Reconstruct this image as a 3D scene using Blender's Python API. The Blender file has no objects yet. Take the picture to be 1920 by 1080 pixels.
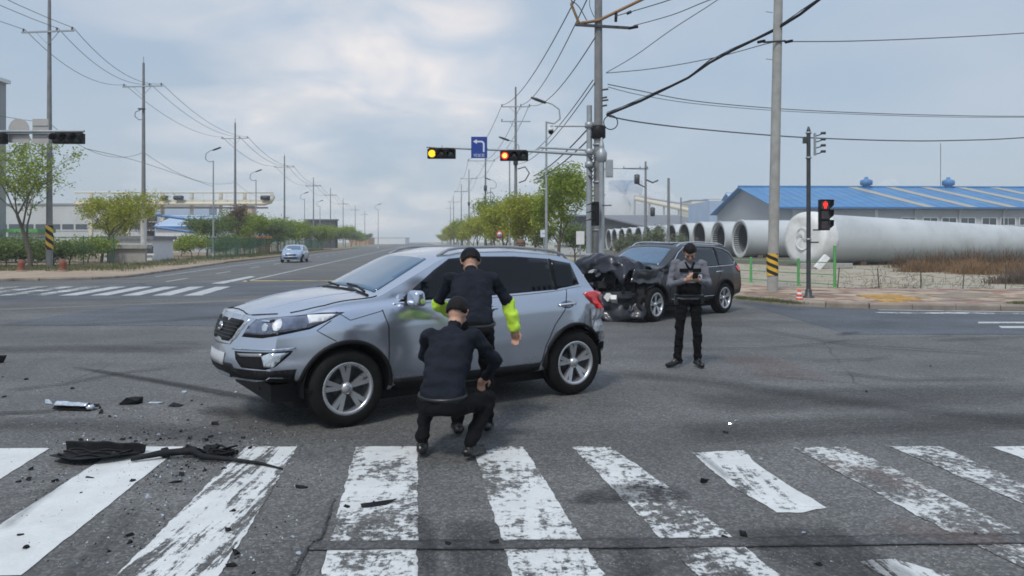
import bpy, bmesh, math, random
import numpy as np
from mathutils import Vector, Matrix, noise
from mathutils.bvhtree import BVHTree
from mathutils.geometry import delaunay_2d_cdt

R = math.radians
rnd = random.Random(7)
scene = bpy.context.scene
col = scene.collection

# ------------------------------------------------------------------ camera
F, HY, CH = 1400.0, 453.0, 1.70            # focal length in photo pixels, horizon row, camera height
cam_data = bpy.data.cameras.new('camera')
cam = bpy.data.objects.new('camera', cam_data)
col.objects.link(cam)
cam.location = (0, 0, CH)
cam.rotation_euler = (R(90), 0, 0)
cam_data.sensor_width = 36
cam_data.lens = F / 1920 * 36
cam_data.shift_y = -(540 - HY) / 1920
cam_data.clip_start = 0.05
cam_data.clip_end = 4000
scene.camera = cam

# ------------------------------------------------------------------ world
SUN_EL, SUN_AZ = 52, 205                   # azimuth clockwise from +Y, behind and left of the camera
world = bpy.data.worlds.new('World')
scene.world = world
world.use_nodes = True
wn, wl = world.node_tree.nodes, world.node_tree.links
wn.clear()
out = wn.new('ShaderNodeOutputWorld')
bg = wn.new('ShaderNodeBackground')
wl.new(bg.outputs[0], out.inputs[0])
sky = wn.new('ShaderNodeTexSky')
sky.sky_type = 'NISHITA'
sky.sun_disc = False
sky.sun_elevation = R(SUN_EL)
sky.sun_rotation = R(SUN_AZ)
sky.air_density = 1.0
sky.dust_density = 2.0
tc = wn.new('ShaderNodeTexCoord')
sepd = wn.new('ShaderNodeSeparateXYZ')
wl.new(tc.outputs['Generated'], sepd.inputs[0])

def wmath(op, a, b=None, c=None, clamp=False):
    n = wn.new('ShaderNodeMath'); n.operation = op; n.use_clamp = clamp
    for i, v in enumerate((a, b, c)):
        if v is None: continue
        if isinstance(v, (int, float)): n.inputs[i].default_value = v
        else: wl.new(v, n.inputs[i])
    return n.outputs[0]

def wramp(fac, stops):
    n = wn.new('ShaderNodeValToRGB'); wl.new(fac, n.inputs[0])
    el = n.color_ramp.elements
    while len(el) > 1: el.remove(el[-1])
    el[0].position, el[0].color = stops[0][0], (*stops[0][1], 1)
    for p, c in stops[1:]:
        e = el.new(p); e.color = (*c, 1)
    return n.outputs[0]

def wmix(f, a, b):
    n = wn.new('ShaderNodeMix'); n.data_type = 'RGBA'
    if isinstance(f, (int, float)): n.inputs[0].default_value = f
    else: wl.new(f, n.inputs[0])
    for s, v in ((n.inputs[6], a), (n.inputs[7], b)):
        if isinstance(v, tuple): s.default_value = (*v, 1)
        else: wl.new(v, s)
    return n.outputs[2]

# a cloud sheet seen in perspective: direction divided by its height
hz = wmath('MAXIMUM', sepd.outputs[2], 0.0)
den = wmath('ADD', hz, 0.22)
cx = wmath('DIVIDE', sepd.outputs[0], den)
cy = wmath('DIVIDE', sepd.outputs[1], den)
comb = wn.new('ShaderNodeCombineXYZ')
wl.new(cx, comb.inputs[0]); wl.new(cy, comb.inputs[1])
mp = wn.new('ShaderNodeMapping')
wl.new(comb.outputs[0], mp.inputs[0])
mp.inputs['Location'].default_value = (0.35, 1.9, 0)
n1 = wn.new('ShaderNodeTexNoise')
wl.new(mp.outputs[0], n1.inputs['Vector'])
n1.inputs['Scale'].default_value = 1.15
n1.inputs['Detail'].default_value = 5
n1.inputs['Roughness'].default_value = 0.5
n1.inputs['Distortion'].default_value = 0.4
n2 = wn.new('ShaderNodeTexNoise')
wl.new(mp.outputs[0], n2.inputs['Vector'])
n2.inputs['Scale'].default_value = 0.6
n2.inputs['Detail'].default_value = 3
# thin bright cloud over a pale blue-grey veil
base = wramp(hz, [(0.0, (.47, .56, .62)), (0.12, (.46, .57, .67)), (0.32, (.44, .57, .70)), (1.0, (.70, .85, 1.08))])
shade = wramp(n2.outputs[0], [(0.35, (.96, .96, 1.0)), (0.65, (1.04, 1.0, 1.0))])
vm = wn.new('ShaderNodeMix'); vm.data_type = 'RGBA'; vm.blend_type = 'MULTIPLY'
vm.inputs[0].default_value = 1
wl.new(base, vm.inputs[6]); wl.new(shade, vm.inputs[7])
cf = wramp(n1.outputs[0], [(0.43, (0, 0, 0)), (0.62, (1, 1, 1))])
hor = wramp(hz, [(0.05, (0.1, 0.1, 0.1)), (0.16, (.8, .8, .8)), (1.0, (1, 1, 1))])
cfac = wmath('MULTIPLY', wmath('MULTIPLY', cf, hor), 0.85)
cloud = wmix(n2.outputs[0], (.62, .64, .72), (.95, .91, .90))
# the brighter cloud bank ahead and a little left
dn = wn.new('ShaderNodeVectorMath'); dn.operation = 'DISTANCE'
wl.new(tc.outputs['Generated'], dn.inputs[0]); dn.inputs[1].default_value = Vector((-.16, .95, .235)).normalized()
bank = wramp(wmath('ADD', dn.outputs['Value'], wmath('MULTIPLY', wmath('SUBTRACT', n1.outputs[0], .5), -.75)), [(.04, (1, 1, 1)), (.31, (0, 0, 0))])
cfac = wmath('MULTIPLY', cfac, .30)
cs = wmix(cfac, vm.outputs[2], cloud)
n3 = wn.new('ShaderNodeTexNoise'); wl.new(mp.outputs[0], n3.inputs['Vector']); n3.inputs['Scale'].default_value = 3.1; n3.inputs['Detail'].default_value = 6; n3.inputs['Distortion'].default_value = .5
bcol = wmix(wramp(n3.outputs[0], [(.3, (0, 0, 0)), (.7, (1, 1, 1))]), (.55, .65, .78), (1.06, .98, .93))
cs = wmix(wmath('MULTIPLY', bank, .95), cs, bcol)
ns = wn.new('ShaderNodeMix'); ns.data_type = 'RGBA'; ns.blend_type = 'MULTIPLY'   # nishita at strength 0.1
ns.inputs[0].default_value = 1
wl.new(sky.outputs[0], ns.inputs[6]); ns.inputs[7].default_value = (.1, .1, .1, 1)
fin = wmix(0.88, ns.outputs[2], cs)
wl.new(fin, bg.inputs[0])
bg.inputs[1].default_value = 1.0

# ------------------------------------------------------------------ sun
sd = bpy.data.lights.new('sun', 'SUN')
sun = bpy.data.objects.new('sun', sd)
col.objects.link(sun)
sd.energy = 2.1
sd.angle = R(10)
sd.color = (1.0, .95, .87)
az = R(SUN_AZ)
sdir = Vector((math.sin(az) * math.cos(R(SUN_EL)), math.cos(az) * math.cos(R(SUN_EL)), math.sin(R(SUN_EL))))
sun.rotation_euler = (-sdir).to_track_quat('-Z', 'Y').to_euler()

vs = scene.view_settings
vs.view_transform = 'Standard'
vs.look = 'None'
vs.exposure = 0.0
vs.gamma = 1.0
vs.use_curve_mapping = False
scene.cycles.use_denoising = True
scene.cycles.max_bounces = 6
scene.cycles.transparent_max_bounces = 24
scene.cycles.volume_bounces = 2
scene.cycles.filter_width = 1.7

# ------------------------------------------------------------------ helpers
def G(px, py, z=0.0):
    """photo pixel of a point at height z -> place on the ground"""
    d = (CH - z) * F / (py - HY)
    return Vector(((px - 960) / F * d, d, z))

def P(px, py, d):
    return Vector(((px - 960) / F * d, d, CH - (py - HY) / F * d))

def link(o, parent=None):
    col.objects.link(o)
    if parent is not None: o.parent = parent
    return o

def empty(name, loc=(0, 0, 0), rz=0.0):
    o = bpy.data.objects.new(name, None)
    o.empty_display_size = .2
    col.objects.link(o)
    o.location = loc
    o.rotation_euler = (0, 0, rz)
    return o

def tag(o, label=None, cat=None, group=None, kind=None):
    if label: o['label'] = label
    if cat: o['category'] = cat
    if group: o['group'] = group
    if kind: o['kind'] = kind
    return o

def copy_tree(o, parent=None, loc=None, rz=None, label=None):
    c = o.copy()
    col.objects.link(c)
    if parent is not None: c.parent = parent
    for ch in list(o.children): copy_tree(ch, c)
    if loc is not None: c.location = loc
    if rz is not None: c.rotation_euler[2] = rz
    if label: c['label'] = label
    return c

class MB:
    """collects shapes into one mesh"""
    def __init__(s): s.v, s.f, s.m, s.sm = [], [], [], []
    def add(s, verts, faces, mi=0, smooth=False):
        b = len(s.v)
        s.v += [tuple(v) for v in verts]
        for f in faces:
            s.f.append([b + i for i in f]); s.m.append(mi); s.sm.append(smooth)
        return s
    def box(s, c, d, rot=None, mi=0, taper=1.0):
        c = Vector(c); x, y, z = d[0] / 2, d[1] / 2, d[2] / 2
        t = taper
        vs_ = [(-x, -y, -z), (x, -y, -z), (x, y, -z), (-x, y, -z), (-x * t, -y * t, z), (x * t, -y * t, z), (x * t, y * t, z), (-x * t, y * t, z)]
        if rot is not None: vs_ = [rot @ Vector(v) for v in vs_]
        return s.add([c + Vector(v) for v in vs_], [(0, 3, 2, 1), (4, 5, 6, 7), (0, 1, 5, 4), (1, 2, 6, 5), (2, 3, 7, 6), (3, 0, 4, 7)], mi)
    def tube(s, pts, r, n=8, mi=0, cap=True, smooth=True):
        pts = [Vector(p) for p in pts]
        rs = r if isinstance(r, (list, tuple)) else [r] * len(pts)
        verts, faces = [], []
        ref = None
        for i, p in enumerate(pts):
            a = pts[max(i - 1, 0)]; b = pts[min(i + 1, len(pts) - 1)]
            t = (b - a)
            if t.length < 1e-9: t = Vector((0, 0, 1))
            t.normalize()
            if ref is None:
                ref = t.orthogonal().normalized()
            ref = (ref - t * ref.dot(t))
            if ref.length < 1e-6: ref = t.orthogonal()
            ref.normalize()
            bi = t.cross(ref)
            for k in range(n):
                an = 2 * math.pi * k / n
                verts.append(p + (ref * math.cos(an) + bi * math.sin(an)) * rs[i])
        for i in range(len(pts) - 1):
            for k in range(n):
                k2 = (k + 1) % n
                faces.append((i * n + k, i * n + k2, (i + 1) * n + k2, (i + 1) * n + k))
        s.add(verts, faces, mi, smooth)
        if cap:
            s.add([verts[k] for k in range(n)], [tuple(range(n))[::-1]], mi)
            s.add([verts[(len(pts) - 1) * n + k] for k in range(n)], [tuple(range(n))], mi)
        return s
    def lathe(s, prof, c=(0, 0, 0), axis='Z', n=24, mi=0, smooth=True, closed=False):
        c = Vector(c); verts, faces = [], []
        for (r, h) in prof:
            for k in range(n):
                a = 2 * math.pi * k / n
                p = (r * math.cos(a), r * math.sin(a), h)
                if axis == 'Y': p = (p[0], p[2], p[1])
                if axis == 'X': p = (p[2], p[0], p[1])
                verts.append(c + Vector(p))
        m = len(prof)
        rng = range(m if closed else m - 1)
        for i in rng:
            j = (i + 1) % m
            for k in range(n):
                k2 = (k + 1) % n
                faces.append((i * n + k, i * n + k2, j * n + k2, j * n + k))
        return s.add(verts, faces, mi, smooth)
    def prism(s, poly, z0, z1, mi=0):
        n = len(poly)
        verts = [(p[0], p[1], z0) for p in poly] + [(p[0], p[1], z1) for p in poly]
        faces = [tuple(range(n))[::-1], tuple(range(n, 2 * n))] + [(i, (i + 1) % n, n + (i + 1) % n, n + i) for i in range(n)]
        return s.add(verts, faces, mi)
    def build(s, name, mats, parent=None, loc=None, rz=None):
        me = bpy.data.meshes.new(name)
        me.from_pydata(s.v, [], s.f)
        if not isinstance(mats, (list, tuple)): mats = [mats]
        for m in mats: me.materials.append(m)
        me.polygons.foreach_set('material_index', s.m)
        me.polygons.foreach_set('use_smooth', s.sm)
        me.update()
        o = bpy.data.objects.new(name, me)
        link(o, parent)
        if loc is not None: o.location = loc
        if rz is not None: o.rotation_euler = (0, 0, rz)
        return o

def fix_normals(o):
    bm = bmesh.new(); bm.from_mesh(o.data)
    bmesh.ops.recalc_face_normals(bm, faces=bm.faces)
    bm.to_mesh(o.data); bm.free()
    return o

def catenary(a, b, sag, n=14):
    a, b = Vector(a), Vector(b)
    return [a.lerp(b, i / n) - Vector((0, 0, sag * 4 * (i / n) * (1 - i / n))) for i in range(n + 1)]

# ------------------------------------------------------------------ materials
class NT:
    def __init__(s, name):
        s.m = bpy.data.materials.new(name); s.m.use_nodes = True
        s.n, s.l = s.m.node_tree.nodes, s.m.node_tree.links
        s.b = s.n['Principled BSDF']
        s.out = s.n['Material Output']
    def node(s, t, **kw):
        n = s.n.new(t)
        for k, v in kw.items(): setattr(n, k, v)
        return n
    def put(s, sock, v):
        if v is None: return
        if isinstance(v, (int, float)): sock.default_value = v
        elif isinstance(v, tuple):
            sock.default_value = (*v, 1) if len(v) == 3 and len(sock.default_value) == 4 else v
        else: s.l.new(v, sock)
    def coord(s, kind='Object'):
        if kind == 'World': return s.node('ShaderNodeNewGeometry').outputs['Position']
        return s.node('ShaderNodeTexCoord').outputs[kind]
    def mapping(s, vec, scale=(1, 1, 1), rot=(0, 0, 0), loc=(0, 0, 0)):
        n = s.node('ShaderNodeMapping'); s.l.new(vec, n.inputs[0])
        n.inputs['Scale'].default_value = scale; n.inputs['Rotation'].default_value = rot; n.inputs['Location'].default_value = loc
        return n.outputs[0]
    def noise(s, vec, scale, detail=4, rough=.55, dist=0):
        n = s.node('ShaderNodeTexNoise'); s.put(n.inputs['Vector'], vec)
        n.inputs['Scale'].default_value = scale; n.inputs['Detail'].default_value = detail
        n.inputs['Roughness'].default_value = rough; n.inputs['Distortion'].default_value = dist
        return n.outputs[0]
    def vor(s, vec, scale, feature='F1', out='Distance', rand=1):
        n = s.node('ShaderNodeTexVoronoi', feature=feature); s.put(n.inputs['Vector'], vec)
        n.inputs['Scale'].default_value = scale; n.inputs['Randomness'].default_value = rand
        return n.outputs[out]
    def math(s, op, a, b=None, clamp=False):
        n = s.node('ShaderNodeMath', operation=op, use_clamp=clamp)
        s.put(n.inputs[0], a); s.put(n.inputs[1], b)
        return n.outputs[0]
    def ramp(s, fac, stops):
        n = s.node('ShaderNodeValToRGB'); s.l.new(fac, n.inputs[0])
        el = n.color_ramp.elements
        while len(el) > 1: el.remove(el[-1])
        def c4(c): return (c, c, c, 1) if isinstance(c, (int, float)) else (*c, 1)
        el[0].position, el[0].color = stops[0][0], c4(stops[0][1])
        for p, c in stops[1:]:
            e = el.new(p); e.color = c4(c)
        return n.outputs[0]
    def mix(s, f, a, b, blend='MIX'):
        n = s.node('ShaderNodeMix', data_type='RGBA', blend_type=blend)
        s.put(n.inputs[0], f); s.put(n.inputs[6], a); s.put(n.inputs[7], b)
        return n.outputs[2]
    def bump(s, h, strength=.3, dist=.01):
        n = s.node('ShaderNodeBump'); s.l.new(h, n.inputs['Height'])
        n.inputs['Strength'].default_value = strength; n.inputs['Distance'].default_value = dist
        s.l.new(n.outputs[0], s.b.inputs['Normal'])
    def set(s, **kw):
        names = dict(col='Base Color', rough='Roughness', metal='Metallic', coat='Coat Weight', alpha='Alpha', spec='Specular IOR Level',
                     emit='Emission Color', es='Emission Strength', trans='Transmission Weight', coatr='Coat Roughness', ior='IOR', sub='Subsurface Weight')
        for k, v in kw.items(): s.put(s.b.inputs[names[k]], v)
        return s

M = {}
def pm(name, c, rough=.6, metal=0.0, var=.12, scale=6, bump=0.0, bscale=None, coat=0, dirt=None, dirt_amt=.35, coord='Object', spec=.5, emit=None, es=0):
    """plain painted / raw material with uneven tone, optional dirt patches and fine relief"""
    t = NT(name)
    v = t.coord(coord)
    n = t.noise(v, scale, 5, .6)
    lo = tuple(max(0, x * (1 - var)) for x in c); hi = tuple(min(1, x * (1 + var)) for x in c)
    cc = t.ramp(n, [(.3, lo), (.7, hi)])
    if dirt:
        d = t.noise(v, scale * .37 + .3, 6, .65, .3)
        f = t.ramp(d, [(.48, 0.0), (.72, dirt_amt)])
        cc = t.mix(f, cc, dirt)
    t.set(col=cc, metal=metal, coat=coat, spec=spec)
    rr = t.ramp(n, [(.3, max(.03, rough - .08)), (.7, min(1, rough + .08))])
    t.set(rough=rr)
    if bump: t.bump(t.noise(v, bscale or scale * 8, 4, .6), bump, .01)
    if emit: t.set(emit=emit, es=es)
    M[name] = t.m
    return t.m
# ---- plain materials
pm('concrete_pole', (.34, .34, .32), .85, var=.18, scale=3, bump=.3, dirt=(.16, .16, .15))
pm('dark_concrete_pole', (.20, .205, .21), .8, var=.18, scale=3, bump=.2, dirt=(.1, .1, .1))
pm('galvanised', (.36, .39, .41), .5, metal=.5, var=.12, scale=5, dirt=(.22, .23, .23))
pm('dark_steel', (.055, .06, .065), .5, metal=.3, var=.2)
pm('black_plastic', (.012, .012, .013), .5, var=.3, scale=20, spec=.15)
pm('rough_black_plastic', (.012, .013, .015), .6, var=.4, scale=12, bump=.4, dirt=(.05, .05, .05), dirt_amt=.4, spec=.15)
pm('wire_black', (.025, .025, .028), .7, spec=.15)
pm('wire_grey', (.10, .11, .12), .7)
pm('tactile_slab', (.50, .32, .10), .8, var=.25, scale=5, dirt=(.38, .26, .18), dirt_amt=.8, coord='World')
pm('rust_red', (.22, .075, .045), .85, var=.3, scale=9)
pm('yellow_paint', (.70, .43, .04), .6, dirt=(.25, .17, .06))
pm('black_paint', (.025, .025, .027), .6, dirt=(.10, .10, .09), spec=.15)
pm('green_paint', (.10, .36, .11), .5, dirt=(.12, .22, .1), scale=9)
pm('dark_green_paint', (.035, .12, .06), .6, dirt=(.10, .12, .08), scale=9)
pm('pale_green_rail', (.16, .33, .16), .5, dirt=(.22, .2, .12), scale=9)
pm('white_paint', (.72, .73, .73), .55, dirt=(.45, .44, .40), scale=2)
pm('white_tower', (.50, .53, .54), .42, var=.08, scale=.25, dirt=(.30, .32, .32), dirt_amt=.6, coord='World')
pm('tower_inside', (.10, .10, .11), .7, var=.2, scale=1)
pm('blue_metal_roof', (.05, .19, .40), .5, var=.16, scale=.3, dirt=(.14, .27, .42), dirt_amt=.55, coord='World')
pm('roof_light_strip', (.36, .34, .27), .5)
pm('grey_cladding', (.30, .31, .32), .7, var=.06, scale=.2, coord='World')
pm('pale_cladding', (.50, .52, .53), .7, var=.06, scale=.2, dirt=(.36, .36, .34), coord='World')
pm('dark_roof', (.17, .18, .20), .7, var=.12, scale=.1, coord='World')
pm('dark_cladding', (.06, .07, .075), .8, var=.1, coord='World', spec=.15)
pm('red_wall', (.46, .13, .06), .8)
pm('orange_paint', (.40, .17, .07), .7)
pm('cream_wall', (.62, .58, .46), .8)
pm('white_wall', (.66, .68, .70), .8)
pm('peach_wall', (.50, .38, .30), .8)
pm('light_blue_wall', (.36, .46, .60), .7, var=.08, scale=.3)
pm('white_trim', (.72, .74, .76), .5)
pm('blue_trim', (.05, .18, .42), .5)
pm('window_dark', (.05, .065, .08), .12, spec=.8)
pm('bark', (.10, .085, .065), .9, var=.3, scale=12, bump=.6)
pm('cone_red', (.62, .07, .03), .55, scale=12, dirt=(.3, .12, .08))
pm('cone_white', (.75, .75, .75), .5, scale=12)
pm('sign_blue', (.012, .045, .27), .4, var=.04)
pm('sign_white', (.62, .68, .78), .4, var=.04)
pm('sign_back', (.42, .40, .38), .55, metal=.15, var=.08, scale=3)
pm('sign_red', (.55, .03, .03), .4)
pm('soil', (.24, .20, .15), .95, var=.25, scale=2, coord='World', bump=.4)
pm('skin', (.47, .27, .19), .55, var=.06, scale=30)
pm('black_hair', (.010, .009, .009), .55, var=.4, scale=80, bump=.4, spec=.15)
pm('navy_cloth', (.012, .015, .023), .85, var=.35, scale=9, bump=.6, bscale=40, spec=.15)
pm('black_cloth', (.005, .005, .006), .85, var=.25, scale=14, bump=.3, spec=.15)
pm('grey_blue_cloth', (.14, .145, .17), .85, var=.15, scale=14, bump=.3)
pm('hivis_yellow', (.52, .78, .06), .7, var=.1, scale=14, bump=.2)
pm('reflective_tape', (.62, .64, .66), .3, metal=.3)
pm('black_leather', (.010, .010, .010), .35, scale=20)
pm('tyre', (.009, .009, .009), .75, var=.3, scale=20, bump=.3, dirt=(.035, .034, .032), spec=.15)
pm('alloy', (.55, .56, .58), .3, metal=.85, var=.05)
pm('chrome', (.75, .76, .78), .12, metal=1.0, var=.03)
pm('dull_metal', (.32, .33, .34), .45, metal=.8)
pm('bright_trim', (.62, .63, .66), .25, metal=.9)
pm('red_lens', (.60, .010, .012), .12, var=.12, coat=1)
pm('dark_red_lens', (.14, .006, .008), .15, coat=1)
pm('clear_lens', (.55, .60, .66), .08, metal=.6, var=.35, scale=14, coat=1)
pm('lamp_grey', (.16, .18, .24), .12, metal=.7, var=.5, scale=9, coat=1)
pm('lamp_white', (.80, .82, .85), .15, metal=.2, coat=1)
pm('lamp_off', (.03, .01, .01), .2, coat=1)
pm('lamp_off_green', (.01, .03, .02), .2, coat=1)
pm('plate_white', (.42, .43, .45), .45, scale=20)
pm('blue_car_paint', (.30, .40, .55), .3, metal=.5, coat=1)
pm('white_car_paint', (.70, .70, .70), .3, coat=1)
pm('box_grey', (.40, .42, .43), .55)
pm('orange_insulator', (.26, .15, .07), .6)
pm('brown_wood', (.16, .10, .07), .9)
pm('phone_black', (.008, .008, .009), .15)
pm('badge_patch', (.45, .47, .52), .6)
pm('shore_stone', (.33, .32, .30), .9, var=.2, scale=8, bump=.4)
pm('kerb_stone', (.27, .235, .195), .9, var=.3, scale=1.6, bump=.5, dirt=(.15, .11, .08), dirt_amt=.7, coord='World')

def em(name, c, s):
    t = NT(name); t.set(col=(0, 0, 0), emit=c, es=s, rough=.3); M[name] = t.m
em('lamp_amber_lit', (1.0, .50, .02), 1.9)
em('lamp_red_core', (1.0, .55, .10), 2.4)
em('lamp_red_lit', (1.0, .03, .02), 1.6)

# glass: dark tinted, sky-reflecting
def glass(name, c, rough=.04, spec=.9, coat=.6):
    t = NT(name); v = t.coord('Object')
    cc = t.ramp(t.noise(v, 3, 3), [(.35, tuple(x * .75 for x in c)), (.7, c)])
    t.set(col=cc, rough=rough, spec=spec, coat=coat, coatr=.02); M[name] = t.m
glass('tinted_glass', (.006, .008, .013), .08, .35, 0)
glass('windscreen_glass', (.035, .11, .20))
glass('side_glass', (.02, .025, .035), .06, .5, .1)

# car paints: flake base, clear coat, road dust low down
def paint(name, c, metal=.75, rough=.38, dust=(.25, .24, .22), amt=.35, coat=.8):
    t = NT(name); v = t.coord('Object')
    n = t.noise(v, 900, 2, .6)
    cc = t.ramp(n, [(.3, tuple(x * .88 for x in c)), (.7, tuple(min(1, x * 1.1) for x in c))])
    sep = t.node('ShaderNodeSeparateXYZ'); t.l.new(v, sep.inputs[0])
    low = t.ramp(sep.outputs[2], [(.25, 1.0), (.75, .12)])
    dn = t.ramp(t.noise(v, 4, 7, .7, .4), [(.35, 0.0), (.75, 1.0)])
    f = t.math('MULTIPLY', t.math('MULTIPLY', low, dn), amt)
    cc = t.mix(f, cc, dust)
    rr = t.math('ADD', t.math('MULTIPLY', f, .5), rough)
    t.set(col=cc, metal=metal, rough=rr, coat=coat, coatr=.06); M[name] = t.m
paint('silver_paint', (.52, .57, .66), metal=.85, rough=.20)
paint('silver_scraped', (.30, .32, .35), metal=.6, rough=.5, dust=(.40, .40, .41), amt=1.0, coat=.2)
paint('black_car_paint', (.020, .021, .026), metal=.3, rough=.3, amt=.25, coat=1)
paint('grey_black_paint', (.010, .011, .016), metal=.2, rough=.28, amt=.06, coat=.4)
paint('crushed_black_paint', (.022, .024, .034), metal=.5, rough=.36, dust=(.07, .07, .075), amt=.5, coat=.2)

# asphalt ------------------------------------------------------------
def asphalt_nodes(t, c0, c1, patch=True):
    v = t.coord('World')
    fine = t.vor(v, 62, out='Color')
    sp = t.node('ShaderNodeSeparateColor'); t.l.new(fine, sp.inputs[0])
    g = t.math('POWER', sp.outputs[0], 2.2)
    mid = t.noise(v, 16, 6, .7)
    big = t.noise(v, .55, 5, .6, .5)
    cc = t.mix(t.ramp(mid, [(.3, 0.0), (.7, 1.0)]), c0, c1)
    cc = t.mix(t.math('MULTIPLY', g, .60), cc, tuple(x * 2.7 for x in c1))
    dk = t.ramp(t.vor(v, 40), [(.0, .35), (.22, 1.0)])
    cc = t.mix(1.0, cc, dk, 'MULTIPLY')
    cc = t.mix(1.0, cc, t.ramp(big, [(.3, .74), (.7, 1.20)]), 'MULTIPLY')
    paths = t.noise(t.mapping(v, (.12, .7, 1), loc=(3, 1, 0)), 1.0, 4, .6, .3)
    cc = t.mix(1.0, cc, t.ramp(paths, [(.35, .82), (.62, 1.10)]), 'MULTIPLY')
    blot = t.ramp(t.noise(v, 2.3, 7, .7, .8), [(.60, 1.0), (.72, .72)])
    cc = t.mix(1.0, cc, blot, 'MULTIPLY')
    return v, cc, mid, g

def asphalt(name, c0, c1, cracks=True, rough=.85):
    t = NT(name)
    v, cc, mid, g = asphalt_nodes(t, c0, c1)
    if cracks:
        w = t.mapping(v, (1, .55, 1), rot=(0, 0, .3))
        wob = t.node('ShaderNodeMix', data_type='VECTOR'); wob.inputs[0].default_value = .12
        nz = t.node('ShaderNodeTexNoise'); t.l.new(v, nz.inputs['Vector']); nz.inputs['Scale'].default_value = 1.2; nz.inputs['Detail'].default_value = 5
        t.l.new(w, wob.inputs[4]); t.l.new(nz.outputs['Color'], wob.inputs[5])
        e = t.vor(wob.outputs[1], .33, 'DISTANCE_TO_EDGE')
        k = t.ramp(e, [(.0, 1.0), (.006, 0.0)])
        gate = t.ramp(t.noise(v, .35, 2), [(.5, 0.0), (.6, 1.0)])
        k = t.math('MULTIPLY', k, gate)
        cc = t.mix(t.math('MULTIPLY', k, .7), cc, (.03, .03, .03))
        # dark drips and tyre polish
        st = t.ramp(t.noise(t.mapping(v, (.25, 1.3, 1), rot=(0, 0, .1)), 1.1, 6, .65, .6), [(.58, 0.0), (.74, .30)])
        cc = t.mix(st, cc, (.05, .05, .053))
    t.set(col=cc, rough=.72, spec=.5)
    t.bump(t.math('ADD', mid, t.math('MULTIPLY', g, .6)), .55, .006)
    M[name] = t.m
asphalt('asphalt_grey', (.058, .058, .056), (.099, .099, .096))
asphalt('asphalt_dark', (.044, .052, .062), (.070, .078, .090), cracks=False)
asphalt('asphalt_trench', (.046, .046, .046), (.078, .078, .077), cracks=False)
asphalt('asphalt_repair', (.040, .043, .048), (.072, .076, .082), cracks=False)

# worn thermoplastic paint: mixes down to the asphalt where it has worn off
def road_paint(name, wear, c=(.66, .68, .67), streak=0.0, ang=0.0, fine=.75):
    t = NT(name)
    v, cc, mid, g = asphalt_nodes(t, (.058, .058, .056), (.099, .099, .096))
    a = t.noise(v, 14, 9, .78)
    b = t.noise(v, 1.6, 4, .6, .3)
    f = t.math('ADD', t.math('MULTIPLY', a, fine), t.math('MULTIPLY', b, .5))
    if streak:
        s_ = t.noise(t.mapping(v, (11, .75, 1), rot=(0, 0, ang)), 1.0, 7, .72, .4)
        f = t.math('ADD', f, t.math('MULTIPLY', t.math('SUBTRACT', s_, .5), streak))
    k = t.ramp(f, [(wear - .025, 0.0), (wear + .03, 1.0)])
    tone = t.ramp(t.noise(v, 3.0, 7, .7), [(.3, tuple(x * .80 for x in c)), (.65, c)])
    tone = t.mix(t.math('MULTIPLY', g, .10), tone, (.25, .25, .25))
    col_ = t.mix(k, cc, tone)
    t.set(col=col_, rough=.7, spec=.4)
    t.bump(t.math('ADD', t.math('MULTIPLY', k, .7), t.math('MULTIPLY', mid, .5)), .5, .005)
    M[name] = t.m
road_paint('paint_fresh', .455, streak=.35)
road_paint('paint_light_worn', .565, streak=.55)
road_paint('paint_streaked', .50, streak=1.5, ang=.0, fine=.6)
road_paint('paint_worn', .60, streak=.25)
road_paint('paint_very_worn', .635, c=(.62, .64, .63), streak=.2)
road_paint('paint_streaked_right', .52, streak=1.5, ang=.0, fine=.6)
road_paint('paint_yellow', .58, c=(.62, .47, .12))
road_paint('paint_far', .53, c=(.50, .52, .52))

# soft dark marks (rubber, oil): alpha falls off to the rim of the strip
def mark(name, c, strength=.7, streak=6.0):
    t = NT(name)
    uv = t.coord('UV')
    sep = t.node('ShaderNodeSeparateXYZ'); t.l.new(uv, sep.inputs[0])
    e = t.math('MULTIPLY', t.math('MULTIPLY', sep.outputs[1], t.math('SUBTRACT', 1.0, sep.outputs[1])), 4.0)
    ex = t.math('MULTIPLY', t.math('MULTIPLY', sep.outputs[0], t.math('SUBTRACT', 1.0, sep.outputs[0])), 4.0)
    e = t.math('MULTIPLY', t.ramp(e, [(.0, 0.0), (.7, 1.0)]), t.ramp(ex, [(.0, 0.0), (.45, 1.0)]))
    n_ = t.ramp(t.noise(t.mapping(uv, (1.5, streak, 1)), 2.2, 8, .75), [(.3, .15), (.68, 1.0)])
    n2_ = t.ramp(t.noise(t.coord('World'), 30, 5, .75), [(.3, .4), (.6, 1.0)])
    a = t.math('MULTIPLY', t.math('MULTIPLY', e, n_), t.math('MULTIPLY', n2_, strength))
    t.set(col=c, rough=.8, alpha=a, spec=.3)
    M[name] = t.m
mark('rubber_mark', (.022, .022, .025), .62)
mark('faint_rubber_mark', (.022, .022, .024), .5)
mark('skid_mark', (.014, .014, .016), 1.0, 3.0)
mark('crack_mark', (.014, .014, .015), .75, 1.0)
mark('bitumen_blot', (.030, .032, .037), .92, 1.0)
mark('oil_mark', (.02, .02, .022), .85, 2.0)
mark('pale_scuff', (.33, .33, .33), .5)
mark('rust_mark', (.20, .115, .095), .30, 2.0)

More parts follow.
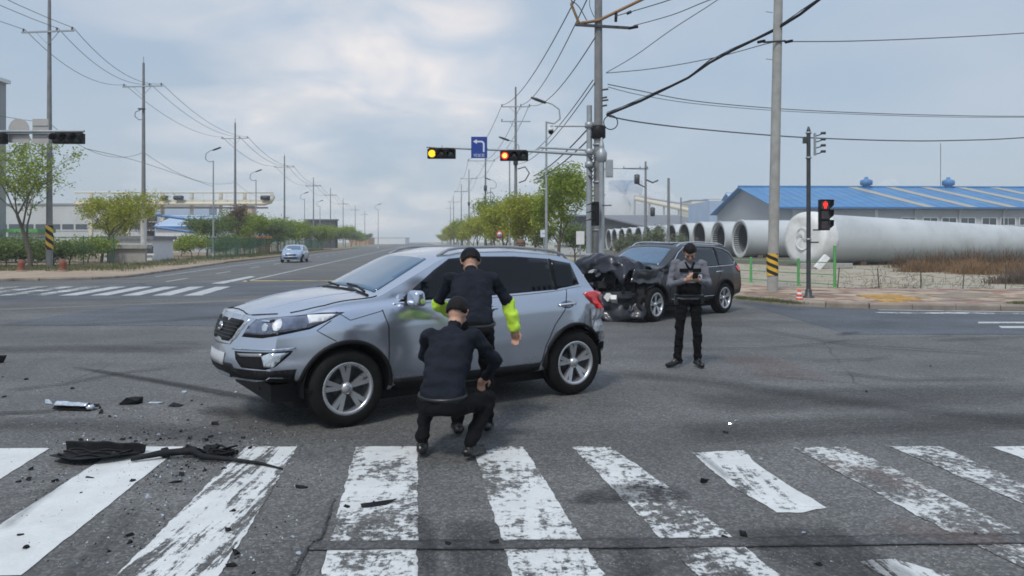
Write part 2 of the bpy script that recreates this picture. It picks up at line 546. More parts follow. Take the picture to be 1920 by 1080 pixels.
# pavement, ground
def sandy(name, c0, c1, c2, s1=.5, s2=9):
    t = NT(name); v = t.coord('World')
    cc = t.mix(t.ramp(t.noise(v, s1, 6, .65, .5), [(.35, 0.0), (.65, 1.0)]), c0, c1)
    cc = t.mix(t.ramp(t.noise(v, s1 * 2.7, 7, .7, .4), [(.5, 0.0), (.68, .8)]), cc, c2)
    cc = t.mix(1.0, cc, t.ramp(t.noise(v, s2, 5, .75), [(.3, .75), (.7, 1.15)]), 'MULTIPLY')
    t.set(col=cc, rough=.95, spec=.2)
    t.bump(t.noise(v, s2, 5, .7), .5, .03)
    M[name] = t.m
sandy('sandy_yard', (.36, .32, .24), (.40, .37, .30), (.27, .25, .16), .18, 5)
sandy('far_ground', (.20, .21, .13), (.25, .22, .15), (.10, .14, .07), .05, 1)
sandy('shaded_ground', (.10, .095, .07), (.14, .12, .09), (.08, .09, .05), .3, 5)  # ground darkened to carry the shade painted beneath the tower tubes
sandy('dirt_verge', (.24, .175, .12), (.32, .25, .18), (.16, .15, .08), .4, 6)
sandy('tan_apron', (.42, .34, .25), (.34, .26, .19), (.30, .24, .20), .3, 5)

def paver_mat():
    t = NT('pink_paving'); v = t.coord('World')
    br = t.node('ShaderNodeTexBrick'); t.l.new(v, br.inputs['Vector'])
    br.inputs['Scale'].default_value = 1; br.inputs['Brick Width'].default_value = .2; br.inputs['Row Height'].default_value = .1
    br.inputs['Mortar Size'].default_value = .005
    br.inputs['Color1'].default_value = (.38, .28, .24, 1); br.inputs['Color2'].default_value = (.30, .23, .20, 1); br.inputs['Mortar'].default_value = (.2, .17, .14, 1)
    cc = t.mix(t.ramp(t.noise(v, .6, 6, .65, .4), [(.44, 0.0), (.54, .95)]), br.outputs[0], (.47, .38, .27))
    cc = t.mix(t.ramp(t.noise(v, 1.3, 6, .65, .4), [(.50, 0.0), (.58, .85)]), cc, (.24, .11, .085))
    cc = t.mix(t.ramp(t.noise(t.mapping(v, (.6, 1.6, 1), loc=(4, 2, 0)), 1.0, 7, .7, .6), [(.50, 0.0), (.60, .85)]), cc, (.14, .11, .08))
    t.set(col=cc, rough=.9, spec=.3); t.bump(br.outputs[1], .3, .004)
    M['pink_paving'] = t.m
paver_mat()

# foliage
def leaf(name, lo, hi):
    t = NT(name)
    oi = t.node('ShaderNodeObjectInfo').outputs['Random']
    n_ = t.noise(t.coord('World'), 1.3, 3)
    geo = t.node('ShaderNodeNewGeometry').outputs['Random Per Island']
    f = t.math('ADD', t.math('MULTIPLY', n_, .5), t.math('MULTIPLY', geo, .5))
    cc = t.ramp(f, [(.2, lo), (.75, hi)])
    t.set(col=cc, rough=.6, spec=.3)
    tr = t.node('ShaderNodeBsdfTranslucent'); t.l.new(cc, tr.inputs[0])
    mx = t.node('ShaderNodeMixShader'); mx.inputs[0].default_value = .4
    t.l.new(t.b.outputs[0], mx.inputs[1]); t.l.new(tr.outputs[0], mx.inputs[2]); t.l.new(mx.outputs[0], t.out.inputs[0])
    M[name] = t.m
leaf('leaf_spring', (.14, .21, .02), (.36, .44, .06))
leaf('leaf_yellow', (.20, .25, .02), (.46, .46, .06))
leaf('leaf_dark', (.07, .12, .03), (.22, .29, .075))
leaf('leaf_brown', (.10, .06, .035), (.20, .13, .08))
leaf('leaf_grey', (.12, .15, .09), (.24, .27, .17))
leaf('grass_green', (.08, .10, .035), (.17, .19, .07))
leaf('dry_grass', (.14, .085, .045), (.36, .23, .12))
leaf('dry_twig', (.12, .09, .07), (.22, .17, .13))
# ================================================================== SETTING
def sheet(name, poly, z, mat, parent=None, uv=False):
    me = bpy.data.meshes.new(name)
    pts = [Vector((p[0], p[1])) for p in poly]
    r = delaunay_2d_cdt(pts, [], [list(range(len(pts)))], 1, 1e-6)
    me.from_pydata([(v.x, v.y, z) for v in r[0]], [], [tuple(f) for f in r[2]])
    me.materials.append(M[mat] if isinstance(mat, str) else mat)
    me.update()
    o = bpy.data.objects.new(name, me)
    link(o, parent)
    bm = bmesh.new(); bm.from_mesh(me)
    for f in bm.faces:
        if f.normal.z < 0: f.normal_flip()
    bm.to_mesh(me); bm.free()
    return o

def strip(name, path, w, z, mat, parent):
    """ground strip along a path with UV: u along, v across (for soft-edged marks)"""
    me = bpy.data.meshes.new(name)
    vs_, fs, uvs = [], [], []
    n = len(path)
    ws = w if isinstance(w, (list, tuple)) else [w] * n
    for i, p in enumerate(path):
        a = Vector(path[max(0, i - 1)][:2]); b = Vector(path[min(n - 1, i + 1)][:2])
        t = (b - a).normalized(); q = Vector((-t.y, t.x))
        for s in (-1, 1):
            vs_.append((p[0] + q.x * s * ws[i] / 2, p[1] + q.y * s * ws[i] / 2, z))
    for i in range(n - 1): fs.append((2 * i + 1, 2 * i, 2 * i + 2, 2 * i + 3))
    me.from_pydata(vs_, [], fs)
    u = me.uv_layers.new(name='UVMap')
    for f in me.polygons:
        for li in f.loop_indices:
            vi = me.loops[li].vertex_index
            u.data[li].uv = ((vi // 2) / (n - 1), vi % 2)
    me.materials.append(M[mat]); me.update()
    o = bpy.data.objects.new(name, me)
    return link(o, parent)

g = sheet('ground', [(-1800, -60), (1800, -60), (1800, 3200), (-1800, 3200)], -.012, 'far_ground'); g['kind'] = 'structure'

def XL(y): return float(np.interp(y, [32, 35.5, 58, 88, 900], [-17.6, -18.2, -22.4, -26.5, -132]))
def XR(y): return 2.2 - .12 * (y - 29)
LEFT = [(XL(y), y) for y in (900, 400, 200, 88, 70, 58, 45, 38, 35.5)] + [(-18.9, 33.4), (-20.5, 32.4), (-22.2, 32.0), (-90, 31.0)]
RIGHT = [(90, 17.2), (30, 17.9), (12.6, 18.3), (9.0, 19.0), (7.9, 19.5), (7.15, 20.4), (6.75, 21.6), (6.0, 22.6), (4.6, 23.6), (3.3, 25.0), (2.5, 27.0), (2.2, 29)] + [(XR(y), y) for y in (45, 70, 100, 200, 400, 900)]
road = sheet('road', LEFT + [(-90, -14), (90, -14)] + RIGHT, 0.0, 'asphalt_grey')
road['kind'] = 'structure'

# resurfaced darker bands across the junction
def ragged(poly, step=.05, amp=.012, seed=1):
    r = random.Random(seed); out_ = []
    for i, p in enumerate(poly):
        a = Vector(p[:2]); b = Vector(poly[(i + 1) % len(poly)][:2]); L_ = (b - a).length; n = max(1, int(L_ / step)); q_ = Vector((-(b - a).y, (b - a).x)) / max(L_, 1e-6)
        for k in range(n):
            c_ = a.lerp(b, k / n); out_.append(c_ + q_ * (noise.noise(Vector((c_.x * 7, c_.y * 7, seed))) * amp + r.uniform(-.3, .3) * amp))
    return out_
def gp(*pts, z=0): return [G(x, y)[:2] for x, y in pts]
sheet('asphalt_patch', gp((1386, 567), (1500, 600), (1592, 627), (1920, 627)) + [(40, 13.4), (40, 17.5), (12.6, 18.2), (8.9, 18.8), (7.7, 19.4)], .004, 'asphalt_dark', road)
sheet('asphalt_patch', gp((0, 610), (480, 611), (520, 575), (430, 567), (250, 573), (110, 592)), .004, 'asphalt_dark', road)
sheet('asphalt_patch', gp((0, 566), (200, 562), (430, 556), (600, 548), (600, 530), (300, 533), (0, 545)), .004, 'asphalt_dark', road)
sheet('asphalt_patch', gp((480, 526), (590, 510), (700, 509), (700, 525)), .004, 'asphalt_trench', road)
# filled trench across the crossing
TR = gp((588, 1016), (900, 1016), (1240, 1012), (1560, 1008), (1920, 1004)) + [G(2300, 1000)[:2]] + [G(2300, 1012)[:2]] + gp((1920, 1021), (1560, 1025), (1240, 1029), (900, 1032), (575, 1033))
sheet('trench_fill', ragged(TR), .0085, 'asphalt_trench', road)
sheet('trench_fill', ragged(gp((618, 940), (628, 936), (604, 1012), (594, 1016), (575, 1033), (556, 1080), (545, 1080))), .0085, 'asphalt_trench', road)
# bitumen repair with a rounded edge
strip('bitumen_repair', [G(x_, y_) for x_, y_ in ((1060, 945), (1110, 935), (1160, 927), (1210, 925), (1260, 930), (1300, 938))], [.12, .26, .40, .46, .38, .16], .0125, 'bitumen_blot', road)

# the near crossing
SR = [
 ([(-60, 842), (93, 841), (-290, 1080), (-560, 1080)], 'paint_fresh'),
 ([(228, 838), (345, 838), (302, 869), (39, 1080), (-145, 1080), (0, 985)], 'paint_fresh'),
 ([(461, 838), (558, 838), (530, 885), (412, 1080), (390, 1120), (176, 1120), (218, 1080)], 'paint_streaked'),
 ([(667, 838), (783, 838), (783, 1120), (592, 1120), (602, 1080), (640, 938)], 'paint_worn'),
 ([(886, 838), (981, 838), (1059, 961), (1134, 1080), (1160, 1120), (978, 1120), (960, 1080), (921, 953)], 'paint_worn'),
 ([(1072, 838), (1143, 838), (1250, 912), (1376, 1010), (1463, 1080), (1515, 1120), (1340, 1120), (1307, 1080), (1190, 960)], 'paint_worn'),
 ([(1298, 850), (1394, 845), (1420, 872), (1480, 912), (1550, 953), (1505, 962), (1456, 962), (1372, 912)], 'paint_light_worn'),
 ([(1612, 1054), (1680, 1048), (1782, 1080), (1900, 1120), (1720, 1120)], 'paint_streaked_right'),
 ([(1487, 840), (1585, 838), (1690, 886), (1918, 1003), (1790, 1005)], 'paint_very_worn'),
 ([(1832, 1023), (1950, 1021), (2100, 1092), (1968, 1092)], 'paint_worn'),
 ([(1669, 838), (1762, 837), (1920, 906), (2200, 1025), (2080, 1025), (1920, 946)], 'paint_very_worn'),
 ([(1857, 838), (1950, 837), (2300, 975), (2120, 950), (1940, 868)], 'paint_worn'),
]
for i_, (poly, mt) in enumerate(SR): sheet('crosswalk_stripe', ragged(gp(*poly), .04, .007 if mt == 'paint_fresh' else .014, i_), .0045, mt, road)
# far crossing over the other arm
for i in range(-3, 15):
    x0 = -15.2 + i * .98
    if x0 > -9.7: break
    a = [(x0, 23.4), (x0 + .52, 23.5), (x0 - .28, 28.1), (x0 - .80, 28.0)]
    sheet('crosswalk_stripe', a, .0085, 'paint_very_worn' if i < 1 else 'paint_far', road)
# lane lines beyond
def lane(x0, y0, y1, w, mt, slope=-.13, dash=None):
    y = y0
    while y < y1:
        e = min(y1, y + (dash[0] if dash else 1e9))
        sheet('lane_line', [(x0 + slope * (y - y0) - w / 2, y), (x0 + slope * (y - y0) + w / 2, y), (x0 + slope * (e - y0) + w / 2, e), (x0 + slope * (e - y0) - w / 2, e)], .0085, mt, road)
        y = e + (dash[1] if dash else 1)
lane(-11.3, 31.5, 300, .16, 'paint_far', -.118)
lane(-14.6, 31.5, 180, .14, 'paint_far', -.13, (3, 5))
lane(-17.2, 36, 180, .14, 'paint_far', -.135)
lane(-7.2, 31.5, 300, .15, 'paint_yellow', -.122)
lane(-6.9, 31.5, 300, .15, 'paint_yellow', -.122)
lane(-3.6, 31.5, 180, .14, 'paint_far', -.12, (3, 5))
lane(-.2, 31.5, 180, .14, 'paint_far', -.12, (3, 5))
sheet('lane_line', [(-11.6, 32.0), (-7.0, 32.3), (-7.0, 32.75), (-11.6, 32.5)], .0085, 'paint_yellow', road)
sheet('stop_line', gp((395, 532), (420, 532), (480, 519), (470, 518)), .0085, 'paint_far', road)
strip('pale_asphalt', [G(x_, y_) for x_, y_ in ((-200, 592), (0, 581), (240, 572), (440, 565), (520, 562))], .55, .0085, 'pale_scuff', road)
# right arm: edge line and worn marks
sheet('edge_line', [(9.1, 18.45), (12.6, 17.85), (60, 17.0), (60, 17.15), (12.6, 18.02), (9.1, 18.6)], .0085, 'paint_far', road)
sheet('lane_line', gp((1640, 586), (1790, 586), (1920, 588), (1920, 590), (1800, 589), (1650, 588)), .0085, 'paint_very_worn', road)
sheet('lane_line', gp((1834, 604), (2080, 604), (2080, 607), (1834, 607)), .0085, 'paint_far', road)
sheet('lane_line', gp((1872, 612), (2160, 612), (2160, 616), (1878, 616)), .0085, 'paint_far', road)
# thin dark seams where the road was cut
for i_, pth_ in enumerate(([(588, 1017), (900, 1017), (1240, 1013), (1560, 1009), (1920, 1005), (2200, 1001)], [(575, 1033), (900, 1033), (1240, 1030), (1560, 1026), (1920, 1022), (2200, 1018)], [(628, 934), (604, 1012), (575, 1033), (548, 1080), (530, 1110)])):
    pts_ = []
    for k_ in range(len(pth_) - 1):
        a_, b_ = G(*pth_[k_]), G(*pth_[k_ + 1])
        for t_ in range(8): c_ = a_.lerp(b_, t_ / 8); pts_.append((c_.x + rnd.uniform(-.004, .004), c_.y + rnd.uniform(-.006, .006)))
    strip('crack', pts_, [rnd.uniform(.012, .034) for _ in pts_], .0145 + i_ * .0004, 'crack_mark', road)
# rubber, scuffs and drips
def pth(*pts): return [G(x, y) for x, y in pts]
Z = .0165
marks = [
 ('skid_mark', [(130, 688), (230, 705), (330, 722), (430, 741), (540, 760)], [.08, .17, .20, .20, .12]),
 ('faint_rubber_mark', [(0, 735), (120, 722), (230, 700), (330, 690)], .2),
 ('oil_mark', [(-40, 778), (40, 776), (110, 772)], .16),
 ('rubber_mark', [(1462, 985), (1520, 1020), (1590, 1060), (1650, 1110)], .30),
 ('rubber_mark', [(1530, 985), (1590, 1020), (1680, 1080), (1720, 1110)], .20),
 ('faint_rubber_mark', [(1395, 990), (1560, 1090)], .3),
 ('rubber_mark', [(775, 965), (800, 1000), (800, 1100)], .13),
 ('faint_rubber_mark', [(880, 975), (890, 1030), (900, 1110)], .34),
 ('faint_rubber_mark', [(1175, 1010), (1190, 1060), (1190, 1110)], .22),
 ('faint_rubber_mark', [(110, 1100), (180, 1030), (255, 945)], .05),
 ('faint_rubber_mark', [(160, 1090), (210, 1020), (262, 955)], .04),
 ('faint_rubber_mark', [(0, 1000), (60, 950), (120, 905)], .08),
 ('rubber_mark', [(1300, 848), (1330, 870), (1370, 905)], .07),
 ('faint_rubber_mark', [(1130, 650), (1300, 656), (1440, 654), (1540, 646), (1610, 637)], .12),
 ('faint_rubber_mark', [(1500, 680), (1620, 676), (1680, 668)], .1),
 ('faint_rubber_mark', [(1560, 700), (1700, 715), (1900, 712)], .25),
 ('faint_rubber_mark', [(1740, 640), (1860, 635), (1990, 632)], .2),
 ('oil_mark', [(1570, 629), (1592, 626), (1615, 625)], .2),
 ('faint_rubber_mark', [(120, 612), (300, 603), (520, 590)], .3),
 ('faint_rubber_mark', [(280, 644), (330, 643), (380, 646)], .16),
 ('oil_mark', [(380, 770), (420, 775), (470, 780)], .35),
 ('rust_mark', [(1380, 668), (1450, 690), (1500, 720)], 1.0),
 ('rust_mark', [(1530, 870), (1640, 895), (1740, 930)], .35),
 ('rust_mark', [(1650, 990), (1790, 1012), (1900, 1022)], .30),
 ('faint_rubber_mark', [(1300, 760), (1600, 745), (2000, 735)], 1.1),
 ('faint_rubber_mark', [(1250, 820), (1600, 800), (2100, 790)], .8),
 ('faint_rubber_mark', [(-100, 660), (150, 655), (380, 660)], .9),
 ('faint_rubber_mark', [(1140, 700), (1350, 720), (1700, 770), (2000, 800)], .5),
 ('faint_rubber_mark', [(-60, 800), (200, 800), (460, 830)], .5),
 ('rubber_mark', [(1400, 615), (1600, 650), (1900, 668)], .14),
 ('pale_scuff', [(10, 786), (40, 787), (70, 784)], .06),
 ('pale_scuff', [(40, 927), (60, 926), (78, 924)], .03),
 ('pale_scuff', [(1490, 960), (1530, 961), (1575, 962)], .02),
 ('pale_scuff', [(1680, 829), (1694, 829), (1707, 830)], .04),
]
for mt, p, w in marks:
    strip('tyre_mark' if 'rubber' in mt else 'road_stain', pth(*p), w, Z, mt, road); Z += .0006

# pavements ---------------------------------------------------------
def solid(name, poly, z0, z1, mat, parent=None):
    mb = MB(); n = len(poly)
    o = sheet(name, poly, z1, mat, parent)
    bm = bmesh.new(); bm.from_mesh(o.data)
    vs0 = [bm.verts.new((p[0], p[1], z0)) for p in poly]; vs1 = [bm.verts.new((p[0], p[1], z1)) for p in poly]
    for i in range(n):
        j = (i + 1) % n
        bm.faces.new((vs0[i], vs0[j], vs1[j], vs1[i]))
    bmesh.ops.recalc_face_normals(bm, faces=bm.faces)
    bm.to_mesh(o.data); bm.free()
    return o

def offset(poly, d):
    r = []
    for i, p in enumerate(poly):
        a = Vector(poly[max(0, i - 1)][:2]); b = Vector(poly[min(len(poly) - 1, i + 1)][:2])
        t = (b - a).normalized(); r.append((p[0] - t.y * d, p[1] + t.x * d))
    return r
RK = RIGHT[1:13]                     # visible kerb line on the right
RI = offset(RIGHT, -.16)
pave = solid('pavement', RI + [(-95, 905), (-3.5 + .5, 100), (2.2, 70), (5.5, 45), (6.6, 32), (9.2, 26.2), (14, 24.9), (90, 23.0)], -.01, .13, 'pink_paving')
pave['kind'] = 'structure'
yard = solid('yard_ground', [(9.25, 26.25), (14, 24.95), (90, 23.05), (220, 23), (220, 320), (-20, 320), (2.3, 70), (5.55, 45), (6.65, 32)], -.011, .11, 'sandy_yard')
yard['kind'] = 'structure'
LI = offset(LEFT[2:], -.18)
lv = solid('verge', LI + [(-90, 260), (-75, 300)], -.01, .10, 'dirt_verge'); lv['kind'] = 'structure'
apr = sheet('footpath', [(-18.35, 36.3), (-19.2, 34.1), (-20.7, 33.0), (-22.3, 32.5), (-90, 31.6), (-90, 38.5), (-28, 39.6), (-22.5, 44.0), (-22.8, 59.8), (-21.0, 50.0)], .104, 'tan_apron'); apr['kind'] = 'structure'
en = sheet('driveway', [G(300, 497)[:2], G(345, 499)[:2], G(450, 489)[:2], G(340, 489.5)[:2]], .108, 'tan_apron'); en['kind'] = 'structure'

def kerb(name, path, up, label, step=1.0, inset=True):
    """kerb as single stones butted with narrow joints"""
    root = empty(name, (0, 0, 0)); root['kind'] = 'structure'
    pts = [Vector(p[:2]) for p in path]
    # resample
    L = [0]
    for i in range(1, len(pts)): L.append(L[-1] + (pts[i] - pts[i - 1]).length)
    def at(s):
        s = min(max(s, 0), L[-1])
        for i in range(1, len(L)):
            if s <= L[i]: return pts[i - 1].lerp(pts[i], (s - L[i - 1]) / max(1e-6, L[i] - L[i - 1]))
        return pts[-1]
    shared = []
    for k in range(3):
        mb = MB(); w, hh = .16, up + .02
        l = step - .012
        # chamfered front edge
        prof = [(-w / 2, -.02), (-w / 2, hh - .045), (-w / 2 + .018, hh - .012 - .003 * k), (-w / 2 + .045, hh - .002 * k), (w / 2, hh), (w / 2, -.02)]
        n = len(prof)
        v = [(-l / 2, y, z) for y, z in prof] + [(l / 2, y, z) for y, z in prof]
        mb.add(v, [tuple(range(n))[::-1], tuple(range(n, 2 * n))] + [(i, (i + 1) % n, n + (i + 1) % n, n + i) for i in range(n)])
        o = mb.build('kerb_stone', M['kerb_stone'], root); fix_normals(o); shared.append(o)
    s = 0; k = 0
    while s + step <= L[-1]:
        a, b = at(s), at(s + step); c = (a + b) / 2; t = b - a
        o = shared[k] if k < 3 else shared[k % 3].copy()
        if k >= 3: link(o, root)
        o.location = (c.x, c.y, rnd.uniform(-.006, .004)); o.rotation_euler = (0, rnd.uniform(-.004, .004), math.atan2(t.y, t.x) + math.pi)
        s += step; k += 1
    return root
kerb('kerb', [(30, 17.9)] + RIGHT[2:12] + [(XR(60), 60)], .13, '')
kerb('kerb', LEFT[5:12] + [(-40, 31.75)], .10, '')

# tactile paving: yellow slab patch on the right pavement
tp = empty('tactile_paving', (0, 0, 0)); tp['kind'] = 'structure'
first = None
q0 = G(1662, 573, .13); q1 = G(1700, 574, .13); q2 = G(1722, 556, .13)
for i in range(4):
    for j in range(8):
        mb = None
        c = Vector((9.75 + .31 * i + j * .06, 19.45 + .31 * j, .142))
        if first is None:
            mb = MB(); mb.box((0, 0, 0), (.298, .298, .03))
            for a in range(4):
                for b in range(4): mb.box((-.105 + .07 * a, -.105 + .07 * b, .0175), (.035, .035, .005))
            first = mb.build('paving_slab', M['tactile_slab'], tp); o = first
        else:
            if rnd.random() < .30: continue
            o = first.copy(); link(o, tp)
        o.location = c; o.rotation_euler = (rnd.uniform(-.01, .01), rnd.uniform(-.01, .01), rnd.uniform(-.02, .02))
# soil patches sunk in the pavement
sheet('soil_patch', gp((1742, 562), (1790, 556), (1850, 557), (1868, 562), (1830, 568), (1770, 568)), .1345, 'soil', pave)
for a in [[(1396, 553), (1430, 549), (1470, 551), (1505, 558), (1450, 556)], [(1880, 571), (1900, 564), (1960, 561), (2020, 569)]]:
    pts = [G(x, y, .135)[:2] for x, y in a]
    sheet('soil_patch', pts, .1345, 'dirt_verge', pave)
# ================================================================== POLES AND WIRES
INS = {}
def utility_pole(x, y, h, label, group=None, r0=.19, r1=.10, arms=((1.0, 1.2, 0, 2),), mat='dark_concrete_pole', stripe=None, rz=0, far=False, extra=None, lean=0):
    """arms: (distance below the top, half length, offset, insulators)"""
    root = empty('utility_pole', (x, y, .0), rz)
    tag(root, label, 'utility pole', group)
    n = 8 if far else 16
    m = MB(); m.tube([(0, 0, 0), (lean * .5, 0, h * .5), (lean, 0, h)], [r0, (r0 + r1) / 2, r1], n); m.build('shaft', M[mat], root)
    att = []
    for (dz, hl, off, ni) in arms:
        z = h - dz
        lx = lean * z / h
        m = MB(); m.box((off + lx, -.14, z), (hl * 2, .09, .09))
        if not far:
            m.tube([(off - hl * .45 + lx, -.14, z), (lx, -.12, z - hl * .45)], .02, 6); m.tube([(off + hl * .45 + lx, -.14, z), (lx, -.12, z - hl * .45)], .02, 6)
        m.build('crossarm', M['galvanised'] if not far else M['dark_steel'], root)
        for k in range(ni):
            u = off - hl * .93 + (2 * hl * .93) * k / max(1, ni - 1)
            if ni == 3: u = off + [-.93, .35, .93][k] * hl
            mb = MB()
            if far: mb.box((0, 0, .1), (.10, .10, .22))
            else: mb.lathe([(.02, 0), (.07, .02), (.03, .06), (.075, .09), (.03, .13), (.07, .16), (.02, .20), (0, .21)], n=8)
            key = 'f' if far else 'n'
            if key in INS: o = bpy.data.objects.new('insulator', INS[key]); link(o, root)
            else: o = mb.build('insulator', M['wire_grey'], root); INS[key] = o.data
            o.location = (u + lx, -.14, z + .045)
            att.append(Vector((x + (u + lx) * math.cos(rz), y + (u + lx) * math.sin(rz), z + .2)))
    if stripe:
        for k, (z0, z1) in enumerate(((stripe[0], stripe[1]),)):
            stripe_sleeve(root, r0 * 1.0 + .012, z0, z1)
    if extra: extra(root)
    root['label'] = label
    return root, att

def stripe_sleeve(root, r, z0, z1, turns=3):
    """black and yellow hazard sleeve: the stripes are separate bands of faces wound round the pole"""
    m = MB(); n, nz = 24, 36
    verts = [(r * math.cos(2 * math.pi * k / n), r * math.sin(2 * math.pi * k / n), z0 + (z1 - z0) * i / nz) for i in range(nz + 1) for k in range(n)]
    for i in range(nz):
        for k in range(n):
            k2 = (k + 1) % n
            # diagonal bands
            ph = (i / nz * turns * 2 + (k / n) * 4) % 2
            m.v = verts
            m.f.append([i * n + k, i * n + k2, (i + 1) * n + k2, (i + 1) * n + k]); m.m.append(0 if ph < 1 else 1); m.sm.append(True)
    return m.build('hazard_sleeve', [M['yellow_paint'], M['black_paint']], root)

def wire(name, pts, r, label, group=None, mat='wire_grey', n=5, cat='cable'):
    m = MB(); m.tube(pts, r, n, cap=False)
    o = m.build(name, M[mat])
    return tag(o, label, cat, group)

ORD = ['first', 'second', 'third', 'fourth', 'fifth', 'sixth', 'seventh', 'eighth', 'ninth', 'tenth', 'eleventh', 'twelfth', 'thirteenth', 'fourteenth', 'fifteenth']
# left row ----------------------------------------------------------
Lp = [(-28.5, 46.0, 16.6, 'tall dark pole nearest on the left, black and yellow sleeve low down'),
      (-30.1, 61.0, 16.3, 'grey pole with a pale foot and a street lamp arm, behind the driveway'),
      (-34.0, 91.7, 16.3, 'pole rising above the white pipe bridge end'),
      (-38.7, 127., 16.3, 'pole just behind the oncoming pale blue car'),
      (-45.2, 170., 16.3, 'pole above the dark box building, left of two'),
      (-49.6, 204., 16.3, 'pole above the right end of the dark box building'),
      (-57.0, 252., 16.3, 'small far pole, the first past the dark box building'),
      (-63., 300., 16.3, 'small far pole near the end of the left row'),
      (-69., 350., 16.3, 'tiny far pole, last one of the left row')]
latt = []
for i, (x, y, h, lb) in enumerate(Lp):
    far = i > 3
    root, att = utility_pole(x, y, h, lb, 'utility poles along the left side of the far road', arms=((2.0 if i == 0 else 1.95, 1.75, 0, 3),),
                             stripe=(1.2, 2.7) if i in (0, 1) else None, rz=-.12, far=far, r0=.20, r1=.09)
    if i < 4: # earth wire spike
        m = MB(); m.tube([(0, 0, h), (0, 0, h + .5)], .03, 6); m.build('spike', M['galvanised'], root)
    if i == 1:
        m = MB(); m.tube([(0, 0, 11.7), (-.35, -.1, 11.65), (-.62, -.2, 11.9), (-.6, -.2, 12.25), (-.2, -.1, 12.45)], .04, 6); m.build('lamp_arm', M['galvanised'], root)
        m = MB(); m.box((.0, -.25, 12.5), (.55, .2, .1)); m.build('lamp_head', M['dark_steel'], root)
        m = MB(); m.tube([(0, 0, 0.02), (0, 0, 1.0), (0, 0, 4.4)], .225, 14); m.build('pale_sleeve', M['white_paint'], root)
    latt.append(att)
latt0 = [a + Vector((4.9, -38, .4)) for a in latt[0]]       # wires go on to a pole outside the frame
for i in range(-1, 7):
    A = latt0 if i < 0 else latt[i]; B = latt[i + 1]
    for k in range(3):
        wire('power_cable', catenary(A[k], B[k], 1.0 if i >= 0 else 1.2, 12), .018 if i < 2 else .026, '%s cable %s on the left row of poles' % (['left', 'middle', 'right'][k], 'leaving the frame from the first pole' if i < 0 else 'between the %s and %s pole' % (ORD[i], ORD[i + 1])), 'cables on the left row of poles', n=4)
for i in range(-1, 3):
    a0 = Vector((Lp[0][0] + 4.9, Lp[0][1] - 38, 9.4)) if i < 0 else Vector((Lp[i][0], Lp[i][1], 9.0))
    b0 = Vector((Lp[i + 1][0], Lp[i + 1][1], 9.0))
    wire('telephone_cable', catenary(a0, b0, 1.1, 12), .016, 'lower sagging cable %s on the left row' % ('left of the first pole' if i < 0 else 'between the %s and %s pole' % (ORD[i], ORD[i + 1])), 'lower cables on the left row of poles', n=4)

# right row ---------------------------------------------------------
def big_arms(root):
    # long wooden and steel arms near the top of the main pole
    m = MB(); m.tube([(-.85, -.15, 9.82), (0, -.16, 9.95), (3.3, -1.2, 11.3)], .06, 8); m.build('timber_arm', M['orange_insulator'], root)
    m = MB(); m.box((.12, -.18, 9.72), (2.0, .09, .09), Matrix.Rotation(.06, 3, 'Y')); m.build('steel_arm', M['dark_steel'], root)
    m = MB(); m.tube([(-.75, -.2, 9.85), (-1.05, -.35, 10.5), (-1.0, -.3, 10.6)], .05, 6); m.build('arm_brace', M['orange_insulator'], root)
    for (a, b) in (((.62, -.36, 10.22), (.60, -.36, 9.84)), ((1.1, -.2, 9.64), (1.45, -.22, 9.7)), ((.95, -.70, 10.03), (1.12, -.75, 10.10))):
        m = MB(); m.tube([a, b], .055, 8); m.build('insulator', M['black_plastic'], root)
    for k, z in enumerate((7.35, 7.05, 6.95, 6.75)):
        m = MB(); m.tube([(.12, -.2, z), (.34 - .05 * (k % 2), -.25, z + .02)], .035, 6); m.build('cable_clamp', M['dark_steel'], root)
    m = MB(); m.lathe([(.20, 5.55), (.27, 5.6), (.27, 6.0), (.2, 6.05)], n=14); m.build('splice_case', M['black_plastic'], root)
    m = MB()
    ring = [(.42 + .26 * math.cos(a), -.3, 6.12 + .26 * math.sin(a)) for a in [i * math.pi / 10 for i in range(21)]]
    m.tube(ring, .02, 5, cap=False); m.build('cable_loop', M['wire_black'], root)
    # signal controller style bands
    for z in (2.1, 3.9, 5.3): 
        m = MB(); m.lathe([(.205, z), (.212, z), (.212, z + .06), (.205, z + .06)], n=14); m.build('strap', M['galvanised'], root)
main, _ = utility_pole(3.24, 28.0, 13.5, 'thick dark utility pole at the corner, behind the wrecked black car', r0=.19, r1=.13, arms=(), extra=big_arms)
near, natt = utility_pole(8.30, 23.8, 12.5, 'weathered concrete pole with black and yellow sleeve beside the green rail', r0=.17, r1=.125, arms=(), mat='concrete_pole', stripe=(.62, 1.32), lean=.25)
m = MB(); m.tube([(-.35, -.2, 8.0), (.36, -.15, 8.06)], .03, 6); m.build('cable_bracket', M['dark_steel'], near)
for s in (-.42, .45):
    m = MB(); m.tube([(s - .12, -.2, 8.0), (s + .12, -.2, 8.05)], .045, 6); m.build('insulator', M['black_plastic'], near)
for (z0, s) in ((7.5, -1), (7.0, 1), (9.0, -1)):
    m = MB(); m.tube([(0, 0, z0), (.24 * s, -.1, z0)], .012, 5); m.build('step_bolt', M['galvanised'], near)

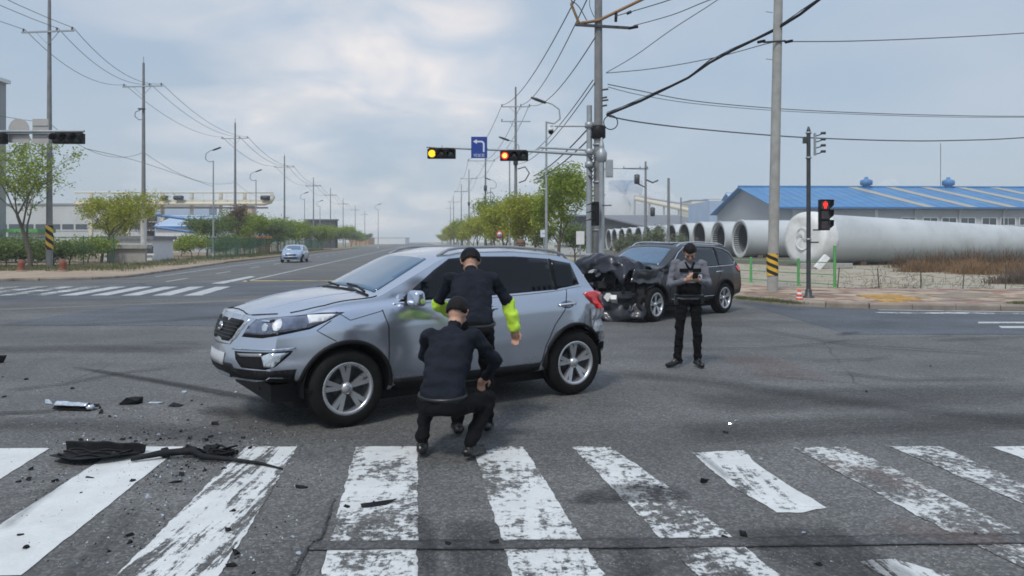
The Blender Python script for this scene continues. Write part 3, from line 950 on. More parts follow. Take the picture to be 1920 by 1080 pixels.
Rp = [(.35, 71.0, 16.4, 'pole with two crossarms rising behind the red signal', ((1.9, 1.4, 0, 3), (3.3, 1.4, 0, 1))),
      (-3.8, 107., 15.2, 'pole behind the blue arrow sign', ((1.95, 2.0, -.6, 3),)),
      (-8.7, 151., 16.3, 'second pole left of the blue arrow sign post', ((1.9, 1.7, 0, 3),)),
      (-12.9, 190., 16.3, 'third small pole left of the blue arrow sign', ((1.9, 1.7, 0, 3),)),
      (-18.8, 240., 16.3, 'small far pole standing over the far end of the right trees', ((1.9, 1.7, 0, 2),)),
      (-23.5, 285., 16.3, 'tiny far pole, last of the right row', ((1.9, 1.7, 0, 2),))]
ratt = []
for i, (x, y, h, lb, ar) in enumerate(Rp):
    root, att = utility_pole(x, y, h, lb, 'utility poles along the right side of the far road', arms=ar, far=i > 2, r0=.2, r1=.08)
    if i in (0, 1, 2):
        m = MB(); m.tube([(.2, 0, 8.6), (.9, -.1, 8.8), (1.3, -.1, 8.2), (.9, -.1, 7.5), (.3, 0, 7.3)], .06, 6); m.build('cable_loop', M['dark_steel'], root)
        m = MB(); m.lathe([(.0, 8.9), (.22, 8.95), (.24, 9.7), (.0, 9.8)], c=(0, -.3, 0), n=10); m.build('splice_case', M['dark_steel'], root)
    ratt.append(att)
# wires from the main pole to the right row and beyond
starts = [P(1078, 0, 27.5), P(1100, 0, 27.6), P(1116, 70, 27.9)]
for k, a in enumerate(starts):
    wire('power_cable', catenary(a, ratt[0][min(k, 2)], .9, 16), .024, '%s long cable climbing from the right row of poles to the corner pole' % ['left', 'middle', 'right'][k], 'cables on the right row of poles')
for i in range(0, 4):
    for k in range(min(len(ratt[i]), len(ratt[i + 1]), 3)):
        wire('power_cable', catenary(ratt[i][k], ratt[i + 1][k], 1.0, 10), .026, '%s cable between the %s and %s pole of the right row' % (['left', 'middle', 'right'][k], ORD[i], ORD[i + 1]), 'cables on the right row of poles', n=4)
for k in range(2):
    wire('telephone_cable', catenary(P(1112 + 3 * k, 150 + 6 * k, 27.9), Vector((.35 + .1 * k, 71, 9.6 - .5 * k)), .8, 14), .02, '%s low telephone cable from the corner pole along the road' % ['upper', 'lower'][k], 'lower cables on the right row of poles', n=4)
    wire('telephone_cable', catenary(P(1108, 235 + 22 * k, 27.9), P(1000, 330 + 8 * k, 52), .25, 10), .03, '%s dark stay cable slanting down behind the signal arm' % ['upper', 'lower'][k], 'stay cables behind the signal arm', n=5)
# wires to the right
thick = [P(1137, 216, 27.9), P(1200, 190, 27.5), P(1290, 146, 26.8), P(1330, 118, 26.3), P(1370, 96, 25.6), P(1455, 55, 24.0), P(1500, 27, 22.5), P(1540, -4, 21.5), P(1640, -70, 19)]
w1 = wire('bundled_cable', thick, .045, 'thickest black bundled cable rising across the sky to the upper right', mat='wire_black', n=8)
for k in range(2):
    wobble = [p + Vector((0, -.05, .05 + .05 * math.sin(i * 2.3 + k))) for i, p in enumerate(thick)]
    wire('telephone_cable', wobble, .014, '%s thin wire lashed to the thick bundled cable' % ['upper', 'lower'][k], 'wires lashed to the bundled cable', mat='wire_black', n=4)
def polywire(px, r, lb, mat='wire_grey', d0=28, d1=24, grp=None, n=5):
    pts = []
    N = len(px)
    for i, (x, y) in enumerate(px): pts.append(P(x, y, d0 + (d1 - d0) * i / (N - 1)))
    # smooth
    out_ = []
    for i in range(N - 1):
        for s in range(4):
            t = s / 4; p0 = pts[max(0, i - 1)]; p1 = pts[i]; p2 = pts[i + 1]; p3 = pts[min(N - 1, i + 2)]
            out_.append(.5 * ((2 * p1) + (p2 - p0) * t + (2 * p0 - 5 * p1 + 4 * p2 - p3) * t * t + (3 * p1 - p0 - 3 * p2 + p3) * t ** 3))
    out_.append(pts[-1])
    return wire('cable', out_, r, lb, grp, mat, n)
polywire([(1137, 137), (1230, 128), (1340, 108), (1430, 84), (1447, 80)], .016, 'wire rising from the corner pole to the bracket on the concrete pole')
polywire([(1470, 78), (1600, 77), (1760, 71), (1920, 62), (2200, 42)], .018, 'wire running right from the bracket on the concrete pole', d0=23.8, d1=30)
polywire([(1137, 136), (1190, 105), (1260, 55), (1345, 0), (1440, -70)], .014, 'wire slanting from the corner pole up between the two poles', d0=28, d1=22)
polywire([(1140, 158), (1200, 170), (1300, 189), (1450, 203), (1600, 211), (1760, 216), (1920, 218), (2200, 216)], .020, 'upper of the three long cables sagging out of the right edge', d0=28, d1=40)
polywire([(1140, 163), (1200, 178), (1300, 194), (1450, 207), (1600, 214), (1760, 219), (1920, 220), (2200, 218)], .014, 'thin cable just below the upper long cable at the right', d0=28, d1=40)
polywire([(1142, 218), (1200, 229), (1300, 241), (1450, 254), (1560, 260), (1700, 264), (1800, 263), (1920, 258), (2200, 236)], .030, 'lowest long cable crossing behind the pedestrian signal post', d0=28, d1=40)
polywire([(1188, 48), (1260, 28), (1330, 0), (1420, -30)], .016, 'lower wire from the steel arm of the corner pole', d0=27.5, d1=20)
polywire([(1155, 30), (1230, 8), (1290, -12)], .018, 'upper wire from the timber arm of the corner pole', d0=27.5, d1=22)
polywire([(1070, 0), (1085, 12), (1100, 38)], .02, 'jumper wire left of the corner pole top', d0=27.5, d1=27.5)
polywire([(1106, -5), (1106, 12), (1114, 32)], .014, 'thin jumper wire close beside the corner pole top', d0=27.5, d1=27.5)
polywire([(1215, 318), (1150, 316), (1132, 318)], .03, 'thin cable from the transformer pole to the corner pole', d0=90, d1=40)
polywire([(158, 278), (268, 305), (400, 350)], .02, 'low cable passing left of the lamp posts', d0=50, d1=95)
# transformer pole and others on the right
def xf(root):
    m = MB(); m.lathe([(0, 9.0), (.35, 9.05), (.35, 10.2), (0, 10.3)], c=(-1.1, 0, 0), n=10); m.build('transformer', M['dark_steel'], root)
    m = MB(); m.tube([(-1.1, 0, 9.1), (0, 0, 8.6)], .08, 6); m.tube([(0, 0, 9.6), (.9, 0, 9.2), (1.6, 0, 9.5)], .1, 6); m.build('bracket', M['dark_steel'], root)
    m = MB(); m.lathe([(0, 4.9), (.3, 4.95), (.3, 6), (0, 6.1)], c=(.9, 0, 0), n=10); m.build('transformer', M['dark_steel'], root)
utility_pole(17.0, 95, 11.9, 'pole carrying transformers above the tower sections', arms=((.9, 1.6, -1.3, 3),), far=True, extra=xf, r0=.22, r1=.12)
utility_pole(19.5, 93, 9.6, 'bare post right of the transformer pole', arms=(), far=True, r0=.2, r1=.16)
utility_pole(27.6, 122, 8.9, 'thin far post before the cream building', arms=(), far=True, r0=.15, r1=.12)

# street lamps --------------------------------------------------------
def street_lamp(x, y, h, label, group, side=1, arm=1.6, mat='galvanised', r=.09, curl=True):
    root = empty('street_lamp', (x, y, 0)); tag(root, label, 'street lamp', group)
    m = MB(); m.tube([(0, 0, 0), (0, 0, h)], [r, r * .6], 10); m.build('post', M[mat], root)
    m = MB(); m.lathe([(r * 2, 0), (r * 2, .05), (r * 1.25, .08), (r * 1.2, .6), (r, .65)], n=12); m.build('base', M[mat], root)
    s = side
    m = MB()
    m.tube([(0, 0, h - .05), (s * .45, 0, h - .12), (s * .8, 0, h + .15), (s * .75, 0, h + .7), (s * .35, 0, h + 1.0), (-s * .1, 0, h + 1.15)], [.05, .05, .05, .045, .04, .035], 8); m.build('arm', M[mat], root)
    m = MB(); m.lathe([(.0, -.55), (.10, -.5), (.16, -.2), (.14, .35), (0, .45)], axis='X', n=10)
    o = m.build('lamp_head', M['dark_steel'], root, (-s * .4, 0, h + 1.22)); o.rotation_euler = (0, s * .35, 0); o.scale = (1, 1.1, .55)
    return root
street_lamp(2.0, 43.5, 8.7, 'pale street lamp with curled arm left of the corner poles', 'street lamps on the right', 1)
street_lamp(-.2, 62, 9.0, 'pale lamp post just left of the pole behind the red signal', 'street lamps on the right', 1)
street_lamp(-3.0, 105, 9.3, 'far lamp with a curled arm behind the blue arrow sign', 'street lamps on the right', 1)
for i, (px, yb, yt, lb) in enumerate([(400, 484, 292, 'first lamp post on the left, white foot in front of the bushes'), (480, 478, 330, 'second lamp post on the left, under the pipe bridge end'),
        (571, 470, 368, 'slim lamp post beside the oncoming pale blue car'), (600, 464, 382, 'small lamp post before the dark box building'),
        (709, 458, 388, 'tiny lamp post alone where the road vanishes')]):
    d = 10.2 / ((453 - yt) / F) * .86
    x = (px - 960) / F * d
    street_lamp(x, d, CH + (453 - yt) / F * d - .5, lb, 'street lamps on the left', -1, r=.10, mat='galvanised')
# ================================================================== SIGNALS
def signal_head(parent_loc, n, lens_mats, label, horizontal=True, w=.35, backs=False, cat='traffic light', group=None, visor=True):
    """housing with n lenses, each lens and each visor a part"""
    root = empty('traffic_light', parent_loc); tag(root, label, cat, group)
    L = n * w
    m = MB()
    if horizontal: m.box((0, 0, 0), (L, .20, .36)); m.box((0, .0, .2), (L * .9, .12, .04))
    else: m.box((0, 0, 0), (.34, .20, L)); m.box((0, 0, L / 2 + .02), (.24, .14, .04))
    hs = m.build('housing', M['black_plastic'], root)
    bv = hs.modifiers.new('b', 'BEVEL'); bv.width = .02; bv.segments = 2
    f = -1 if not backs else 1
    for i in range(n):
        c = (-L / 2 + w * (i + .5), 0, 0) if horizontal else (0, 0, L / 2 - w * (i + .5))
        m = MB(); m.lathe([(0, -.035), (.07, -.03), (.12, -.015), (.135, 0)], axis='Y', n=20)
        o = m.build('lens', lens_mats[i], root, (c[0], -.104 * -f * -1 if False else f * .104, c[2]))
        if visor:
            v = MB(); pts = []
            k = 16; dpt = .24
            for j in range(k + 1):
                a = math.pi * (-.12 + 1.24 * j / k)
                for (yy, rr) in ((f * .10, .155), (f * (.10 + dpt), .150)):
                    pts.append((c[0] + rr * math.cos(a), yy, c[2] + rr * math.sin(a)))
            for j in range(k + 1):
                a = math.pi * (-.12 + 1.24 * j / k)
                for (yy, rr) in ((f * .10, .148), (f * (.10 + dpt), .143)):
                    pts.append((c[0] + rr * math.cos(a), yy, c[2] + rr * math.sin(a)))
            fs = []
            o2 = 2 * (k + 1)
            for j in range(k):
                fs.append((2 * j, 2 * j + 1, 2 * j + 3, 2 * j + 2)); fs.append((o2 + 2 * j, o2 + 2 * j + 2, o2 + 2 * j + 3, o2 + 2 * j + 1))
                fs.append((2 * j + 1, o2 + 2 * j + 1, o2 + 2 * j + 3, 2 * j + 3))
            v.add(pts, fs, 0, True); v.build('visor', M['black_plastic'], root)
    return root

D = 28.0
# mast with arm: stands at the corner
ms = empty('signal_mast', (P(1105, 0, D).x, D, 0)); tag(ms, 'grey steel signal mast with a long arm reaching over the far road', 'signal mast')
hz_ = lambda y: CH - (y - HY) / F * D
m = MB(); m.tube([(0, 0, 0), (0, 0, hz_(198))], [.13, .10], 14); m.build('mast', M['galvanised'], ms)
m = MB(); m.lathe([(.24, 0), (.24, .04), (.14, .06)], n=14); m.build('base_plate', M['galvanised'], ms)
def loc(px, py, dx=0): p = P(px, py, D); return (p.x - ms.location.x, -.05 + dx, p.z)
m = MB(); m.tube([loc(1106, 290), loc(1080, 289), loc(1000, 284), loc(900, 280), loc(800, 276)], [.065, .06, .05, .045, .035], 10); m.build('arm', M['galvanised'], ms)
m = MB(); m.tube([loc(1106, 283), loc(1090, 281), loc(1012, 277)], .04, 8); m.tube([loc(1012, 277), loc(1006, 284)], .03, 6); m.build('arm_brace', M['galvanised'], ms)
m = MB(); m.tube([loc(1106, 237), loc(1040, 237)], .03, 8); m.build('camera_arm', M['galvanised'], ms)
for y in (235, 285, 309): 
    m = MB(); z = hz_(y); m.lathe([(.115, z - .12), (.17, z - .1), (.17, z + .1), (.115, z + .12)], n=14); m.build('clamp', M['galvanised'], ms)
for z in (hz_(296), hz_(318), hz_(332)):
    m = MB(); m.tube([(0.05, -.15, z), (.2, -.2, z + .1), (.1, -.18, z - .1), (-.05, -.15, z + .05)], .03, 6); m.build('cable_knot', M['dark_steel'], ms)
# hanging dome camera
cc_ = empty('dome_camera', P(1033, 237, D)); tag(cc_, 'small dark dome camera hanging from the thin upper arm', 'camera')
m = MB(); m.tube([(0.1, 0, .02), (0, 0, .02), (0, 0, -.06)], .03, 6); m.build('hanger', M['galvanised'], cc_)
m = MB(); m.lathe([(0, -.04), (.09, -.06), (.10, -.16), (.0, -.17)], n=14); m.build('housing', M['white_paint'], cc_)
m = MB(); m.lathe([(.10, -.16), (.10, -.22), (.07, -.28), (0, -.31)], n=14); m.build('dome', M['black_plastic'], cc_)

lr = [M['lamp_amber_lit'], M['lamp_off'], M['lamp_off_green']]
a = signal_head(P(828, 288.5, D - .15), 3, [M['lamp_amber_lit'], M['lamp_off'], M['lamp_off_green']], 'horizontal traffic light at the tip of the arm with its amber lamp lit')
b = signal_head(P(964, 292.5, D - .15), 3, [M['lamp_red_lit'], M['lamp_off'], M['lamp_off_green']], 'horizontal traffic light right of the blue sign glowing red and orange')
# bright core of the red lamp
m = MB(); m.lathe([(0, -.05), (.05, -.045), (.09, -.03)], axis='Y', n=16); m.build('lamp_core', M['lamp_red_core'], b, (-.35, -.104, 0))
for r_, px in ((a, 828), (b, 964)):
    m = MB(); m.tube([(0, .05, .2), (0, .1, .33)], .03, 6); m.box((0, .06, .22), (.5, .05, .05)); m.build('bracket', M['galvanised'], r_)

# blue left-turn sign
sg = empty('road_sign', P(898.5, 276.5, D - .12)); tag(sg, 'blue sign with a white left turn arrow on the signal arm', 'road sign')
w_, h_ = 30 / F * D, 40 / F * D
m = MB(); m.box((0, 0, 0), (w_, .02, h_)); m.build('panel', M['sign_blue'], sg)
# arrow: bent band plus head, 3 mm proud
def band(pts, w): 
    out1, out2 = [], []
    for i, p in enumerate(pts):
        a_ = Vector(pts[max(0, i - 1)]); b_ = Vector(pts[min(len(pts) - 1, i + 1)]); t = (b_ - a_).normalized(); q = Vector((-t.y, t.x)) * w / 2
        out1.append(Vector(p) + q); out2.append(Vector(p) - q)
    return out1, out2
pp = [(.17, -.17), (.17, .12)] + [(.17 - .10 + .10 * math.cos(a_), .12 + .10 * math.sin(a_)) for a_ in [i * math.pi / 16 for i in range(1, 9)]] + [(-.09, .22)]
o1, o2 = band(pp, .062)
m = MB()
vs_ = [(p.x, -.014, p.y) for p in o1] + [(p.x, -.014, p.y) for p in o2]
n = len(o1)
m.add(vs_, [(i, i + 1, n + i + 1, n + i) for i in range(n - 1)])
m.add([(-.085, -.014, .31), (-.23, -.014, .22), (-.085, -.014, .13)], [(0, 1, 2)])
m.build('arrow', M['sign_white'], sg)
def text_obj(body, size, mat, parent, loc_, rot=(R(90), 0, 0), name='lettering', extrude=.002, align='CENTER'):
    c = bpy.data.curves.new(name, 'FONT'); c.body = body; c.size = size; c.align_x = align; c.align_y = 'CENTER'; c.extrude = extrude
    tmp = bpy.data.objects.new(name, c); col.objects.link(tmp)
    dg = bpy.context.evaluated_depsgraph_get()
    me = bpy.data.meshes.new_from_object(tmp.evaluated_get(dg))
    bpy.data.objects.remove(tmp)
    o = bpy.data.objects.new(name, me); me.materials.clear(); me.materials.append(mat)
    link(o, parent); o.location = loc_; o.rotation_euler = rot
    return o
text_obj('비보호', .155, M['sign_white'], sg, (.0, -.014, -.305))
m = MB(); m.tube([(-.28, .015, -.12), (.28, .015, -.12)], .02, 6); m.box((0, .03, -.12), (.08, .05, .3)); m.build('bracket', M['galvanised'], sg)

# pale grey pole with box, right of the main pole
gpole = empty('equipment_pole', (P(1128, 0, 27.3).x, 27.3, 0)); tag(gpole, 'pale grey pole with a flat box, right of the thick corner pole', 'pole')
m = MB(); m.tube([(0, 0, 0), (0, 0, 5.2)], [.11, .10], 14); m.tube([(0, 0, 5.2), (0, 0, 5.5)], [.10, .03], 14); m.build('shaft', M['galvanised'], gpole)
m = MB(); m.box((.28, .0, 4.37), (.26, .18, .64)); o = m.build('cabinet', M['box_grey'], gpole)
m = MB(); m.box((.28, -.1, 4.37), (.22, .02, .58)); m.build('cabinet_door', M['galvanised'], gpole)
m = MB(); m.lathe([(.11, 4.6), (.19, 4.7), (.2, 4.95), (.1, 5.1)], n=12); m.build('collar', M['galvanised'], gpole)
m = MB(); m.tube([(0, -.1, 3.02), (.35, -.1, 3.02)], .02, 6); m.build('step', M['dark_steel'], gpole)
# pedestrian / side signal on the corner poles, seen edge on
ph = empty('pedestrian_signal', P(1116, 401, 27.0), R(-72)); tag(ph, 'dark pedestrian signal seen from its side between the corner poles', 'pedestrian signal')
m = MB(); m.box((0, 0, 0), (.30, .18, .86)); m.build('housing', M['black_plastic'], ph)
for k in range(3):
    z = .28 - .28 * k
    m = MB(); m.add([(-.15, -.09, z + .13), (.15, -.09, z + .13), (.15, -.30, z + .05), (-.15, -.30, z + .05), (-.15, -.09, z + .11), (.15, -.09, z + .11), (.15, -.30, z + .03), (-.15, -.30, z + .03)],
                    [(0, 1, 2, 3), (7, 6, 5, 4), (0, 3, 7, 4), (1, 5, 6, 2), (3, 2, 6, 7)]); m.build('visor', M['black_plastic'], ph)
# small things tied to the corner poles
cb = empty('controller_box', (2.93, 27.4, 0)); tag(cb, 'low pale metal cabinet at the foot of the corner poles', 'cabinet')
m = MB(); m.box((0, 0, .65), (.5, .35, 1.1)); m.box((0, 0, 1.23), (.56, .41, .06)); m.build('cabinet', M['box_grey'], cb)
m = MB(); m.box((0, 0, .05), (.6, .45, .1)); m.build('plinth', M['concrete_pole'], cb)
nb = empty('notice_board', P(1088, 446, 31)); tag(nb, 'small blank white board beyond the corner mast', 'sign')
m = MB(); m.box((0, 0, 0), (.34, .03, .55)); m.build('panel', M['white_paint'], nb)
m = MB(); m.tube([(0, .04, .3), (0, .04, -1.85)], .03, 8); m.build('post', M['galvanised'], nb)

# right: slim black pedestrian signal post
d = 20.9; X = P(1516, 0, d).x
ps = empty('signal_post', (X, d, .12)); tag(ps, 'slim black signal post with small cameras on the right pavement', 'signal post')
m = MB(); m.tube([(0, 0, 0), (0, 0, 4.7)], [.062, .055], 14); m.tube([(0, 0, 4.7), (0, 0, 4.8)], [.055, .02], 14); m.build('post', M['dark_steel'], ps)
m = MB(); m.lathe([(.16, 0), (.16, .03), (.10, .08), (.085, .22), (.065, .26)], n=16); m.build('base', M['dark_steel'], ps)
m = MB(); m.box((.17, -.02, 4.30), (.05, .06, .62)); m.build('camera_rail', M['galvanised'], ps)
for k in range(4):
    z = 4.02 + .17 * k
    m = MB(); m.tube([(.17, -.03, z), (.26, -.06, z + .02), (.33, -.10, z + .05)], .016, 6); m.lathe([(0, -.06), (.035, -.06), (.04, .06), (0, .07)], c=(.36, -.12, z + .07), axis='X', n=10); m.build('camera', M['dark_steel'], ps)
m = MB(); m.box((-.10, 0, 4.42), (.09, .12, .18)); m.build('junction_box', M['dark_steel'], ps)
for z in (3.9, 4.6, 1.62):
    m = MB(); m.lathe([(.062, z), (.078, z), (.078, z + .05), (.062, z + .05)], n=14); m.build('band', M['galvanised'], ps)
m = MB(); m.tube([(0, -.05, 1.56), (.26, -.05, 1.56)], .02, 6); m.build('bracket', M['dark_steel'], ps)
p = P(1545, 403, d - .05)
pd = empty('pedestrian_signal', p); tag(pd, 'pedestrian light on the slim black post showing a red standing figure', 'pedestrian signal')
m = MB(); m.box((-.0, 0, 0), (.27, .18, .86)); o = m.build('housing', M['black_plastic'], pd)
bv = o.modifiers.new('b', 'BEVEL'); bv.width = .015; bv.segments = 2
for k in range(3):
    z = .28 - .28 * k
    m = MB(); m.box((0, -.092, z), (.22, .01, .22)); m.build('lens', M['lamp_off'], pd)
    m = MB()
    m.add([(-.13, -.09, z + .135), (.13, -.09, z + .135), (.16, -.27, z + .125), (-.10, -.27, z + .125), (.13, -.09, z - .10), (.16, -.25, z - .02)],
          [(0, 1, 2, 3), (1, 4, 5, 2)]); 
    o = m.build('visor', M['black_plastic'], pd); sm = o.modifiers.new('s', 'SOLIDIFY'); sm.thickness = .012
m = MB()  # red figure
m.lathe([(0, -.001), (.026, 0), (.0, .004)], c=(0, -.1, .355), axis='Y', n=12)
m.box((0, -.1, .285), (.075, .006, .09)); m.box((-.02, -.1, .21), (.026, .006, .08)); m.box((.02, -.1, .21), (.026, .006, .08)); m.box((-.05, -.1, .29), (.018, .006, .09)); m.box((.05, -.1, .29), (.018, .006, .09))
m.build('standing_figure', M['lamp_red_lit'], pd)
m = MB(); m.box((-.2, 0, -.42), (.2, .04, .04)); m.build('bracket', M['dark_steel'], pd)

# left arm with signals and sign backs (its mast is outside the frame)
d = 26.0
lm = empty('signal_mast', (-22.2, d + 4.5, 0)); tag(lm, 'signal arm entering from the left edge with sign backs on it', 'signal mast')
def ll(px, py): q = P(px, py, d); return (q.x - lm.location.x, q.y - lm.location.y, q.z)
m = MB(); m.tube([(0, 0, 0), (0, 0, 6.4)], [.14, .11], 12); m.build('mast', M['galvanised'], lm)
m = MB(); m.tube([(0, 0, 5.9), ll(0, 247), ll(158, 246)], [.07, .055, .045], 8); m.tube([ll(0, 250.5), ll(155, 250)], .02, 6); m.build('arm', M['galvanised'], lm)
signal_head(P(129, 260, d - .1), 3, [M['lamp_off'], M['lamp_off'], M['lamp_off_green']], 'unlit traffic light at the end of the left arm', group=None)
signal_head(P(-16, 260, d - .1), 3, [M['lamp_off'], M['lamp_off'], M['lamp_off_green']], 'traffic light cut off by the left edge of the photo')
sb = empty('road_sign', P(35, 248, d + .1)); tag(sb, 'round topped back of a road sign on the left arm', 'road sign')
m = MB(); pts = [(-.36, -.36), (.36, -.36), (.36, .18)] + [(.34 * math.cos(a_), .18 + .30 * math.sin(a_)) for a_ in [i * math.pi / 10 for i in range(1, 10)]] + [(-.36, .18)]
m.add([(x, .0, y) for x, y in pts] + [(x, .02, y) for x, y in pts], [tuple(range(len(pts))), tuple(range(len(pts), 2 * len(pts)))[::-1]] + [(i, len(pts) + i, len(pts) + (i + 1) % len(pts), (i + 1) % len(pts)) for i in range(len(pts))])
fix_normals(m.build('panel', M['sign_back'], sb)); m = MB(); m.box((0, -.02, .0), (.66, .03, .04)); m.build('rail', M['galvanised'], sb)
sb = empty('road_sign', P(76, 246, d + .1)); tag(sb, 'square back of a road sign on the left arm', 'road sign')
m = MB(); m.box((0, 0, 0), (.56, .02, .86)); m.build('panel', M['sign_back'], sb); 
for z_ in (.2, -.2): m = MB(); m.box((0, -.02, z_), (.5, .03, .04)); m.build('rail', M['galvanised'], sb)

# small round sign and box signs seen over the silver car
rs = empty('road_sign', (P(937, 0, 60).x, 60, 0)); tag(rs, 'small round red bordered sign below the trees, above the silver car', 'road sign')
zz = P(0, 440, 60).z
m = MB(); m.lathe([(0, 0), (.30, 0), (.30, .02), (0, .02)], c=(0, -.06, zz), axis='Y', n=24); m.build('panel', M['sign_red'], rs)
m = MB(); m.lathe([(0, 0), (.21, 0), (0, .003)], c=(0, -.066, zz), axis='Y', n=24); m.build('face', M['sign_white'], rs)
m = MB(); m.box((0, -.072, zz), (.22, .004, .05)); m.build('symbol', M['black_paint'], rs)
m = MB(); m.tube([(0, 0, 0), (0, 0, zz + .3)], .035, 8); m.build('post', M['galvanised'], rs)
rs = empty('road_sign', (P(1020, 0, 44).x, 44, 0)); tag(rs, 'small white plate sign on the post under the big tree', 'road sign')
zz = P(0, 438, 44).z
m = MB(); m.box((0, -.05, zz), (.42, .02, .42)); m.build('panel', M['sign_white'], rs)
m = MB(); m.box((0, -.064, zz), (.26, .004, .06)); m.build('symbol', M['sign_back'], rs)
m = MB(); m.tube([(0, 0, 0), (0, 0, zz + .3)], .04, 8); m.build('post', M['galvanised'], rs)

# ================================================================== RAILS, CONE
def railing(posts, hs, label, mat, rails, r=.035, pr=.05, cat='railing'):
    root = empty('railing', (*posts[0], .12)); tag(root, label, cat)
    ps_ = [Vector((p[0] - posts[0][0], p[1] - posts[0][1], 0)) for p in posts]
    for i, p in enumerate(ps_):
        m = MB(); m.tube([p + Vector((0, 0, -.03)), p + Vector((0, 0, hs[i]))], pr, 12); m.tube([p + Vector((0, 0, hs[i])), p + Vector((0, 0, hs[i] + .03))], [pr * 1.25, pr * .8], 12)
        m.build('post', M['green_paint'], root)
        m = MB(); m.lathe([(pr * 2, -.0), (pr * 2, .02), (pr, .03)], c=p, n=12); m.build('foot', M['green_paint'], root)
    for z in rails:
        for i in range(len(ps_) - 1):
            m = MB(); m.tube([ps_[i] + Vector((0, 0, z)), ps_[i + 1] + Vector((0, 0, z))], r, 8); m.build('rail', M[mat], root)
    return root
q = [G(1565, 540, .12), G(1497, 535, .12), G(1408, 529, .12)]
railing([(q[0].x, q[0].y), (q[1].x, q[1].y), (q[2].x, q[2].y), (q[2].x - 1.0, q[2].y + 3)], [1.42, .95, .95, .95], 'green pipe railing ending in a taller post behind the striped pole', 'pale_green_rail', (.86, .45, .12), r=.018, pr=.048)
def wire_fence():
    root = empty('wire_fence', (q[0].x + .1, q[0].y, .12)); tag(root, 'sagging rusty wire fence overgrown with bare vines at the right', 'fence')
    for k in range(9):
        m = MB(); m.tube([(k * 1.35, -.12 * k, 0), (k * 1.35 + rnd.uniform(-.06, .06), -.12 * k, .75 + rnd.uniform(-.1, .1))], .018, 6); m.build('stake', M['bark'], root)
    for z in (.15, .42, .68):
        m = MB(); pts = [Vector((x * 1.35 / 3, -.12 * x / 3, z + .05 * math.sin(x * 1.7 + z * 9) - .03 * (x % 3 != 0))) for x in range(0, 25)]
        m.tube(pts, .006, 4); m.build('strand', M['bark'], root)
    m = MB()
    for k in range(150):
        x = rnd.uniform(0, 10.8); p_ = Vector((x, -.09 * x + rnd.uniform(-.15, .15), rnd.uniform(0, .3))); a_ = rnd.uniform(0, 6.3); pts = [p_.copy()]; dirz = rnd.uniform(.3, 1.0)
        for s in range(9):
            a_ += rnd.uniform(-.3, 1.1); p_ = p_ + Vector((math.cos(a_) * .085, rnd.uniform(-.02, .02), math.sin(a_) * .085 + .012 * dirz)); p_.z = max(.01, p_.z); pts.append(p_.copy())
        m.tube(pts, .005, 3, cap=False)
    o = m.build('dead_vines', M['dry_twig'], root); o['kind'] = 'stuff'
wire_fence()
def cone(x, y, z, h, label, s=1):
    root = empty('traffic_cone', (x, y, z)); tag(root, label, 'traffic cone')
    m = MB(); m.lathe([(.19 * s, 0), (.19 * s, .05 * s), (.12 * s, .06 * s)], n=8); m.build('base', M['cone_red'], root)
    r = lambda t: (.115 - .08 * t) * s
    m = MB(); m.lathe([(r(t), .05 * s + (h - .05 * s) * t) for t in (0, .25, .5, .75, 1)] + [(0, h)], n=16); m.build('body', M['cone_red'], root)
    for t in (.38, .68):
        m = MB(); m.lathe([(r(t) + .006, h * t), (r(t + .14) + .006, h * (t + .14))], n=16); m.build('reflective_band', M['cone_white'], root)
c_ = G(1496, 571, 0); cone(c_.x, c_.y - .1, .0, .42, 'small red and white cone at the kerb beside the black signal post')
for (px, lb) in ((40, 'left of two rusty red stumps in the verge under the bare tree'), (118, 'right of two rusty red stumps in the verge under the pole')):
    d_ = 40; x_ = P(px, 0, d_).x
    root = empty('bollard', (x_, d_, .1)); tag(root, lb, 'bollard')
    m = MB(); m.lathe([(.22, 0), (.2, .1), (.16, .35), (.2, .42), (.12, .6), (0, .66)], n=12); m.build('body', M['rust_red'], root)
    m = MB(); m.lathe([(.27, 0), (.27, .06), (.2, .08)], n=12); m.build('foot', M['soil'], root)

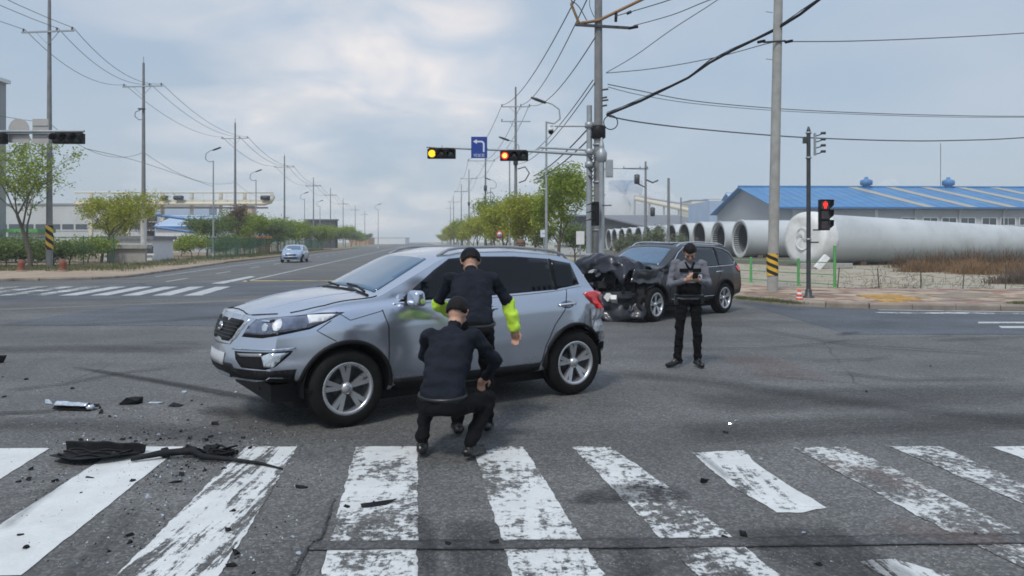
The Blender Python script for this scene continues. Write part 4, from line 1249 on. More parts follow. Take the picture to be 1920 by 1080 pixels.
# ================================================================== TOWER SECTIONS
BO = .04
a_dir = Vector((math.cos(R(8.5)), math.sin(R(8.5)), 0))
def tower(px, d, L, r0, r1, label, group, ribs=False, closed=False, cy=None, yaw=None):
    """steel tower tube lying on cradles, open end towards the left"""
    x = (px - 960) / F * d
    root = empty('tower_section', (x, d, .11), R(8.5) if yaw is None else yaw); tag(root, label, 'steel tube', group)
    n = 40
    def tubem(mb, prof, mi=0, sm=True):    # axis along +X; bottom line at z=.3
        verts, faces = [], []
        for (r, h) in prof:
            for k in range(n):
                t = 2 * math.pi * k / n
                verts.append((h, r * math.cos(t), BO + r0 + (r0 - r1) * -min(1, max(0, h / L)) + r * math.sin(t)))
        for i in range(len(prof) - 1):
            for k in range(n):
                k2 = (k + 1) % n
                faces.append((i * n + k, i * n + k2, (i + 1) * n + k2, (i + 1) * n + k))
        mb.add(verts, faces, mi, sm)
    m = MB(); tubem(m, [(r0, 0), (r0 + (r1 - r0) * .5, L * .5), (r1, L)]); tubem(m, [(r1, L), (r1 - .08, L)]); fix_normals(m.build('shell', M['white_tower'], root))
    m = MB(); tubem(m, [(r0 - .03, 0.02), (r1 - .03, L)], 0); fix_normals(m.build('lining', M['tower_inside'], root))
    m = MB(); tubem(m, [(r0 + .05, -.05), (r0 + .05, .18), (r0, .19)], 0, False); tubem(m, [(r0 + .05, -.05), (r0 - .16, -.05), (r0 - .16, .12), (r0 - .04, .14)], 0, False); fix_normals(m.build('flange', M['white_tower'], root))
    if ribs:
        key = 'rib%d' % n
        base = None
        N = 44
        for k in range(N):
            t = 2 * math.pi * k / N
            c = (.28, (r0 - .28) * math.cos(t), BO + r0 + (r0 - .28) * math.sin(t))
            if base is None:
                mb = MB(); mb.box((0, 0, 0), (.5, .08, .22)); base = mb.build('stiffener', M['white_tower'], root); o = base
            else: o = base.copy(); link(o, root)
            o.location = c; o.rotation_euler = (t - math.pi / 2, 0, 0)
    for h in (L * .12, L * .8):
        rr = r0 + (r1 - r0) * h / L
        m = MB(); m.box((h, 0, .1), (.5, rr * 1.3, .3)); m.build('cradle', M['brown_wood'], root)
    return root
tower(1513, 50, 34, 1.73, 1.22, 'largest white tapered steel tube crossing to the right edge', 'white steel tower sections lying in the yard', yaw=R(25))
# its left end is wrapped in white sheeting
w0 = empty('end_cover', ((1513 - 960) / F * 50, 50, .11), R(25)); tag(w0, 'crinkled white sheet wrapped over the end of the largest tube', 'cover')
m = MB(); n = 48; verts = []; rings = [(-.32, .05), (-.34, .5), (-.30, .95), (-.36, 1.35), (-.28, 1.75), (-.15, 1.80), (.1, 1.84), (.5, 1.80), (.75, 1.83), (.95, 1.78)]
for (h, r) in rings:
    for k in range(n):
        t = 2 * math.pi * k / n; wv = .05 * math.sin(t * 3 + r * 4) + .03 * math.sin(t * 7 + h * 5 + r * 7) + .015 * math.sin(t * 19 + r * 9)
        verts.append((h + wv * 1.2, (r + wv * .5 * (r > .3)) * math.cos(t), BO + 1.74 + (r + wv * .5) * math.sin(t)))
fs = [(i * n + k, i * n + (k + 1) % n, (i + 1) * n + (k + 1) % n, (i + 1) * n + k) for i in range(len(rings) - 1) for k in range(n)]
m.add(verts, fs, 0, True); m.add(verts[:n], [tuple(range(n))], 0, True)
fix_normals(m.build('sheet', M['white_paint'], w0))
for sr in (.75,):
    m = MB(); m.tube([(-.40 + .02 * math.sin(t * 3), sr * .8 * math.cos(t), 1.78 + sr * math.sin(t)) for t in [i * math.pi / 12 for i in range(25)]], .035, 6, cap=False); m.build('tie_rope', M['white_trim'], w0)
wg = 'white steel tower sections lying in the yard'
tower(1388, 75, 13, 1.86, 1.83, 'open steel tube with a ribbed flange just behind the striped pole', wg, ribs=True)
tower(1347, 80, 24, 1.86, 1.8, 'second open tube with a ribbed flange from the right', wg, ribs=True)
spec = [(1311, 84), (1283, 90), (1259, 96), (1234, 101), (1213, 107), (1197, 113), (1180, 119), (1166, 125), (1152, 131), (1141, 137)]
names = ['third', 'fourth', 'fifth', 'sixth', 'seventh', 'eighth', 'ninth', 'tenth', 'eleventh', 'farthest']
for (px, d), nm in zip(spec, names):
    tower(px, d, 20, 1.9, 1.86, ('%s open white tube counted from the striped pole leftwards' % nm) if nm != 'farthest' else 'farthest open white tube, beside the corner poles', wg)
bs_ = sheet('tube_shade', ragged([(18.5, 47.5), (30, 52), (62, 66), (120, 95), (120, 150), (4, 150), (6, 75), (14, 60)], 1.0, .5, 2), .115, 'shaded_ground', yard)  # dark sheet: the shade beneath the tubes put into the ground colour
# concrete sleepers in front of the big tube
for i, (px, d, ln, lb) in enumerate([(1548, 44, 1.8, 'long grey concrete beam lying under the big tube'), (1531, 43, .9, 'short tilted white block leaning by the tube end')]):
    p = P(px, 0, d); m = MB(); m.box((0, 0, 0), (ln * 1.7, .35, .32) if i == 0 else (.35, .3, .95), None if i == 0 else Matrix.Rotation(.7, 3, 'Y'))
    o = m.build('concrete_block', M['shore_stone'] if i == 0 else M['white_paint']); o.location = (p.x + i * .3, d, .27 if i == 0 else .5); tag(o, lb, 'concrete block')
    bv = o.modifiers.new('b', 'BEVEL'); bv.width = .02
# ================================================================== BUILDINGS
def face_quad(name, pts, mat, parent, th=.05):
    """flat panel with thickness from 4 corner points"""
    a, b, c, d = [Vector(p) for p in pts]
    nrm = (b - a).cross(d - a).normalized() * th
    m = MB(); m.add([a, b, c, d, a - nrm, b - nrm, c - nrm, d - nrm], [(0, 1, 2, 3), (7, 6, 5, 4), (0, 4, 5, 1), (1, 5, 6, 2), (2, 6, 7, 3), (3, 7, 4, 0)])
    o = m.build(name, M[mat], parent); fix_normals(o); return o

def gable(name, label, x, y, rz, L, W, he, hr, wall, roof, cat='building', over=.6):
    """ridge along local +X, gable end at local x=0; local y=0 is the long near wall"""
    root = empty(name, (x, y, 0), rz); tag(root, label, cat)
    m = MB()
    m.add([(0, 0, 0), (L, 0, 0), (L, W, 0), (0, W, 0), (0, 0, he), (L, 0, he), (L, W, he), (0, W, he), (0, W / 2, hr), (L, W / 2, hr)],
          [(0, 1, 5, 4), (1, 2, 6, 9, 5), (2, 3, 7, 6), (3, 0, 4, 8, 7)])
    fix_normals(m.build('wall', M[wall], root))
    k = (hr - he) / (W / 2)
    for s in (0, 1):
        y0 = -over if s == 0 else W + over
        z0 = he - over * k
        pts = [(-over, y0, z0 + .12), (L + over, y0, z0 + .12), (L + over, W / 2, hr + .12), (-over, W / 2, hr + .12)]
        if s: pts = pts[::-1]
        face_quad('roof', pts, roof, root, .12)
    m = MB(); m.tube([(-over, W / 2, hr + .2), (L + over, W / 2, hr + .2)], .16, 6); m.build('ridge_cap', M[roof], root)
    m = MB(); m.box((L / 2, -over - .06, he - over * k + .05), (L + 2 * over, .14, .24)); m.build('gutter', M['blue_trim' if 'blue' in roof else 'dark_steel'], root)
    return root, k

# long blue roofed factory hall on the right
dn = 105.0
gx = P(1460, 0, dn).x
HE, HR = P(0, 387, dn).z, P(0, 352, dn + 14).z
rot = R(2)
hall, kk = gable('factory_hall', 'long grey factory hall with a bright blue metal roof on the right', gx, dn, rot, 88, 28, HE, HR, 'grey_cladding', 'blue_metal_roof', over=1.0)
# paler cladding panel on the long wall, window band, downpipes, red plinth
face_quad('cladding', [(2.0, -.02, 0), (88, -.02, 0), (88, -.02, HE - .2), (2.0, -.02, HE - .2)], 'pale_cladding', hall, .05)
def wx(px): return ((px - 960) / F * (dn + 2) - gx)
mw = None
k = 0
x = wx(1680)
while x < 84:
    m = MB(); m.box((x + 1.05, -.16, 0), (2.3, .10, 1.30)) if False else None
    root = hall
    if mw is None:
        m = MB(); m.box((0, 0, 0), (2.0, .06, .95)); mw = m.build('window', M['window_dark'], root); o = mw
        m = MB(); m.box((0, -.01, .53), (2.2, .12, .10)); m.box((0, -.01, -.53), (2.2, .12, .10)); m.box((-1.06, -.01, 0), (.1, .12, .96)); m.box((1.06, -.01, 0), (.1, .12, .96)); m.box((0.0, -.01, 0), (.05, .1, .96)); mf = m.build('frame', M['white_trim'], o)
    else:
        o = mw.copy(); link(o, root); c = mf.copy(); link(c, o)
    o.location = (x + 1.05, -.13, 4.55)
    x += 2.72 if k % 3 else 3.1
    k += 1
for i in range(9):
    x = wx(1705) + i * 6.4
    m = MB(); m.tube([(x, -.3, .2), (x, -.3, HE - .6), (x, -1.0, HE - .3)], .11, 6); m.build('downpipe', M['white_trim'], hall)
face_quad('brick_plinth', [(wx(1795), -.12, 0), (88, -.12, 0), (88, -.12, 3.7), (wx(1795), -.12, 3.7)], 'red_wall', hall, .08)
m = MB(); m.box((wx(1633), -.10, HE - 2.6), (.5, .1, 4.5)); m.build('panel_joint', M['white_trim'], hall)
# translucent strips on the near roof slope
for px in (1686, 1766, 1842, 1918, 1990):
    x = wx(px)
    pts = [(x + 2.5, -1.0, HE - 1.0 * kk + .14), (x + 4.0, -1.0, HE - 1.0 * kk + .14), (x + .2, 13.9, HR + .125), (x - 1.3, 13.9, HR + .125)]
    pts = [(px_, py_, pz_ + .03) for px_, py_, pz_ in pts]
    face_quad('roof_light', pts, 'roof_light_strip', hall, .03)
seam = None
for i in range(60):
    x = 1.0 + i * 1.45
    if seam is None:
        m = MB(); m.tube([(0, -1.0, HE - kk + .13), (0, 14.0, HR + .13)], .022, 4); seam = m.build('roof_seam', M['blue_metal_roof'], hall); o = seam
    else: o = seam.copy(); link(o, hall)
    o.location = (x, 0, 0)
for px in (1634, 1792):
    xx = (px - 960) / F * (dn + 14) - gx
    m = MB(); m.lathe([(.6, -.3), (.55, .4), (.9, .5), (.95, 1.05), (.8, 1.3), (.5, 1.35), (.28, 1.5), (.28, 1.75), (0, 1.8)], c=(xx, 14, HR), n=14); m.build('ventilator', M['blue_metal_roof'], hall)
for px, h in ((1777, 7.2),):
    xx = (px - 960) / F * (dn + 14) - gx
    m = MB(); m.tube([(xx, 14, HR), (xx, 14, HR + h)], .05, 5); m.build('aerial', M['wire_grey'], hall)
# its gable end: the ridge is seen left of the eave corner, darker wall with two steps
# second, farther blue hall
d2 = 150.0
x2 = P(1345, 0, d2).x
h2, k2 = gable('factory_hall', 'farther hall with a faded blue roof left of the big blue one', x2 + 6, d2, R(2), 40, 22, P(0, 402, d2).z, P(0, 363, d2 + 11).z, 'grey_cladding', 'light_blue_wall', over=.8)
m = MB(); m.box((-4, 10, 5.0), (6, 16, 10)); m.build('annex', M['light_blue_wall'], h2)

# low grey long sheds behind the row of tubes
def box_building(name, label, px0, px1, ytop, d, depth, wall, roof, windows=None, rz=0, cat='building', ybase=None):
    x0, x1 = P(px0, 0, d).x, P(px1, 0, d).x
    h = P(0, ytop, d).z
    root = empty(name, (x0, d, 0), rz); tag(root, label, cat)
    m = MB(); m.box(((x1 - x0) / 2, depth / 2, h / 2), (x1 - x0, depth, h)); m.build('wall', M[wall], root)
    m = MB(); m.box(((x1 - x0) / 2, depth / 2, h + .15), (x1 - x0 + .5, depth + .5, .3)); m.build('roof', M[roof], root)
    if windows:
        nx, nz, ww, wh = windows; first = None
        for i in range(nx):
            for j in range(nz):
                if first is None:
                    mb = MB(); mb.box((0, 0, 0), (ww, .1, wh)); first = mb.build('window', M['window_dark'], root); o = first
                    mb = MB(); mb.box((0, -.04, -wh / 2), (ww + .3, .12, .15)); f2 = mb.build('sill', M['white_trim'], o)
                else: o = first.copy(); link(o, root); c = f2.copy(); link(c, o)
                o.location = ((x1 - x0) * (i + .5) / nx, -.06, h * (j + .55) / nz * .92)
    return root, x1 - x0, h
d3 = 165.0
sh = empty('long_shed', (P(1128, 0, d3).x, d3, 0), 0); tag(sh, 'long low shed with a grey roof behind the row of open tubes', 'building')
W3 = P(1345, 0, d3).x - P(1128, 0, d3).x; zt, ze = P(0, 399, d3).z, P(0, 424, d3).z
m = MB(); m.box((W3 / 2, 12, ze / 2), (W3, 24, ze)); m.build('wall', M['dark_cladding'], sh)
m = MB(); m.add([(-2, -1, ze - .4), (W3 + 4, -1, ze - .4), (W3 - 6, 14, zt), (-2, 14, zt), (-2, 26, ze), (W3 + 4, 26, ze)], [(0, 1, 2, 3), (3, 2, 5, 4)]); m.build('roof', M['dark_roof'], sh)
d3 = 163.0
sh = empty('open_shed', (P(1060, 0, d3).x, d3, 0), 0); tag(sh, 'dark open sided shed sloping down behind the corner poles', 'building')
W3 = P(1222, 0, d3).x - P(1060, 0, d3).x
m = MB(); zt, ze = P(0, 399, d3).z, P(0, 424, d3).z
m.add([(0, 0, 0), (W3, 0, 0), (W3, 8, 0), (0, 8, 0), (0, 0, zt - .6), (W3 * .35, 0, zt - .6), (W3, 0, ze - .5), (0, 8, zt - .6), (W3, 8, ze - .5), (W3 * .35, 8, zt - .6)],
      [(0, 1, 6, 5, 4), (1, 2, 8, 6), (2, 3, 7, 9, 8), (3, 0, 4, 7), (4, 5, 9, 7), (5, 6, 8, 9)])
fix_normals(m.build('wall', M['dark_cladding'], sh))
m = MB(); m.add([(-.5, -1, zt - .5), (W3 * .35, -1, zt - .5), (W3 * .35, 9, zt - .1), (-.5, 9, zt - .1), (W3 + 1, -1, ze - .6), (W3 + 1, 9, ze - .3)], [(0, 1, 2, 3), (1, 4, 5, 2)])
o = m.build('roof', M['dark_roof'], sh); sm = o.modifiers.new('s', 'SOLIDIFY'); sm.thickness = .3
# pale concrete ramp wall
box_building('site_wall', 'low pale wall beyond the big tree on the right side', 1040, 1105, 459, 90, .3, 'pale_cladding', 'pale_cladding', cat='wall')
# distant works: cream block, white tanks, conveyor
b_, w4, h4 = box_building('works_building', 'far cream works block with a blue parapet above the shed', 1297, 1328, 376, 330, 20, 'cream_wall', 'blue_trim', (3, 3, 1.2, .8))
box_building('works_building', 'far white works block right of the cream one', 1326, 1352, 373, 345, 20, 'white_wall', 'white_wall', (2, 3, 1.2, .8))
cv = empty('conveyor', (P(1190, 0, 320).x, 320, 0)); tag(cv, 'far sloping conveyor bridge leading to the cream block', 'conveyor')
aa, bb = P(1190, 372, 320), P(1300, 396, 320)
m = MB(); m.tube([aa - cv.location, bb - cv.location], 1.2, 4); m.build('gallery', M['cream_wall'], cv)
m = MB(); m.tube([P(1190, 368, 320) - cv.location, P(1300, 385, 320) - cv.location], .5, 4); m.build('top_chord', M['grey_cladding'], cv)
for i in range(5):
    t = i / 4; q_ = aa.lerp(bb, t) - cv.location; m = MB(); m.tube([(q_.x, 0, 0), q_], .5, 4); m.build('trestle', M['grey_cladding'], cv)
# plant half hidden by its own steam
pl = empty('process_plant', (P(1142, 0, 420).x, 420, 0)); tag(pl, 'distant blue process building half hidden in white steam', 'building')
z1 = P(0, 338, 420).z; z0_ = P(0, 362, 420).z
m = MB(); m.box((10, 5, (z1 + z0_) / 2), (18, 10, z1 - z0_)); m.build('upper_hall', M['blue_metal_roof'], pl)
m = MB(); m.box((18, 6, P(0, 376, 420).z), (12, 10, 5)); m.build('lower_hall', M['blue_metal_roof'], pl)
m = MB(); m.box((12, 8, z0_ / 2), (26, 6, z0_)); m.build('base_block', M['white_wall'], pl)
def steam(name, blobs, dens, label):
    m = MB()
    for (px, py, d, r) in blobs:
        c = P(px, py, d)
        bm = bmesh.new(); bmesh.ops.create_icosphere(bm, subdivisions=3, radius=r)
        vv = []
        for v in bm.verts:
            k_ = 1 + .25 * noise.noise(v.co * (1.2 / r) + c * .1)
            vv.append(c + v.co * k_)
        m.add(vv, [[v.index for v in f.verts] for f in bm.faces], 0, True); bm.free()
    mt = bpy.data.materials.new('steam'); mt.use_nodes = True
    t = mt.node_tree; t.nodes.clear(); o_ = t.nodes.new('ShaderNodeOutputMaterial'); pv = t.nodes.new('ShaderNodeVolumePrincipled')
    pv.inputs['Color'].default_value = (.97, .97, .98, 1); pv.inputs['Density'].default_value = dens
    t.links.new(pv.outputs[0], o_.inputs['Volume'])
    o = m.build(name, mt); o['kind'] = 'stuff'; tag(o, label, 'steam'); return o
steam('steam_plume', [(1150, 388, 385, 9), (1180, 390, 390, 9), (1215, 388, 392, 9), (1250, 390, 395, 8), (1142, 370, 405, 8), (1150, 350, 412, 7), (1200, 358, 410, 8), (1190, 340, 415, 7), (1155, 330, 418, 6), (1225, 372, 400, 8)], .09, 'white steam drifting round the distant blue process building')
steam('steam_puff', [(1660, 350, 300, 3.0), (1672, 345, 300, 2.4), (1652, 354, 300, 2)], .10, 'small pale steam puff behind the blue roof ridge')

# ------------------------------------------------------------------ left side buildings
# long white pipe bridge / canopy with rounded end
dB = 120.0
pb = empty('pipe_bridge', (P(140, 0, dB).x, dB, 0)); tag(pb, 'long cream pipe bridge with a rounded end above the left trees', 'pipe bridge')
def pbx(px): return P(px, 0, dB).x - pb.location.x
zt, zb_ = P(0, 361, dB).z, P(0, 381, dB).z
m = MB(); m.tube([(0, 0, zt), (pbx(512), 0, zt)], .13, 8); m.build('handrail', M['cream_wall'], pb)
m = MB(); m.tube([(0, 0, zb_ - .1), (pbx(496), 0, zb_ - .1), (pbx(508), 0, zb_ + .2), (pbx(513), 0, (zt + zb_) / 2 + .1), (pbx(509), 0, zt - .3)], .28, 8); m.build('pipe', M['cream_wall'], pb)
m = MB(); m.box((pbx(325), .6, zb_ + .35), (pbx(505) - pbx(145), .8, .45)); m.build('walkway', M['cream_wall'], pb)
m = MB(); m.box((pbx(325), -.1, zb_ - .75), (pbx(500) - pbx(145), .3, .25)); m.build('beam', M['brown_wood'], pb)
for i, px in enumerate((165, 235, 300, 355, 410, 455)):
    m = MB(); m.box((pbx(px), .9, zt / 2), (.45, .45, zt)); m.build('trestle', M['cream_wall'], pb)
for px in range(160, 505, 22):
    m = MB(); m.box((pbx(px), 0, (zt + zb_) / 2 + .2), (.08, .08, zt - zb_ - .3)); m.build('rail_post', M['white_trim'], pb)
for px, w_ in ((311, .9), (332, .6), (340, .9), (499, 1.4)):
    m = MB(); m.lathe([(0, -w_ / 2), (.35, -w_ / 2), (.4, 0), (.35, w_ / 2), (0, w_ / 2)], c=(pbx(px), -.4, zb_ + .85), axis='X', n=10); m.build('drum', M['dark_steel'], pb)
# warehouses behind
box_building('warehouse', 'wide grey warehouse behind the left trees', -60, 290, 384, 150, 8, 'pale_cladding', 'grey_cladding', (14, 1, 2.2, 1.2))
box_building('warehouse', 'pale blue grey hall beneath the pipe bridge', 276, 392, 387, 150, 4, 'light_blue_wall', 'pale_cladding', (5, 2, 1.5, 1.2))
r_, kkk = gable('workshop', 'low white workshop with two blue edged sloping roofs behind the driveway', P(292, 0, 112).x, 112, R(-6), 8.5, 10, P(0, 425, 112).z, P(0, 408, 117).z, 'white_wall', 'light_blue_wall', over=.4)
for (y0, y1, x0, x1) in ((402, 416, 288, 384), (426, 437, 292, 372)):
    a1, b1 = P(x0, y0, 108), P(x1, y1, 108); m = MB(); m.tube([a1 - r_.location, b1 - r_.location], .25, 4); o = m.build('fascia', M['blue_trim'], r_); o.rotation_euler = (0, 0, R(6))
box_building('works_block', 'peach coloured block right of the pipe bridge end', 440, 472, 388, 190, 3, 'peach_wall', 'dark_roof', (3, 3, 1.4, 1.0))
box_building('storage_block', 'dark flat box building at the end of the left tree row', 572, 628, 413, 185, 3, 'dark_cladding', 'dark_roof', (5, 1, 1.6, 1.0))
box_building('tower_block', 'tall grey building cut off by the left edge', -160, -36, 142, 60, 3, 'grey_cladding', 'white_trim', (6, 6, 1.2, 1.4))
box_building('site_office', 'long low office with a dark window strip behind the green fence', 195, 285, 449, 64, 4, 'white_wall', 'dark_roof', (6, 1, .9, .7))
box_building('boundary_wall', 'low grey boundary wall beside the driveway', 200, 272, 466, 56, .3, 'shore_stone', 'concrete_pole', cat='wall')
o = box_building('banner', 'orange banner seen through the green fence', 482, 506, 447, 99, .1, 'orange_paint', 'orange_paint', cat='banner')
box_building('guard_hut', 'small pale hut behind the fence at far left', 15, 68, 436, 62, 2, 'pale_cladding', 'green_paint', (2, 1, .8, .8))
box_building('far_building', 'tiny orange roofed far building where the road vanishes', 655, 690, 446, 420, 20, 'orange_paint', 'white_wall')
box_building('far_building', 'far white low building at the road end beyond the trees', 700, 760, 446, 520, 20, 'white_wall', 'pale_cladding')

# ------------------------------------------------------------------ mesh fences on the left
def panel_fence(x0, y0, x1, y1, n, h, label, sub=6):
    root = empty('mesh_fence', (x0, y0, .1)); tag(root, label, 'fence')
    v = Vector((x1 - x0, y1 - y0, 0)); ang = math.atan2(v.y, v.x); st = v.length / n
    m = MB(); m.tube([(0, 0, 0), (0, 0, h)], .04, 6); p0 = m.build('post', M['dark_green_paint'], root)
    m = MB(); m.box((st / 2, 0, h * .95), (st, .04, .05)); m.box((st / 2, 0, h * .1), (st, .04, .05)); m.box((st / 2, 0, h * .5), (st, .03, .03))
    k = int(st / .2)
    for i in range(k): m.box((st * (i + .5) / k, 0, h * .52), (.016, .015, h * .86))
    q0 = m.build('mesh_panel', M['dark_green_paint'], root)
    for i in range(n + 1):
        o = p0 if i == 0 else p0.copy()
        if i: link(o, root)
        o.location = v * (i / n)
        if i < n:
            o = q0 if i == 0 else q0.copy()
            if i: link(o, root)
            o.location = v * (i / n); o.rotation_euler = (0, 0, ang)
panel_fence(-43, 50, -27.5, 51.5, 8, 2.0, 'green mesh fence behind the bare tree at far left')
panel_fence(-26.9, 66, -31.5, 97, 14, 2.0, 'green mesh fence running behind the left lamp posts')
panel_fence(-31.6, 98, -38, 150, 16, 2.0, 'farther green mesh fence beside the oncoming car')
# ================================================================== VEGETATION
def grow(seed, h, spread, trunk_h, r0, levels=4, vase=.5, kids=(4, 4, 3, 3)):
    r = random.Random(seed); tubes, tips = [], []
    def br(p, dr, ln, rad, lv):
        pts = [p]; rads = [rad]; q = p.copy(); d_ = dr.copy()
        n = 4
        for i in range(n):
            d_ = (d_ + Vector((r.uniform(-.16, .16), r.uniform(-.16, .16), r.uniform(-.04, .12)))).normalized()
            q = q + d_ * ln / n; pts.append(q.copy()); rads.append(rad * (1 - .45 * (i + 1) / n))
            if lv >= 2: tips.append((q.copy(), lv))
        tubes.append((pts, rads, lv))
        if lv < levels:
            k = kids[min(lv, len(kids) - 1)]
            for j in range(k):
                t = r.uniform(.45, 1.0) if j else 1.0
                i0 = min(n, max(1, int(t * n + .5)))
                a = 2 * math.pi * (j + r.random()) / k
                out_ = Vector((math.cos(a), math.sin(a), 0))
                nd = (d_ * (1 - vase * .5) + out_ * vase * r.uniform(.6, 1.2) + Vector((0, 0, .18))).normalized()
                br(pts[i0], nd, ln * r.uniform(.55, .78), rads[i0] * .62, lv + 1)
    br(Vector((0, 0, 0)), Vector((r.uniform(-.06, .06), r.uniform(-.06, .06), 1)).normalized(), trunk_h, r0, 0)
    zs = max(t.z for t, _ in tips); xs = max(max(abs(t.x), abs(t.y)) for t, _ in tips)
    sz = h * .97 / zs; sx = spread / xs
    def S(v): 
        k = min(1, v.z / (trunk_h + 1e-6)); return Vector((v.x * (1 + (sx - 1) * k), v.y * (1 + (sx - 1) * k), v.z * sz))
    return [([S(p) for p in pts], rads, lv) for pts, rads, lv in tubes], [(S(t), l) for t, l in tips]

def leaf_mesh(name, pts, n, size, rad, seed, mat, parent, up=.2, z_min=0):
    r = random.Random(seed); V, Fc = [], []
    for i in range(n):
        c = r.choice(pts)
        p = c + Vector((r.gauss(0, rad), r.gauss(0, rad), r.gauss(0, rad * .8)))
        if p.z < z_min: continue
        a = Vector((r.uniform(-1, 1), r.uniform(-1, 1), r.uniform(-.6, .6 + up))).normalized()
        b = a.orthogonal().normalized(); b = (Matrix.Rotation(r.uniform(0, 6.28), 3, a) @ b)
        s = size * r.uniform(.6, 1.35)
        k = len(V)
        V += [tuple(p - a * s), tuple(p + b * s * .42 + a * s * .1), tuple(p + a * s), tuple(p - b * s * .42 + a * s * .1)]
        Fc.append((k, k + 1, k + 2, k + 3))
    me = bpy.data.meshes.new(name); me.from_pydata(V, [], Fc); me.materials.append(M[mat]); me.update()
    o = bpy.data.objects.new(name, me); return link(o, parent)

def tree(x, y, h, spread, label, seed, group=None, leafm='leaf_spring', n=4200, size=.10, rad=.22, trunk_h=1.7, r0=.13, vase=.55, z=0.1, kids=(5, 4, 3, 3), name='street_tree', zmin=.25):
    root = empty(name, (x, y, z)); tag(root, label, 'tree', group)
    tubes, tips = grow(seed, h, spread, trunk_h, r0, vase=vase, kids=kids)
    m = MB()
    for pts, rads, lv in tubes:
        if lv <= 0: m.tube(pts, [max(.012, q_) for q_ in rads], 8)
    m.build('trunk', M['bark'], root)
    m = MB()
    for pts, rads, lv in tubes:
        if lv > 0: m.tube(pts, [max(.009, q_) for q_ in rads], 6 if lv < 2 else 3, cap=False)
    m.build('branches', M['bark'], root)
    if n: leaf_mesh('crown', [t for t, l in tips if l >= 2], n, size, rad, seed + 1, leafm, root, z_min=h * zmin)
    return root
# left side
gl = 'trees along the left side of the far road'
tree(-28.9, 44.8, 8.3, 4.2, 'sparse vase shaped tree with bare limbs at the far left', 3, gl, 'leaf_spring', 4200, .10, .20, 1.9, .15, .7)
tree(P(190, 0, 57).x, 57, 5.6, 4.4, 'yellow green spreading tree between the first two left poles', 5, gl, 'leaf_yellow', 6500, .10, .26, 1.3, .12, .8)
tree(P(285, 0, 72).x, 72, 5.6, 2.0, 'nearly leafless grey tree behind the second left pole', 8, gl, 'leaf_brown', 500, .08, .2, 1.4, .10, .6)
tree(P(238, 0, 66).x, 66, 5.2, 3.2, 'small loose green tree left of the second left pole', 9, gl, 'leaf_yellow', 4200, .10, .25, 1.3, .10, .6)
rowA = tree(P(388, 0, 84).x, 84, 4.6, 3.4, 'dark green bushy tree behind the first left lamp post', 11, gl, 'leaf_dark', 6500, .12, .32, .8, .11, .8, zmin=.05)
tree(P(446, 0, 88).x, 88, 6.3, 2.1, 'reddish brown tree beside the pole at the pipe bridge end', 12, gl, 'leaf_brown', 3000, .11, .3, 1.2, .11, .5, zmin=.1)
rowB = tree(P(458, 0, 92).x, 94, 5.4, 3.6, 'leafy green tree in front of the green fence', 13, gl, 'leaf_spring', 8000, .14, .42, .9, .11, .8, zmin=.08)
k = 0
for yy in (102, 111, 121, 132, 144, 157, 171, 186, 203, 222, 243, 268, 296):
    src = rowB if k % 3 else rowA
    copy_tree(src, None, (XL(yy) - 4.6 + rnd.uniform(-.8, .8), yy, .1), rnd.uniform(0, 6), '%s tree of the left receding row, counted away from the leafy tree' % ORD[k]).scale = (rnd.uniform(.9, 1.2),) * 2 + (rnd.uniform(.85, 1.15),)
    k += 1
for o in col.objects:
    if 'of the left receding row' in o.get('label', ''): o['group'] = 'receding trees on the left'
# right side
gr_ = 'trees along the right side of the far road'
tree(P(1047, 0, 47).x, 47, 6.7, 2.9, 'largest spring green tree right behind the silver car', 21, gr_, 'leaf_spring', 9500, .10, .24, 1.7, .13, .62)
tree(P(985, 0, 52).x, 52, 5.0, 2.5, 'low yellow green tree left of the largest tree', 22, gr_, 'leaf_yellow', 8000, .10, .26, 1.3, .10, .75)
rA = tree(P(1000, 0, 60).x, 60, 5.9, 2.3, 'upright light green tree behind the yellow green one', 23, gr_, 'leaf_spring', 4000, .11, .3, 1.5, .11, .55)
rB = tree(P(945, 0, 62).x, 64, 5.0, 2.9, 'rounded yellow green tree behind the round red sign', 24, gr_, 'leaf_yellow', 4600, .12, .32, 1.2, .10, .75)
k = 0
for yy in (71, 78, 86, 95, 105, 116, 128, 141, 155, 171, 189, 209, 231, 256, 284):
    c = copy_tree(rA if k % 3 == 1 else rB, None, (XR(yy) + 2.2 + rnd.uniform(-.5, .7), yy, .1), rnd.uniform(0, 6), '%s tree of the right receding row, counted away from the round sign' % ORD[k])
    c['group'] = 'receding trees on the right'; c.scale = (rnd.uniform(.9, 1.2),) * 2 + (rnd.uniform(.85, 1.15),); k += 1
for px, d, h, lb in ((1078, 58, 3.0, 'dark shrub behind the largest tree at its right'), (1020, 66, 3.2, 'dark shrub behind the largest tree at its left')):
    tree(P(px, 0, d).x, d, h, 1.8, lb, int(px), 'shrubs under the right trees', 'leaf_dark', 3000, .11, .3, .5, .07, .9, name='shrub', zmin=0)
# shrubs before the tubes
gs = 'young shrubs before the row of white tubes'
sh_l = ['shrub at the left end before the tubes', 'second thin shrub before the tubes', 'third thin shrub before the tubes', 'thin shrub before the middle tubes', 'tallest thin shrub before the tubes', 'thin shrub left of the windscreen top', 'thin shrub above the windscreen', 'last low shrub, before the right open tubes']
for i, (px, h) in enumerate([(1160, 2.0), (1178, 2.3), (1198, 2.5), (1216, 2.4), (1235, 2.8), (1254, 2.9), (1275, 2.3), (1318, 1.6)]):
    tree(P(px, 0, 52).x, 52 + (i % 3), h, .75, sh_l[i], 40 + i, gs, 'leaf_grey', 850, .075, .16, .4, .04, .35, z=.1, name='shrub', zmin=0, kids=(5, 3, 2, 2))
